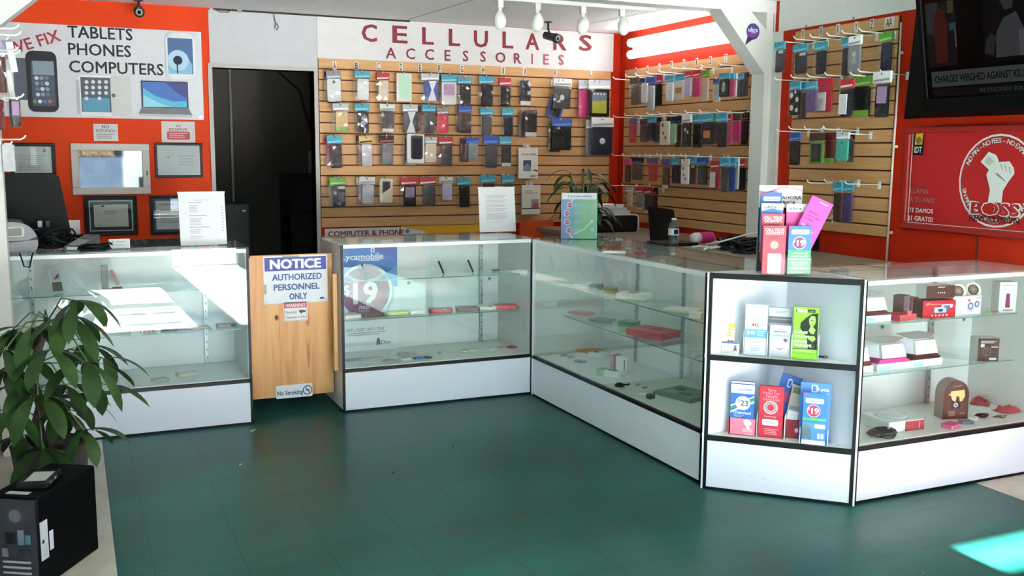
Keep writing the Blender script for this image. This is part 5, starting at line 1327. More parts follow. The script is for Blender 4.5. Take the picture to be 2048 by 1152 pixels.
inc('brochure', 'silver brochure with a white handshake picture in the upper corner shelf', 'brochure', (1539, 1581, 648, 712), .052, '#b7babf', [
    ('p', [(.05, .25), (.2, .5), (.5, .56), (.85, .52), (.95, .3), (.7, .18), (.4, .2)], '#d7dade'), ('p', [(.25, .32), (.5, .22), (.75, .32), (.5, .27)], '#6d7278'), ('c', .76, .54, .06, '#6f5a6a'), ('t', 'GREEN PLANET', .5, .80, .045, '#3c4046', .62, .03), ('c', .5, .87, .022, '#b39a4a'), ('lines', .15, .66, .9, .69, 1, '#a08a9c')], .02, z0=ZS1 + .003)
inc('brochure', 'grey brochure standing behind the silver one in the upper corner shelf', 'brochure', (1537, 1583, 611, 690), .085, '#b4b8c0', [('r', 0, .62, 1, .78, '#5d5f66'), ('lines', .3, .86, .8, .94, 2, '#8a90a0'), ('r', .1, .7, 1, .73, '#8b8580')], .02, z0=ZS1 + .04)
inc('brochure', 'lime green CHANGE brochure with a woman printed in black, upper corner shelf', 'brochure', HN, .047, '#7fc62e', [
    ('r', .06, .905, .52, .965, '#dfe6d6'), ('r', .56, .905, .86, .965, '#1f2a14'), ('t', 'simple', .32, .935, .03, '#4a5a3a', .26, .02), ('t', 'mobile', .71, .935, .03, '#7fa84a', .2, .02), ('p', [(.08, .91), (.14, .91), (.12, .96), (.07, .95)], '#1f2a14'),
    ('p', [(.98, .9), (.72, .88), (.5, .80), (.3, .7), (.28, .6), (.4, .52), (.55, .44), (.62, .2), (.98, .2)], '#23291c'),
    ('p', [(.62, .78), (.7, .84), (.85, .84), (.9, .76), (.86, .68), (.78, .64), (.9, .58), (.84, .5), (.72, .5), (.62, .56), (.7, .64), (.64, .7)], '#93c258'), ('c', .72, .76, .012, '#23291c'), ('c', .82, .75, .012, '#23291c'), ('p', [(.72, .69), (.82, .68), (.77, .70)], '#23291c'), ('p', [(.6, .46), (.86, .46), (.92, .4), (.8, .35), (.6, .4)], '#93c258'),
    ('t', 'CHANGE', .32, .52, .05, '#e4ead8', .54, .05), ('t', 'YOUR SIM.', .38, .44, .05, '#e4ead8', .6, .05), ('t', 'CHANGE', .32, .345, .05, '#e4ead8', .54, .05), ('t', 'YOUR GAME.', .42, .27, .055, '#e4ead8', .72, .05), ('r', 0, .20, 1, .212, '#1f2a14'), ('t', 'NO CONTRACT', .46, .165, .035, '#cfe0b0', .7, .03), ('r', 0, 0, 1, .1, '#86cc34')], .02, z0=ZS1 + .003)
coil('small tangle of black wire on the upper corner shelf beside the green brochure', 1642, 716, 'y', on_z(1642, 716, ZS1).y, ZS1, M('#303234', 0.5), 2, .014, 6, thick=.0015)
# lower corner shelf
pocket('pink holder with a white fist emblem around the $23 brochure', (1460, 1510, 767, 874), .055, ZS2, sides='#b83848', h=.3)
p, W, H = span_c(1460, 1510, 841, 874, .054)
card('holder_front', 'pink front card with a white fist emblem below the $23 brochure', 'card', W, H, .001, '#d8788c', [('p', [(.52, .9), (.66, .98), (.82, .86), (.86, .7), (.76, .6), (.8, .38), (.66, .38), (.64, .58), (.56, .66)], '#f0e4e6'), ('t', 'BOSS', .7, .3, .2, '#e8b8c2', .4, .05), ('lines', .6, .04, .9, .12, 1, '#f0d4da')], Vector((p.x, p.y, ZS2 + .002)), CAZ)
inc('brochure', 'blue $23 Unlimited brochure in the pink holder, lower corner shelf', 'brochure', (1461, 1508, 768, 873), .060, '#2f6ab8', [
    ('r', 0, .78, 1, 1, '#e2e8ee'), ('r', 0, .95, 1, .97, '#2a4f8c'), ('t', 'Lycamobile', .58, .86, .045, '#4a70a8', .6, .02), ('p', [(0, .46), (1, .66), (1, .74), (0, .54)], '#3f8a7a'), ('p', [(0, .40), (1, .62), (1, .655), (0, .435)], WH), ('p', [(0, .52), (1, .73), (1, .75), (0, .55)], WH),
    ('c', .52, .60, .135, '#dfe8ea'), ('t', '$', .34, .64, .06, '#4a7a74', .08, .02), ('t', '23', .58, .60, .11, '#4a7a74', .34, .05), ('t', 'Unlimited', .5, .42, .055, '#d6e2f0', .74, .03), ('lines', .15, .33, .6, .38, 2, '#8fb0dc'), ('r', 0, .28, 1, .31, '#3f9a6a')], .02, z0=ZS2 + .003)
inc('brochure', 'red brochure with a grey ring picture on the lower corner shelf', 'brochure', (1518, 1566, 773, 876), .05, '#c02a40', [
    ('t', 'Tips to', .5, .93, .05, '#e89aa4', .36, .02), ('t', 'Protect Your', .5, .87, .05, '#e89aa4', .7, .02), ('t', 'Valuable', .5, .81, .05, '#e89aa4', .5, .02), ('t', 'Digital Data', .5, .75, .05, '#e89aa4', .68, .02), ('c', .48, .59, .13, '#cfc6c8', .065), ('c', .48, .59, .115, '#9a8a8e', .075), ('t', 'Recovery', .48, .42, .035, '#e0aab0', .5, .03), ('rr', .14, .24, .82, .36, .03, '#e6dfe4'), ('lines', .22, .27, .76, .33, 2, '#a8a4c0'), ('lines', .25, .06, .85, .19, 4, '#dc8a94')], .016, z0=ZS2 + .003)
pocket('clear holder around the red ring brochure on the lower corner shelf', (1516, 1568, 790, 877), .045, ZS2, h=.55)
inc('brochure', 'dark blue brochure tilted behind the red ring brochure, lower corner shelf', 'brochure', (1532, 1574, 748, 868), .115, '#27559c', [('r', .0, .55, 1, .72, '#9a3a6a'), ('rr', .36, .80, .56, .95, .03, '#b9cfe8'), ('rr', .40, .82, .53, .93, .02, '#27559c'), ('t', 'Lyca', .76, .88, .055, '#cfdcec', .36, .04), ('t', 'mobile', .78, .82, .035, '#9ab8dc', .3, .02)], .012, ry=.24, z0=ZS2 + .008)
inc('brochure', 'grey and white leaflet leaning right behind the tilted dark blue brochure', 'brochure', (1566, 1592, 757, 862), .095, '#a9a49c', [('r', .1, .3, .9, .5, '#d4d6da'), ('r', .1, .52, .9, .6, '#7a8494'), ('r', .1, .84, .9, .96, '#6d6a50')], .006, ry=.16, z0=ZS2 + .004)
inc('brochure_folder', 'dark red folder with a white emblem on the lower corner shelf', 'brochure', (1567, 1598, 836, 872), .085, '#8e1f30', [('p', [(.7, .5), (.9, .62), (.96, .4), (.8, .3)], '#d6c0c4')], .02, z0=ZS2 + .001)
inc('counter_sign', 'light blue upright board standing behind the $19 brochure, lower corner shelf', 'sign', (1599, 1660, 766, 884), .062, '#4a82d0', [('rr', .36, .84, .56, .97, .02, '#cfe0f4'), ('rr', .40, .86, .52, .95, .015, '#4a82d0'), ('t', 'Lyca', .76, .90, .055, '#e2ecf8', .36, .05), ('t', 'mobile', .76, .835, .03, '#cfe0f4', .34, .03), ('r', .84, .3, .86, .7, '#6a9ce0')], .004, z0=ZS2 + .001, )
pocket('clear pocket around the $19 brochure on the lower corner shelf', (1603, 1655, 786, 891), .012, ZS2, D=.035, h=.3)
inc('brochure', 'blue $19 brochure in the clear pocket on the lower corner shelf', 'brochure', (1605, 1652, 787, 889), .018, '#3a76c4', [('p', [(0, 1), (.2, 1), (0, .95)], '#c04a54'), ('rr', .1, .80, .88, .90, .03, '#dce8f2'), ('t', 'Lycamobile', .5, .85, .045, '#3a62a8', .62, .02), ('c', .46, .655, .125, '#dcb4c0'), ('c', .46, .655, .11, '#a82f4a'), ('t', '$', .26, .69, .06, WH, .08, .02), ('t', '19', .52, .655, .12, WH, .32, .05), ('r', 0, .46, 1, .52, '#4aa870'), ('r', 0, 0, 1, .44, '#4a86cc'), ('p', [(0, .1), (.4, .1), (.36, .34), (0, .44)], '#56747c'), ('rr', .52, .32, .98, .40, .02, '#dce8f2'), ('rr', .66, .12, .78, .22, .015, '#dce8f2'), ('rr', .81, .12, .93, .22, .015, '#dce8f2'), ('r', 0, 0, 1, .08, '#dfe6ec'), ('t', 'FREE SIM', .25, .04, .03, '#6d7fa0', .3, .01)], .012, z0=ZS2 + .003)

# ------------------------------------------------------------------ right counter goods
def rbox(name, label, cat, px, Y, z, D, base, items, side=None, rz=0.0, T=None, group=None):
    p, W, H = span_y(*px, Y); p.z = z
    o = board(W, H, D, base, items, side).make(name)
    tag(o, label, cat, group); return place(o, p, rz)
ZR1, ZR2 = .7555, .5355
def open_pack(label, x0, x1, y0, y1, Y, z, tray):
    p, W, H = span_y(x0, x1, y0, y1, Y)
    t = thing('watch_box', label, 'gift box', (p.x, Y, z), 0.0, 'open white gift boxes in the right counter')
    mb = MB(); mb.box(-W / 2, 0, 0, W / 2, .1, H * .24, M('#dfe3e8', 0.4), .002)
    mb.face([(-W * .45, -.0006, H * .04), (-W * .1, -.0006, H * .04), (-W * .1, -.0006, H * .2), (-W * .45, -.0006, H * .18)], '#9cc0d6'); mb.face([(W * .05, -.0006, H * .06), (W * .4, -.0006, H * .06), (W * .4, -.0006, H * .2), (W * .05, -.0006, H * .16)], '#c9cfd6'); mb.make('base', t)
    mb = MB(); mb.prism([(-W * .46, H * .24), (W * .42, H * .24), (W * .46, H * .31), (W * .38, H * .33), (W * .36, H * .38), (-W * .4, H * .36)], .006, .09, M(tray, 0.5)); mb.make('tray', t)
    mb = MB(); mb.prism([(-W * .34, H * .40), (W * .36, H * .40), (W * .22, H * .84), (-W * .40, H * .84)], .004, .02, M('#e4e6ea', 0.4))
    mb.add([(-W * .34, .02, H * .40), (-W * .40, .02, H * .84), (-W * .62, .09, H * .78), (-W * .6, .09, H * .42)], [(0, 1, 2, 3), (3, 2, 1, 0)], M('#b9bcc4', 0.5)); mb.make('lid_flap', t)
    mb = MB(); mb.add([(-W * .44, .02, H * .88), (W * .1, .02, H * .86), (W * .5, .05, H * .96), (W * .2, .10, H), (-W * .5, .10, H * .98), (-W * .44, .02, H * .86), (W * .1, .02, H * .84), (W * .5, .05, H * .94), (W * .2, .10, H * .98), (-W * .5, .10, H * .96)],
        [(0, 1, 2, 3, 4), (9, 8, 7, 6, 5), (0, 5, 6, 1), (1, 6, 7, 2), (2, 7, 8, 3), (3, 8, 9, 4), (4, 9, 5, 0)], M('#cfd4d4', 0.5)); mb.make('top_flap', t)
    return t
open_pack('open white gift box with a brown tray on the upper shelf, right counter', 1728, 1784, 586, 645, 3.19, ZR1, '#4a2a26')
open_pack('open white gift box with a brown tray nearest the corner on the lower right shelf', 1700, 1748, 690, 750, 3.19, ZR2, '#5a302c')
open_pack('open white gift box with a pink tray on the lower right shelf', 1756, 1824, 685, 746, 3.19, ZR2, '#c23a82')
open_pack('open white gift box with dark brown tray in the middle of the lower right shelf', 1824, 1886, 679, 742, 3.19, ZR2, '#3e221e')
rbox('charger_box', 'small dark grey box standing on the red flat box, upper right shelf', 'box', (1804, 1822, 597, 632), 3.24, ZR1 + .021, .05, '#6d6a6a', [('r', .1, .1, .9, .3, '#8d8a8c')], '#55524f', 0.3)
rbox('charger_box', 'purple grey box half hidden beside the brown box on the upper right shelf', 'box', (1821, 1838, 598, 634), 3.27, ZR1, .05, '#7d7478', [('r', .1, .75, .9, .85, '#3a3436')], '#6d6468', 0.2)
rbox('gift_box', 'red flat box under the small dark grey box, upper right shelf', 'box', (1797, 1836, 628, 640), 3.18, ZR1, .08, '#c0585c', [('r', .1, .2, .5, .8, '#b04a50')], '#b54a50', 0.15)
o = MB(); o.box(-.012, 0, 0, .012, .002, .022, '#e2545a', .0005); o = o.make('price_tag'); tag(o, 'small bright red price tag leaning on the dark grey box', 'tag'); q = on_y(1819, 630, 3.17); o.location = (q.x, 3.17, ZR1 + .0225)
rbox('gadget_box', 'red box with blue camera picture under the brown box, upper right shelf', 'box', (1850, 1906, 603, 637), 3.185, ZR1, .07, '#b4202c', [
    ('p', [(.06, .72), (.2, .78), (.22, .9), (.12, .88)], '#e08a80'), ('t', 'Megaphone', .38, .80, .08, '#e0a8a4', .34, .02), ('rr', .34, .30, .72, .62, .06, '#8fc0dc'), ('rr', .5, .35, .62, .5, .03, '#26303c'), ('rr', .56, .58, .9, .78, .05, '#e0e0e6'), ('rr', .62, .48, .82, .72, .04, '#5a5a8c'), ('rr', .34, .30, .70, .60, .06, '#8fc0dc'), ('rr', .46, .36, .60, .52, .03, '#26303c')] + [('c', .28 + k * .11, .15, .055, '#e6c8c4') for k in range(5)], M('#4a3a36', 0.5), -0.16)
rbox('gadget_box', 'brown box with white end lying on top of the red gadget box', 'box', (1856, 1905, 580, 604), 3.19, ZR1 + .089, .07, '#43302a', [('r', .4, .82, .64, .92, '#b9aea6')] + [('c', .42 + k * .07, .42, .06, '#d6cec8') for k in range(4)], M('#d2d4d4', 0.5), -0.16)
rbox('speaker_box', 'white box picturing two round speakers on the upper right shelf', 'box', (1907, 1960, 596, 635), 3.18, ZR1, .09, '#d9dade', [('r', 0, 0, .42, .66, '#dfe0de'), ('lines', .05, .08, .4, .35, 4, '#b9bcc0'), ('c', .62, .45, .26, '#b4bcd6'), ('c', .62, .48, .17, '#3f4a80'), ('c', .62, .48, .11, '#c9cde0'), ('c', .84, .56, .16, '#3f4a80'), ('c', .84, .56, .10, '#c9cde0'), ('rr', .5, .72, .6, .84, .03, '#e26a70'), ('t', 'speaker', .9, .9, .06, '#7a7a80', .14, .02)], None, -.05)
for i, (cx, cy, w) in enumerate(((1915, 583, 'beside the brown box'), (1945, 580, 'at the wall end'))):
    q = on_y(cx, cy, 3.22)
    t = thing('desk_speaker', 'round white desk speaker on the speaker box, the one %s' % w, 'speaker', (q.x, 3.22, q.z), -.45, None, rx=-.35)
    R_ = .038
    mb = MB(); mb.at(rx=math.pi / 2)
    mb.lathe([(.0005, -.05), (R_ * .75, -.045), (R_ * 1.0, -.02), (R_ * 1.05, 0), (R_ * .9, .012), (R_ * .62, .008)], M('#dcd8cf', 0.3), 24); mb.make('shell', t)
    mb = MB(); mb.disc(0, 0, R_ * .64, -.0085, '#2a2624'); mb.disc(0, 0, R_ * .5, -.0095, '#75685f'); mb.disc(0, 0, R_ * .2, -.0105, '#94877c'); mb.make('cone', t)
rbox('bottle_box', 'white carton with a pink bottle picture at the wall end, upper right shelf', 'box', (2003, 2029, 560, 620), 3.18, ZR1, .06, '#dadbdd', [('t', 'headphones', .5, .9, .04, '#8a8c90', .7, .02), ('p', [(.4, .62), (.6, .62), (.64, .2), (.36, .2)], '#8e2a5a'), ('p', [(.4, .62), (.6, .62), (.56, .7), (.44, .7)], '#c9cdd2'), ('r', .36, .16, .64, .2, '#4a3038'), ('lines', .25, .05, .85, .1, 1, '#3c3c3e'), ('p', [(.1, .78), (.4, .70), (.4, .72), (.12, .8)], '#b9bcc0')], M('#bfc2c2', 0.5), -.3)
for x, c, w in ((1975, '#8ac07a', 'green'), (1993, '#d8746a', 'coral')):
    flat('price_tag', 'small %s price tag on the upper right shelf' % w, 'tag', x, 617, ZR1, 'y', 3.2, .035, .022, .004, c, .2)
rbox('camera_box', 'black and white cube box on the lower right shelf', 'box', (1962, 1992, 672, 717), 3.17, ZR2, .08, '#2b2724', [('lines', .12, .78, .92, .92, 2, '#b9b2ac'), ('c', .42, .42, .19, '#544a44', .15), ('c', .42, .42, .1, '#3c3430'), ('rr', .12, .62, .3, .76, .02, '#c9c4be'), ('r', .62, .6, .95, .66, '#b9b2ac'), ('rr', .55, .06, .9, .16, .03, '#c9c4be')], M('#cfd1d0', 0.5), -.42)
# deck of the right counter
q = on_y(1800, 846, 3.22)
t = thing('cake_scale', 'flat white box with a round dome and a red front on the right counter floor', 'box', (q.x, 3.17, ZD), -.05)
mb = MB(); mb.box(-.11, 0, 0, .09, .2, .05, M('#d3d8d6', 0.4), .003); mb.make('carton', t)
mb = MB(); mb.face([(-.02, -.0008, .003), (.088, -.0008, .003), (.088, -.0008, .047), (-.02, -.0008, .047)], '#8e2a36'); mb.face([(.058, -.0012, .01), (.063, -.0012, .01), (.063, -.0012, .04), (.058, -.0012, .04)], '#c9a0a4'); mb.make('red_front', t)
mb = MB(); mb.at((-.01, .1, .05)); mb.lathe([(.075, 0), (.07, .006), (.04, .012), (.001, .014)], M('#b4c6c8', 0.2), 24); mb.make('dome', t)
t.name = 'scale_box'
p, W, H = span_y(1873, 1939, 740, 829, 3.26)
t = thing('speaker_radio', 'brown arched box with a cream picture and round badge on the right counter floor', 'box', (p.x, 3.24, ZD), -.3)
H = .185; W = .125
arch = [(-W / 2, 0), (W / 2, 0), (W / 2, H * .62)] + [(W / 2 * math.cos(a), H * .62 + (H * .38) * math.sin(a)) for a in [math.radians(15 * k) for k in range(1, 12)]] + [(-W / 2, H * .62)]
mb = MB(); mb.prism(arch, 0, .075, M('#4a2c22', 0.35), M('#8d8078', 0.4)); mb.make('shell', t)
mb = MB(); y = -.001
mb.face([(W * u, y, H * v) for u, v in ((-.24, .72), (.30, .76), (.34, .6), (.25, .48), (.14, .44), (.12, .58), (.0, .6), (-.02, .44), (-.16, .5), (-.22, .6))], '#cdb478')
mb.face([(W * u, y, H * v) for u, v in ((-.3, .62), (-.22, .62), (-.22, .66), (-.3, .66))], '#cfc6bc'); mb.face([(W * u, y, H * v) for u, v in ((-.15, .83), (.2, .86), (.2, .875), (-.15, .845))], '#a08c7c')
mb.face([(W * u, y, H * v) for u, v in ((-.2, .28), (.18, .28), (.18, .46), (-.2, .46))], '#23283c'); mb.disc(-.01 * W, H * .37, H * .06, y - .0006, '#c9cdd6'); mb.disc(-.01 * W, H * .37, H * .04, y - .001, '#6a789c')
mb.face([(W * u, y, H * v) for u, v in ((-.28, .08), (-.02, .08), (-.02, .22), (-.28, .22))], '#7d6a62'); mb.face([(W * u, y, H * v) for u, v in ((.16, .14), (.38, .15), (.38, .17), (.16, .16))], '#a08c7c'); mb.make('printed_front', t)
t.name = 'arched_box'
flat('earphone_pouch', 'pink pouch lying at the front of the right counter floor', 'pouch', 1902, 848, ZD, 'y', 3.15, .085, .055, .016, '#c45a80', .3)
flat('earphone_pack', 'blue grey pack beside the pink pouch on the right counter floor', 'accessory', 1932, 845, ZD, 'y', 3.17, .06, .04, .012, '#5d6f86', -.3)
flat('earphone_pack', 'white crumpled pack behind the blue grey one, right counter floor', 'accessory', 1947, 840, ZD, 'y', 3.2, .04, .03, .014, '#cfd6d6', .3)
coil('black car charger with curled lead on the right counter floor', 1965, 836, 'y', 3.22, ZD, M('#191817', 0.4), 2, .022, 9, 'car_charger', .005)
def crumple(label, x, y, Y, L, W_, Hh, col, seed):
    q = on_y(x, y, Y); rnd = random.Random(seed); n = 6; V = []; F = []
    for i in range(n):
        for j in range(n):
            e = min(i, n - 1 - i, j, n - 1 - j)
            V.append((L * (i / (n - 1) - .5), W_ * (j / (n - 1) - .5), .002 + (rnd.random() * Hh if e > 0 else 0)))
    for i in range(n - 1):
        for j in range(n - 1): F.append((i * n + j, (i + 1) * n + j, (i + 1) * n + j + 1, i * n + j + 1))
    F.append(tuple([i * n for i in range(n)] + [(n - 1) * n + j for j in range(1, n)] + [i * n + n - 1 for i in range(n - 2, -1, -1)] + [j for j in range(n - 2, 0, -1)]))
    mb = MB(); mb.add(V, F, M(col, 0.3)); o = mb.make('plastic_pouch'); tag(o, label, 'pouch', 'crumpled pouches in the right counter'); return place(o, (q.x, q.y, ZD), rnd.random())
crumple('red crumpled pouch behind the arched box on the right counter floor', 1960, 818, 3.42, .14, .09, .03, '#a0343c', 3)
crumple('red crumpled pouch at the wall end of the right counter floor', 2016, 830, 3.25, .13, .08, .03, '#b0404a', 5)
crumple('brown crumpled pouch with black strap at the back of the right counter', 2000, 814, 3.42, .16, .07, .035, '#6d5250', 8)
coil('thin dark cable loop near the wall end of the right counter floor', 2001, 842, 'y', 3.18, ZD, M('#4a4c50', 0.4), 2, .018, 4, thick=.002)
coil('thick black coiled cable at the corner end of the right counter floor', 1766, 874, 'y', 3.16, ZD, M('#1f2022', 0.45), 5, .04, 7, thick=.007)

# ------------------------------------------------------------------ on the left counter
ZT = CH + .0005
def paper_stand(label, x0, x1, y0, y1, Y, rz, lines, nm='document_stand'):
    p, W, H = span_y(x0, x1, y0, y1, Y); p.z = ZT
    t = thing(nm, label, 'document stand', p, rz, rx=0)
    lean = -.12
    mb = MB(); mb.at(rx=lean); mb.box(-W / 2, 0, .002, W / 2, .003, H, ACRYL); mb.box(-W / 2, -.003, H - .004, W / 2, .004, H + .004, M('#dfe2e4', 0.2)); mb.make('acrylic_sheet', t)
    mb = MB(); mb.box(-W / 2, 0, 0, W / 2, .075, .002, ACRYL); mb.make('foot', t)
    mb = MB(); mb.at(rx=lean); mb.box(-W / 2 + .003, -.0022, .004, W / 2 - .003, -.0004, H - .002, '#dcdddf')
    mb.X = mb.X @ Matrix.Translation((0, -.0024, .004)); design(mb, W - .006, H - .006, lines); mb.make('paper', t)
    return t
paper_stand('clear stand with a white printed price list at the right end of the left counter', 358, 454, 386, 493, 5.50, 0.05,
    [('t', 'PRICE LIST', .5, .86, .018, '#8d9096', .34, .01), ('lines', .2, .8, .5, .83, 1, '#9a9da3'), ('lines', .22, .62, .42, .77, 5, '#b4b7bc'), ('lines', .2, .55, .6, .58, 1, '#9a9da3'), ('lines', .22, .38, .5, .52, 5, '#b4b7bc'), ('lines', .2, .33, .66, .36, 1, '#9a9da3'), ('lines', .22, .22, .46, .31, 3, '#b4b7bc'), ('lines', .22, .12, .5, .18, 2, '#b4b7bc'), ('lines', .9, .25, .96, .75, 9, '#c0c2c6')])
paper_stand('clear stand with a typed white page on the counter beside the pine gate', 959, 1033, 376, 466, 5.80, 0.0,
    [('t', 'notice', .5, .89, .014, '#b0b2b6', .3, .01)] + [('lines', .18, v, .82, v + .075, 3, '#b3b5b9') for v in (.76, .66, .555, .46, .36, .28)] + [('lines', .2, .21, .7, .23, 1, '#c0c2c5')])
# monitor seen from behind
t = thing('computer_monitor', 'black monitor seen from behind at the left end of the counter', 'monitor', (0, 5.72, ZT))
qa = [on_y(x, y, 5.72) for x, y in ((-12, 344), (118, 352), (142, 465), (-12, 456))]
mb = MB()
def slab(mb, q, t0, t1, m):
    V = [(p.x, p.y - 5.72 + t0, p.z - ZT) for p in q] + [(p.x, p.y - 5.72 + t1, p.z - ZT) for p in q]
    mb.add(V, [(3, 2, 1, 0), (4, 5, 6, 7), (0, 1, 5, 4), (1, 2, 6, 5), (2, 3, 7, 6), (3, 0, 4, 7)], m)
slab(mb, qa, 0, .035, M('#0a0a0b', 0.65)); mb.make('back_housing', t)
cx = (qa[0].x + qa[2].x) / 2
mb = MB(); mb.box(cx - .035, .004, .012, cx + .035, .03, .2, M('#101012', 0.4), .004); mb.make('neck', t)
mb = MB(); mb.at((cx, .02, 0)); mb.lathe([(.11, 0), (.105, .01), (.04, .016), (.001, .018)], M('#101012', 0.4), 20); mb.make('foot', t)
q = on_y(80, 448, 5.69)
mb = MB(); mb.cbox((q.x, -.04, q.z - ZT), (.022, .03, .035), '#c9cbce', .003); mb.cbox((q.x + .036, -.04, q.z - ZT), (.02, .03, .035), '#27407e', .003); mb.make('cable_plug', t)
# rounded grey label printer
q = on_z(38, 503, ZT)
t = thing('label_printer', 'rounded grey label printer with a small screen beside the left post', 'printer', (q.x - .02, 5.50, ZT), .25)
mb = MB()
prof = [(-.07, 0), (.075, 0), (.092, .03), (.085, .07), (.06, .11), (.02, .145), (-.03, .155), (-.07, .15)]
mb.X = Matrix.Rotation(0, 4, 'Z')
mb.prism([(-.11, 0), (.085, 0)] + [(-.03 + .128 * math.cos(math.radians(a_)) ** .8, .045 + .107 * math.sin(math.radians(a_))) for a_ in range(-8, 90, 7)] + [(-.11, .152)], -.06, .09, M('#8d9094', 0.35)); mb.make('body', t)
mb = MB(); mb.prism([(-.11, .045), (.097, .06), (.0955, .075), (.05, .058), (-.11, .058)], -.062, .092, M('#26262c', 0.4)); mb.make('seam_band', t)
mb = MB(); mb.rrect(-.10, .078, .035, .128, .012, -.068, -.06, M('#bfc2c4', 0.3)); mb.make('screen_bezel', t)
mb = MB(); mb.rrect(-.09, .084, .024, .122, .006, -.0695, -.0675, M('#5f6150', 0.2)); mb.make('screen', t)
mb = MB(); mb.prism([(-.11, .148), (.02, .150), (.045, .14), (.03, .16), (-.11, .168)], -.04, .07, M('#232634', 0.4)); mb.make('top_cover', t)
# card terminal on its stand
q = on_y(165, 492, 5.50)
t = thing('card_terminal', 'grey card payment terminal lying in front of the monitor', 'card terminal', (q.x, 5.52, ZT + .012), -.55, rx=0)
mb = MB(); mb.prism([(-.0, -.012), (.0, .0)], 0, 0, BLK) if False else None
mb.add([(-.04, -.09, -.012), (.04, -.09, -.012), (.04, .1, -.012), (-.04, .1, -.012), (-.045, -.09, .012), (.045, -.09, .012), (.04, .1, .055), (-.04, .1, .055)], [(0, 3, 2, 1), (4, 5, 6, 7), (0, 1, 5, 4), (1, 2, 6, 5), (2, 3, 7, 6), (3, 0, 4, 7)], M('#6f7274', 0.35)); mb.make('body', t)
sl = lambda y: .012 + (y + .09) / .19 * .043 + .0008
mb = MB(); mb.face([(-.032, .03, sl(.03)), (.032, .03, sl(.03)), (.03, .085, sl(.085)), (-.03, .085, sl(.085))], M('#1d2018', 0.2)); mb.make('display', t)
mb = MB()
for i in range(3):
    for j in range(4):
        x, y = -.022 + i * .022, -.07 + j * .022; mb.cbox((x, y, sl(y) + .001), (.014, .013, .004), '#b9bbbd', .001)
mb.make('keypad', t)
mb = MB(); mb.cbox((.0, -.092, .0), (.06, .006, .016), '#d8dadc', .002); mb.make('paper_slot', t)
def tangle(label, x, y, z, R_, hh, sd, col, r, group):
    pts = []; rnd = random.Random(sd)
    for k in range(96):
        a = k / 12 * 2 * math.pi; rad = R_ * (1 + .35 * math.sin(a * .37 + sd) + .15 * math.sin(a * 1.31))
        pts.append((rad * 1.25 * math.cos(a), rad * .8 * math.sin(a), r + hh * abs(math.sin(a * .23 + sd)) * abs(math.sin(a * .61 + sd)) + .006 * (1 + math.sin(a * 1.9))))
    mb = MB(); mb.tube(pts, r, col, 6); o = mb.make('cable_heap'); tag(o, label, 'cable', group); o.location = (x, y, z); return o
for i, (x, y, Y, R_, hh, sd) in enumerate(((72, 492, 5.64, .05, .09, 31), (112, 492, 5.56, .055, .10, 12), (150, 494, 5.68, .055, .05, 13), (192, 495, 5.40, .045, .02, 14))):
    q = on_z(x, y, ZT)
    tangle('black power cable heaped on the left counter, %s from the grey label printer' % ORD[i + 1], on_y(x, y, Y).x, Y, ZT, R_, hh, sd, M('#0c0c0d', 0.5), .005, 'black cables on the left counter')
q = on_y(52, 505, 5.335)
mb = MB(); mb.tube([(-.03, .02, .012), (-.025, -.004, .008), (-.012, -.012, -.05), (.012, -.013, -.055), (.026, -.006, .0), (.03, .02, .012)], .0038, M('#131314', 0.5)); o = mb.make('cable_loop'); tag(o, 'black cable loop drooping over the front rail of the left counter', 'cable'); o.location = (q.x, 5.337, CH - .008)
q = on_y(237, 496, 5.45); p, W, H = span_y(217, 261, 478, 497, 5.45)
t = thing('card_holder', 'small holder of white business cards beside the keyboard on the left counter', 'card holder', (p.x, 5.45, ZT))
mb = MB(); mb.add([(-W / 2, -.01, 0), (W / 2, -.01, 0), (W / 2, .04, 0), (-W / 2, .04, 0), (-W / 2, .02, H * .5), (W / 2, .02, H * .5)], [(0, 3, 2, 1), (0, 1, 5, 4), (2, 3, 4, 5), (0, 4, 3), (1, 2, 5)], ACRYL); mb.make('stand', t)
mb = MB(); mb.at((0, -.006, .003), rx=-.5); mb.box(-W / 2 + .002, -.006, 0, W / 2 - .002, 0, H * 1.08, '#dcdcda', .001)
mb.X = mb.X @ Matrix.Translation((0, -.0062, 0)); design(mb, W, H, [('c', .2, .7, .08, '#7d8088'), ('lines', .35, .6, .8, .85, 2, '#a9abb0'), ('lines', .15, .2, .7, .45, 2, '#b9bbc0')]); mb.make('business_cards', t)
q0 = on_y(262, 489, 5.56); q1 = on_y(357, 486, 5.56)
t = thing('keyboard', 'black computer keyboard lying between the card holder and the price list', 'keyboard', ((q0.x + q1.x) / 2 + .02, 5.58, ZT), 0.05)
KW = (q1.x - q0.x) + .08
mb = MB(); mb.add([(-KW / 2, -.06, 0), (KW / 2, -.06, 0), (KW / 2, .07, 0), (-KW / 2, .07, 0), (-KW / 2, -.06, .012), (KW / 2, -.06, .012), (KW / 2, .07, .03), (-KW / 2, .07, .03)], [(0, 3, 2, 1), (4, 5, 6, 7), (0, 1, 5, 4), (1, 2, 6, 5), (2, 3, 7, 6), (3, 0, 4, 7)], M('#1a1a1c', 0.5)); mb.make('case', t)
mb = MB()
for j in range(5):
    for i in range(14):
        x = -KW / 2 + .012 + (i + .5) * (KW - .024) / 14; y = -.045 + j * .023; z = .012 + (y + .06) / .13 * .018
        mb.cbox((x, y, z + .003), ((KW - .024) / 14 * .86, .018, .008), '#2b2b2e', .001)
mb.make('keys', t)
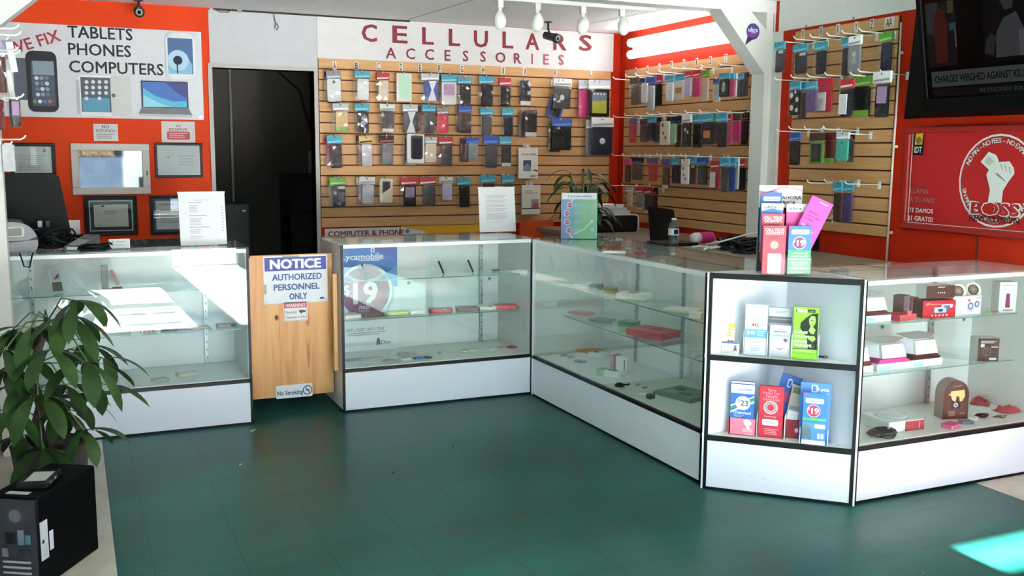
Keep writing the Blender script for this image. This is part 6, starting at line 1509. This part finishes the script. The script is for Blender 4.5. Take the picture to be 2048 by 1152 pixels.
for i, (x, y, w_, h_, c, lab) in enumerate([(145, 452, .075, .05, '#c3c2bd', 'white paper block behind the card terminal'), (64, 474, .09, .06, '#9fa3aa', 'grey folded paper under the monitor beside the label printer'), (102, 480, .1, .07, '#bfc0c6', 'white leaflet propped up under the monitor among the cables')]):
    q = on_y(x, y, 5.80)
    card('paper_block' if i == 0 else 'loose_paper', lab, 'paper', w_, (q.z - ZT) + .03 if i == 0 else h_ + .02, .03 if i == 0 else .003, c, [] if i == 0 else [('lines', .1, .2, .9, .8, 4, '#8d90a0')], (q.x, 5.80, ZT), 0.0, rx=0 if i == 0 else -.25)

# ------------------------------------------------------------------ on the long counter
q0, q1 = on_z(1121, 478, ZT), on_z(1195, 479, ZT)
hz = math.radians(-24); gp = (q0 + q1) / 2
dd = (gp - Vector((0, 0, CAMH))).dot(CF) / FPX
GWd, GH = 74 * dd, (478 - 387) * dd
t = thing('leaflet_stand', 'clear stand with a blue to green plan leaflet in front of the bamboo plant', 'leaflet stand', gp, hz)
mb = MB(); mb.at(rx=-.08); mb.box(-GWd / 2, 0, .001, GWd / 2, .003, GH, ACRYL); mb.make('front_sheet', t)
mb = MB(); mb.at(rx=-.08); mb.box(-GWd / 2, .035, .004, GWd / 2, .037, GH, ACRYL); mb.box(-GWd / 2, .003, .004, -GWd / 2 + .002, .035, GH * .6, ACRYL); mb.box(GWd / 2 - .002, .003, .004, GWd / 2, .035, GH * .6, ACRYL); mb.make('back_sheet', t)
mb = MB(); mb.box(-GWd / 2, 0, 0, GWd / 2, .08, .0025, ACRYL); mb.make('foot', t)
def _bluegreen(nt, b):
    tc = nt.nodes.new('ShaderNodeTexCoord'); sp = nt.nodes.new('ShaderNodeSeparateXYZ')
    nt.links.new(tc.outputs['Object'], sp.inputs[0])
    mr = nt.nodes.new('ShaderNodeMapRange'); mr.inputs['From Min'].default_value = -GWd / 2; mr.inputs['From Max'].default_value = GWd / 2
    nt.links.new(sp.outputs['X'], mr.inputs['Value'])
    r = _ramp(nt, mr.outputs[0], [(0.0, '#5c74b8'), (.3, '#5f97a8'), (.6, '#6fae78'), (1, '#74b695')])
    nt.links.new(r.outputs[0], b.inputs['Base Color']); b.inputs['Roughness'].default_value = 0.35
LEAFLET = node_mat('leaflet_print', _bluegreen)
mb = MB(); mb.at(rx=-.08); mb.X = mb.X @ Matrix.Translation((0, .006, .004)); mb.box(-GWd / 2 + .003, 0, 0, GWd / 2 - .003, .012, GH, LEAFLET)
its = [('r', .02, .86, .98, 1, '#dcdde2'), ('t', 'Lycamobile', .52, .93, .045, '#4a5a94', .66, .02), ('p', [(.30, .86), (.34, .86), (.2, .66), (.16, .66)], '#cfd3da')]
for u, v in ((.24, .73), (.16, .55), (.17, .36), (.22, .18)):
    its += [('c', u, v, .07, '#cfc6cc'), ('c', u, v, .052, '#8a3a58'), ('t', '19', u, v, .035, '#d8b9c6', .09, .02), ('lines', .36, v - .03, .68, v + .04, 2, '#9fb8cf'), ('c', .86, v + .02, .04, '#c2b0a4')]
its += [('p', [(.3, .1), (.6, .2), (.85, .4), (.9, .4), (.65, .2), (.4, .1)], '#a9d8c4'), ('p', [(.22, .1), (.25, .1), (.33, 0), (.29, 0)], '#cfd3da')]
design(mb, GWd - .006, GH, its); mb.make('leaflet', t)
q = on_z(1228, 505, ZT)
mb = MB(); mb.box(-.06, -.04, 0, .06, .04, .004, '#d3cdc4', .001); mb.box(-.05, -.03, .004, .05, .035, .0055, '#dedad3'); o = mb.make('paper_stack'); tag(o, 'few loose white papers lying on the glass top of the long counter', 'paper'); place(o, (q.x, q.y, ZT), -.6)

# ------------------------------------------------------------------ back counter behind
BZ = .90
t = thing('back_counter', 'low work counter along the side slatwall behind the long glass counter', 'counter', (0, 0, 0))
mb = MB(); mb.box(3.32, 3.80, BZ - .035, 4.06, 6.95, BZ, M('#8a7868', 0.45), .003); mb.make('worktop', t)
mb = MB(); mb.box(3.36, 3.84, 0, 4.05, 6.93, BZ - .036, M('#b3aea6', 0.5)); mb.make('carcass', t)
q = on_y(1340, 494, 5.16)
t = thing('water_bottle', 'clear plastic water bottle with white cap standing beside the black laptop', 'bottle', (3.40, 5.16, BZ))
hB = on_y(1340, 437, 5.16).z - BZ
mb = MB(); mb.lathe([(.030, 0), (.033, .01), (.033, hB * .30), (.030, hB * .34), (.033, hB * .38), (.033, hB * .70), (.026, hB * .82), (.013, hB * .91), (.0125, hB * .95)], clear('bottle_plastic', '#f2f6f6', 1.4, 0.05, 1.3, .05), 20); mb.make('bottle_body', t)
mb = MB(); mb.at((0, 0, hB * .945)); mb.lathe([(.015, 0), (.015, hB * .05), (.013, hB * .06)], '#e4e4e4', 16); mb.make('cap', t)
mb = MB(); mb.lathe([(.0337, hB * .42), (.0337, hB * .64)], M('#cfd2d6', 0.4), 20, cap=False); mb.face([(-.02, -.0345, hB * .46), (.012, -.0345, hB * .46), (.012, -.0345, hB * .62), (-.02, -.0345, hB * .62)], '#1e2436'); mb.make('bottle_label', t)
t = thing('laptop', 'black laptop open on the back counter behind the water bottle', 'laptop', (0, 0, BZ))
q = [on_y(x, y, 5.42) for x, y in ((1309, 413), (1361, 421), (1352, 497), (1297, 490))]
mb = MB(); zb = .012
V = [(q[0].x, 5.50, q[0].z - BZ), (q[1].x, 5.50, q[1].z - BZ), (q[2].x, 5.40, zb), (q[3].x, 5.40, zb)]
V += [(x + .004, y + .010, z) for x, y, z in V]
mb.add(V, [(3, 2, 1, 0), (4, 5, 6, 7), (0, 1, 5, 4), (1, 2, 6, 5), (2, 3, 7, 6), (3, 0, 4, 7)], M('#0d0d0f', 0.3)); mb.make('screen_lid', t)
mb = MB(); mb.box(q[3].x - .03, 5.17, 0, q[2].x, 5.40, .02, M('#101012', 0.35), .003); mb.make('keyboard_base', t)
q = on_y(1376, 480, 5.3)
t = thing('spray_bottle', 'magenta bottle with a white cap lying by the laptop', 'bottle', (3.70, 5.33, BZ + .035), .2)
mb = MB(); mb.at(ry=math.pi / 2); mb.lathe([(.001, .0), (.033, .005), (.036, .02), (.036, .11), (.03, .13)], '#c02a70', 20); mb.make('bottle_body', t)
mb = MB(); mb.at(ry=-math.pi / 2); mb.lathe([(.034, -.005), (.034, .03), (.028, .05), (.001, .053)], '#d8d4d6', 20); mb.make('cap', t)
for i, (X_, Y_, sd, R_) in enumerate(((3.66, 4.88, 3, .075), (3.74, 4.72, 6, .085), (3.62, 4.70, 9, .07), (3.80, 4.56, 11, .08))):
    pts = []; rnd = random.Random(sd)
    for k in range(90):
        a = k / 12 * 2 * math.pi; rad = R_ * (1 + .3 * math.sin(a * .37 + sd))
        pts.append((rad * 1.2 * math.cos(a), rad * math.sin(a), .012 + .05 * abs(math.sin(a * .23 + sd)) + .012 * math.sin(a * 1.9)))
    mb = MB(); mb.tube(pts, .007, M('#151516', 0.5), 6)
    o = mb.make('cable_heap'); tag(o, 'black cable bundle on the back counter, %s from the magenta bottle' % ORD[i + 1], 'cable', 'black cables on the back counter'); o.location = (X_, Y_, BZ)
mb = MB(); a = [(3.50, 4.95, BZ + .03), (3.56, 4.85, BZ + .06), (3.70, 4.80, BZ + .10), (3.84, 4.72, BZ + .14), (3.92, 4.66, BZ + .135), (3.93, 4.62, BZ + .08)]
mb.tube(a, .006, M('#cfcac4', 0.4), 6); o = mb.make('white_cable'); tag(o, 'white cable arching over the black cables on the back counter', 'cable')
for i, (x, y, z) in enumerate(((3.47, 4.98, .012), (3.52, 4.88, .014), (3.44, 4.86, .010))):
    mb = MB(); mb.tube([(-.04, .02, 0), (0, .0, .006), (.05, -.02, .0)], .008, M('#d4d0ca', 0.4), 6); mb.cbox((.055, -.022, 0), (.03, .016, .012), '#d9d6d0', .002)
    o = mb.make('usb_plug'); tag(o, 'white cable end with plug by the bottle, %s from the wall' % ORD[i + 1], 'plug', 'white plugs on the back counter'); place(o, (x, y, BZ + z), .5 * i)
q = on_y(1215, 480, 6.35)
t = thing('printer', 'black printer with a white rim and papers at the far end of the back counter', 'printer', (3.62, 6.42, BZ), 0)
mb = MB(); mb.box(-.2, -.15, 0, .2, .17, .13, M('#121214', 0.4), .012); mb.make('body', t)
mb = MB(); mb.tube([(-.2, -.155, .128), (.17, -.155, .128), (.195, -.155, .115), (.2, -.155, .06), (.2, -.155, .01)], .006, M('#c9c6c2', 0.3), 6); mb.make('rim', t)
for i in range(3):
    mb = MB(); mb.box(-.12, -.1, 0, .12, .1, .022, ('#c9c8c6', '#b4b2b0', '#d2d1cf')[i], .001)
    o = mb.make('paper_stack'); tag(o, 'stack of papers on the black printer, %s in the pile' % ('lowest', 'middle', 'topmost')[i], 'paper', 'papers on the black printer'); place(o, (3.66 - .03 * i, 6.42, BZ + .131 + i * .023), .1 * i)
# lucky bamboo
bp = Vector((3.28, 6.0, 0))
q = on_y(1172, 400, 6.0)
t = thing('bamboo_plant', 'lucky bamboo with drooping leaves behind the blue and green leaflet stand', 'plant', (q.x - .02, 6.0, 0))
mb = MB(); mb.box(-.09, -.09, 0, .09, .09, .74, M('#6b4a34', 0.6), .004); mb.make('plant_stand', t)
mb = MB(); mb.at((0, 0, .741)); mb.lathe([(.06, 0), (.085, .05), (.09, .14), (.082, .15), (.07, .12)], M('#5a6a70', 0.3), 20); mb.make('vase', t)
rnd = random.Random(4); mb = MB(); ml = MB()
def blade(ml, base, dirv, L, w, droop, n=6, fold=.25, ovate=False):
    d = Vector(dirv).normalized(); up = Vector((0, 0, 1)); s = d.cross(up)
    if s.length < .05: s = Vector((1, 0, 0))
    s.normalize(); V = []; p = Vector(base)
    for i in range(n + 1):
        f = i / n; wd = w * (math.sin(math.pi * min(1, .08 + f * .92)) ** .8 if not ovate else math.sin(math.pi * (.03 + .97 * f) ** 1.55) ** .75 if f < 1 else 0)
        V += [p - s * wd + Vector((0, 0, wd * fold)), p.copy(), p + s * wd + Vector((0, 0, wd * fold))]
        d = (d + Vector((0, 0, -droop / n))).normalized(); p = p + d * (L / n)
    F = []
    for i in range(n):
        b = i * 3; F += [(b, b + 1, b + 4, b + 3), (b + 1, b + 2, b + 5, b + 4)]
    ml.add(V, F, LEAF, True)
for k in range(9):
    a = k * 2.4; r_ = .03
    top = Vector((.10 * math.cos(a), .08 * math.sin(a), 1.22 + .16 * rnd.random()))
    mb.tube([(r_ * math.cos(a), r_ * math.sin(a), .85), (.05 * math.cos(a), .05 * math.sin(a), 1.08), top], .009, M('#5d7040', 0.5), 6)
    for j in range(7):
        b = a + j * .9 + rnd.random() * .5
        blade(ml, top - Vector((0, 0, .035 * j)), (math.cos(b), math.sin(b), .6 + .3 * rnd.random()), .2 + .08 * rnd.random(), .018, 2.0)
mb.make('stalks', t); ml.make('foliage', t)

# ------------------------------------------------------------------ lights and cameras
a = on_x(1262, 82, XR - .06); b = on_x(1262, 115, XR - .06); c = on_x(1460, 51, XR - .06); 
FYa, FYb = a.y, 5.50; FZ = (a.z + b.z) / 2
fx = thing('fluorescent_light', 'lit twin tube fluorescent light high on the orange side wall', 'ceiling light', (XR - .001, (FYa + FYb) / 2, FZ), QR)
FL = FYa - FYb
mb = MB(); mb.box(-FL / 2, -.045, -.05, FL / 2, 0, .05, M('#d9d9d6', 0.4), .006); mb.make('housing', fx)
TUBE = M('#fbfdff', 0.4, emit=3.0, var=0)
for z in (.045, -.045):
    mb = MB(); mb.tube([(-FL / 2 + .02, -.075, z), (-FL / 2 + .03, -.075, z), (FL / 2 - .03, -.075, z), (FL / 2 - .02, -.075, z)], .032, TUBE, 14); mb.make('tube', fx)
for x in (-FL / 2 + .022, FL / 2 - .022):
    for z in (.045, -.045):
        mb = MB(); mb.box(x - .008, -.085, z - .014, x + .008, -.04, z + .014, M('#b9b9b4', 0.4), .002); mb.make('lamp_holder', fx)
# track light
TY = 5.55
tx0, tx1 = on_y(890, 4, TY).x, on_y(1310, 16, TY).x
t = thing('track_light', 'white track light with four bulbs hung under the ceiling', 'ceiling light', (0, TY, 0))
zr = on_y(1200, 12, TY).z
mb = MB(); mb.box(tx0, -.018, zr - .012, tx1, .018, ZC, M('#e4e3df', 0.4), .003); mb.make('rail', t)
for (x, y, lean) in ((1000, 41, -.05), (1075, 45, .12), (1166, 51, .22), (1247, 53, -.08)):
    q = on_y(x, y, TY); xx = on_y(x + (0 if x < 1240 else -3), 10, TY).x
    h = thing('lamp_head', '', '', (xx, 0, 0)); del h['label']; del h['category']; h.parent = t
    mb = MB(); mb.box(-.018, -.014, zr - .055, .018, .014, zr - .010, M('#e2e1dd', 0.4), .004); mb.tube([(0, 0, zr - .05), (q.x - xx, 0, q.z + .05)], .011, M('#e2e1dd', 0.4), 8); mb.make('stem', h)
    if x > 1240:
        mb = MB(); mb.box(.0, -.012, zr - .075, .055, .012, zr - .055, M('#e2e1dd', 0.4), .003); mb.make('adapter', h)
    mb = MB(); mb.at((q.x - xx, 0, q.z), ry=lean); mb.lathe([(.012, .055), (.018, .048), (.034, .025), (.038, .0), (.036, -.02), (.028, -.042), (.014, -.054), (.001, -.057)], M('#eeece6', 0.25), 20); mb.make('bulb', h)
def bullet_cam(label, x, y, Y, rz, flip=1):
    q = on_y(x, y, Y)
    t = thing('security_camera', label, 'camera', (q.x, Y, q.z), rz)
    mb = MB(); mb.at(rx=math.pi / 2 + .25); mb.lathe([(.001, -.075), (.028, -.072), (.030, .03), (.034, .032), (.034, .06), (.030, .062)], M('#2b2a28', 0.4), 20); mb.make('body', t)
    mb = MB(); mb.at(rx=math.pi / 2 + .25); mb.lathe([(.029, .0615), (.014, .0625), (.001, .063)], M('#8f8d88', 0.3), 20); mb.X = mb.X @ Matrix.Translation((0, 0, .0635)); mb.lathe([(.012, 0), (.001, .001)], '#0d0d0d', 14); mb.make('lens', t)
    mb = MB(); mb.tube([(0, .02, .02), (0, .04, .06), (0, .04, ZC - q.z)], .008, M('#3b3632', 0.5), 8); mb.at((0, .04, ZC - q.z - .006)); mb.lathe([(.03, 0), (.03, .006)], M('#4b4038', 0.5), 14); mb.make('mount', t)
bullet_cam('dark bullet camera on the ceiling above the WE FIX banner', 278, 22, 6.95, -.05)
bullet_cam('dark bullet camera in front of the letters A and R of CELLULARS', 1104, 74, 6.7, .35)
for i, (pts, lab) in enumerate([([(425, 17), (440, 24), (455, 25), (466, 18)], 'thin grey wire sagging along the ceiling beside the orange wall'), ([(547, 24), (550, 42), (552, 48), (549, 56), (553, 60), (557, 54), (553, 46)], 'short wire loop dangling from the ceiling above the doorway')]):
    mb = MB(); P_ = [on_y(x, y, YB - .03) for x, y in pts]; mb.tube([p - P_[0] for p in P_], .0035, M('#6d675f', 0.6), 5); o = mb.make('loose_wire'); tag(o, lab, 'wire'); o.location = P_[0]
q = on_y(479, 20, YB - .015); mb = MB(); mb.cbox((0, 0, 0), (.03, .02, .035), '#b9b5ae', .004); mb.cbox((0, -.012, -.008), (.012, .006, .012), '#8d8880', .001); o = mb.make('wire_clip'); tag(o, 'little grey clip where the wire meets the ceiling over the doorway', 'clip'); o.location = q

# sticker on the brace
q = on_y(1506, 63, 5.199); k = (on_y(1519, 63, 5.199).x - on_y(1493, 63, 5.199).x) / 2
mb = MB(); mb.disc(0, 0, k, 0, '#3f2f72'); mb.face([(-k * .75, 0, -k * .5), (k * .1, 0, -k * .9), (-k * 1.15, 0, -k * 1.75)], '#3f2f72'); mb.disc(0, 0, k * .9, -.0004, '#4d3f8c'); 
mb.face([(-k * .55, -.0006, -k * .7), (k * .55, -.0006, -k * .7), (k * .88, -.0006, -k * .12), (-k * .88, -.0006, -k * .12)], '#7a3f96')
mb.text('ultra', 0, k * .22, k * .5, -.001, '#dcd8e6', k * 1.5, .06); mb.text('mobile', k * .1, -k * .12, k * .18, -.001, '#dcd8e6', k * .7, .02)
o = mb.make('round_sticker'); tag(o, 'purple speech bubble sticker on the white corner brace', 'sticker'); o.location = q

# ------------------------------------------------------------------ left foreground: tower, drive, potted tree
c0 = on_z(198, 1097); dn = Vector((-.522, -.853, 0)); dl = Vector((-.853, .522, 0))
TL, TWd = .36, .175
TH2 = on_y(190, 930, c0.y).z
near = c0 + dn * TL
trz = math.atan2(-dl.y, -dl.x)        # local +x points away from the rear panel's left edge
t = thing('computer_tower', 'black computer tower with its metal rear panel turned to the viewer', 'computer', near, trz)
# local: x to the left is -, side panel along +y
PCB = M('#020203', 0.6)
mb = MB(); mb.box(-TWd, .006, 0, 0, TL, TH2, PCB, .004); mb.make('case', t)
mb = MB(); mb.box(-TWd + .006, 0, .006, -.006, .006, TH2 - .008, M('#3a3b42', 0.4, 0.6, var=0.3)); mb.make('rear_panel', t)
mb = MB(); mb.disc(-TWd * .45, TH2 * .80, .032, -.0006, '#34353a'); mb.disc(-TWd * .45, TH2 * .80, .022, -.001, '#4a4d58'); mb.make('fan_grille', t)
mb = MB()
for (x, z, w, h, c) in ((-.1, .56, .03, .04, '#15151a'), (-.06, .57, .02, .05, '#5d6470'), (-.035, .55, .016, .03, '#3f6464'), (-.12, .40, .02, .03, '#5d5f66'), (-.05, .40, .04, .02, '#2a2b30'), (-.08, .3, .1, .006, '#8d8f95'), (-.08, .24, .1, .006, '#8d8f95'), (-.08, .18, .1, .006, '#8d8f95')):
    mb.cbox((x, -.002, z * TH2), (w, .005, h), c)
mb.make('rear_ports', t)
mb = MB(); 
def SD(y0, z0, y1, z1, c, e=.0006): mb.face([(e, y0, z0), (e, y1, z0), (e, y1, z1), (e, y0, z1)], c)
SD(.012, TH2 * .30, .055, TH2 * .72, '#b0b5bc'); SD(.062, TH2 * .36, .085, TH2 * .57, '#bcc2ca', .0005); SD(.02, TH2 * .48, .034, TH2 * .52, '#23262c', .001)
for k in range(6): SD(.02 + .006 * (k % 3), TH2 * (.34 + .022 * k), .05, TH2 * (.345 + .022 * k), '#8b929c', .001)
mb.make('paper_label', t)
mb = MB(); mb.box(-.13, .03, TH2, -.05, .055, TH2 + .0008, '#b4b0a8'); mb.make('top_label', t)
hp_ = near + dl * .085 + (-dn) * .155
hd = thing('hard_drive', 'black hard drive with a pale label lying on top of the computer tower', 'hard drive', (hp_.x, hp_.y, TH2 + .0005), trz + .25)
mb = MB(); mb.box(-.05, -.075, 0, .05, .075, .024, M('#17181a', 0.3, 0.4), .003); mb.make('case', hd)
mb = MB(); mb.box(-.03, -.06, .024, .04, .04, .0246, '#a9a69e'); mb.make('paper_label', hd)
for i in range(2):
    mb = MB(); mb.cbox((.0505, -.03 + .045 * i, .012), (.002, .028, .008), CHROME); mb.make('connector', hd)

pt = Vector((-.13, 4.42, 0))
t = thing('potted_tree', 'leafy potted money tree in the left foreground behind the computer tower', 'plant', pt)
mb = MB(); mb.lathe([(.10, 0), (.125, .03), (.15, .24), (.155, .26), (.14, .262), (.135, .23)], M('#4a443e', 0.6), 24); mb.make('pot', t)
mb = MB(); mb.at((0, 0, .225)); mb.lathe([(.134, 0), (.06, .008), (.001, .012)], M('#2e241c', 0.9), 20); mb.make('soil', t)
mb = MB(); tr = [(-.03, 0, .22), (-.045, .0, .34), (-.025, .01, .42), (-.05, 0, .52), (-.03, 0, .64), (.02, 0, .78)]
mb.tube(tr, [.03, .026, .022, .02, .017, .012], BARK, 9); 
LCL = [  # pixel of the leaf hub, depth, lean, leaflets, length
 (153, 601, 4.25, 7, .21, .5), (135, 632, 4.30, 7, .23, -.2), (62, 655, 4.35, 6, .22, -.3), (88, 648, 4.5, 6, .20, .2), (25, 660, 4.45, 5, .2, 0), (100, 700, 4.2, 6, .22, -.2), (168, 690, 4.45, 6, .2, .1), (205, 716, 4.4, 5, .18, .4),
 (175, 724, 4.2, 6, .26, -.3), (76, 790, 4.2, 6, .24, -.2), (30, 770, 4.3, 6, .22, 0), (130, 770, 4.35, 6, .21, 0), (20, 820, 4.2, 5, .2, -.1), (168, 860, 4.25, 6, .19, .2), (86, 898, 4.2, 7, .22, -.1), (55, 720, 4.35, 6, .2, 0), (115, 820, 4.4, 6, .2, 0), (10, 700, 4.3, 5, .18, 0), (150, 800, 4.45, 5, .18, 0), (45, 870, 4.4, 5, .18, 0), (15, 740, 4.35, 6, .22, 0), (195, 770, 4.35, 5, .2, .2)]
ml = MB(); rnd = random.Random(11)
crown = [Vector(tr[-1]), Vector((-.03, 0, .60)), Vector((-.045, 0, .5))]
for i, (x, y, Y, n, L, lean) in enumerate(LCL):
    h = on_y(x, y, Y) - pt
    b = crown[0] if h.z > .62 else (crown[1] if h.z > .5 else crown[2])
    mid = (b + h) / 2 + Vector((0, 0, .05)); 
    mb.tube([b, mid, h], .0032, M('#4f6a38', 0.5), 5)
    out = Vector((h.x - b.x, h.y - b.y, 0)); 
    if out.length < .02: out = Vector((.1, -.3, 0))
    a0 = math.atan2(out.y, out.x)
    for k in range(n):
        a = a0 + (k - (n - 1) / 2) * (2 * math.pi / n) * (.95)
        f = 1 - .35 * abs(k - (n - 1) / 2) / ((n - 1) / 2)
        blade(ml, h, (math.cos(a), math.sin(a) , -.15 + .6 * lean * math.cos(a) + .35 * rnd.random()), 1.22 * L * f * (.85 + .15 * rnd.random()), L * .14, 1.1 + .9 * rnd.random(), 8, .14, True)
mb.make('trunk', t); ml.make('foliage', t)
# dry leaf scraps on the floor
for (x, y, c, lab) in ((507, 862, '#a8b08a', 'small pale dry leaf on the floor below the pine gate'), (907, 893, '#2c2a26', 'dark crumb on the teal floor in front of the middle counter'), (787, 947, '#2a2c28', 'dark scrap near the middle of the teal floor'), (482, 930, '#8a8f5c', 'tiny olive leaf scrap on the teal floor left of the gate'), (1846, 1146, '#6d6a3c', 'dry leaf fragment on the floor near the sunlit patch')):
    q = on_z(x, y, 0); mb = MB(); L = .03 if 'pale' in lab else .016
    mb.add([(-L, 0, .001), (-.2 * L, -.35 * L, .004), (L, .1 * L, .002), (-.1 * L, .4 * L, .006)], [(0, 1, 2), (0, 2, 3)], M(c, 0.7)); mb.add([(-L, 0, 0), (-.2 * L, -.35 * L, .002), (L, .1 * L, .0005), (-.1 * L, .4 * L, .004)], [(2, 1, 0), (3, 2, 0)], M(c, 0.7))
    o = mb.make('leaf_scrap'); tag(o, lab, 'leaf'); place(o, q, .8)
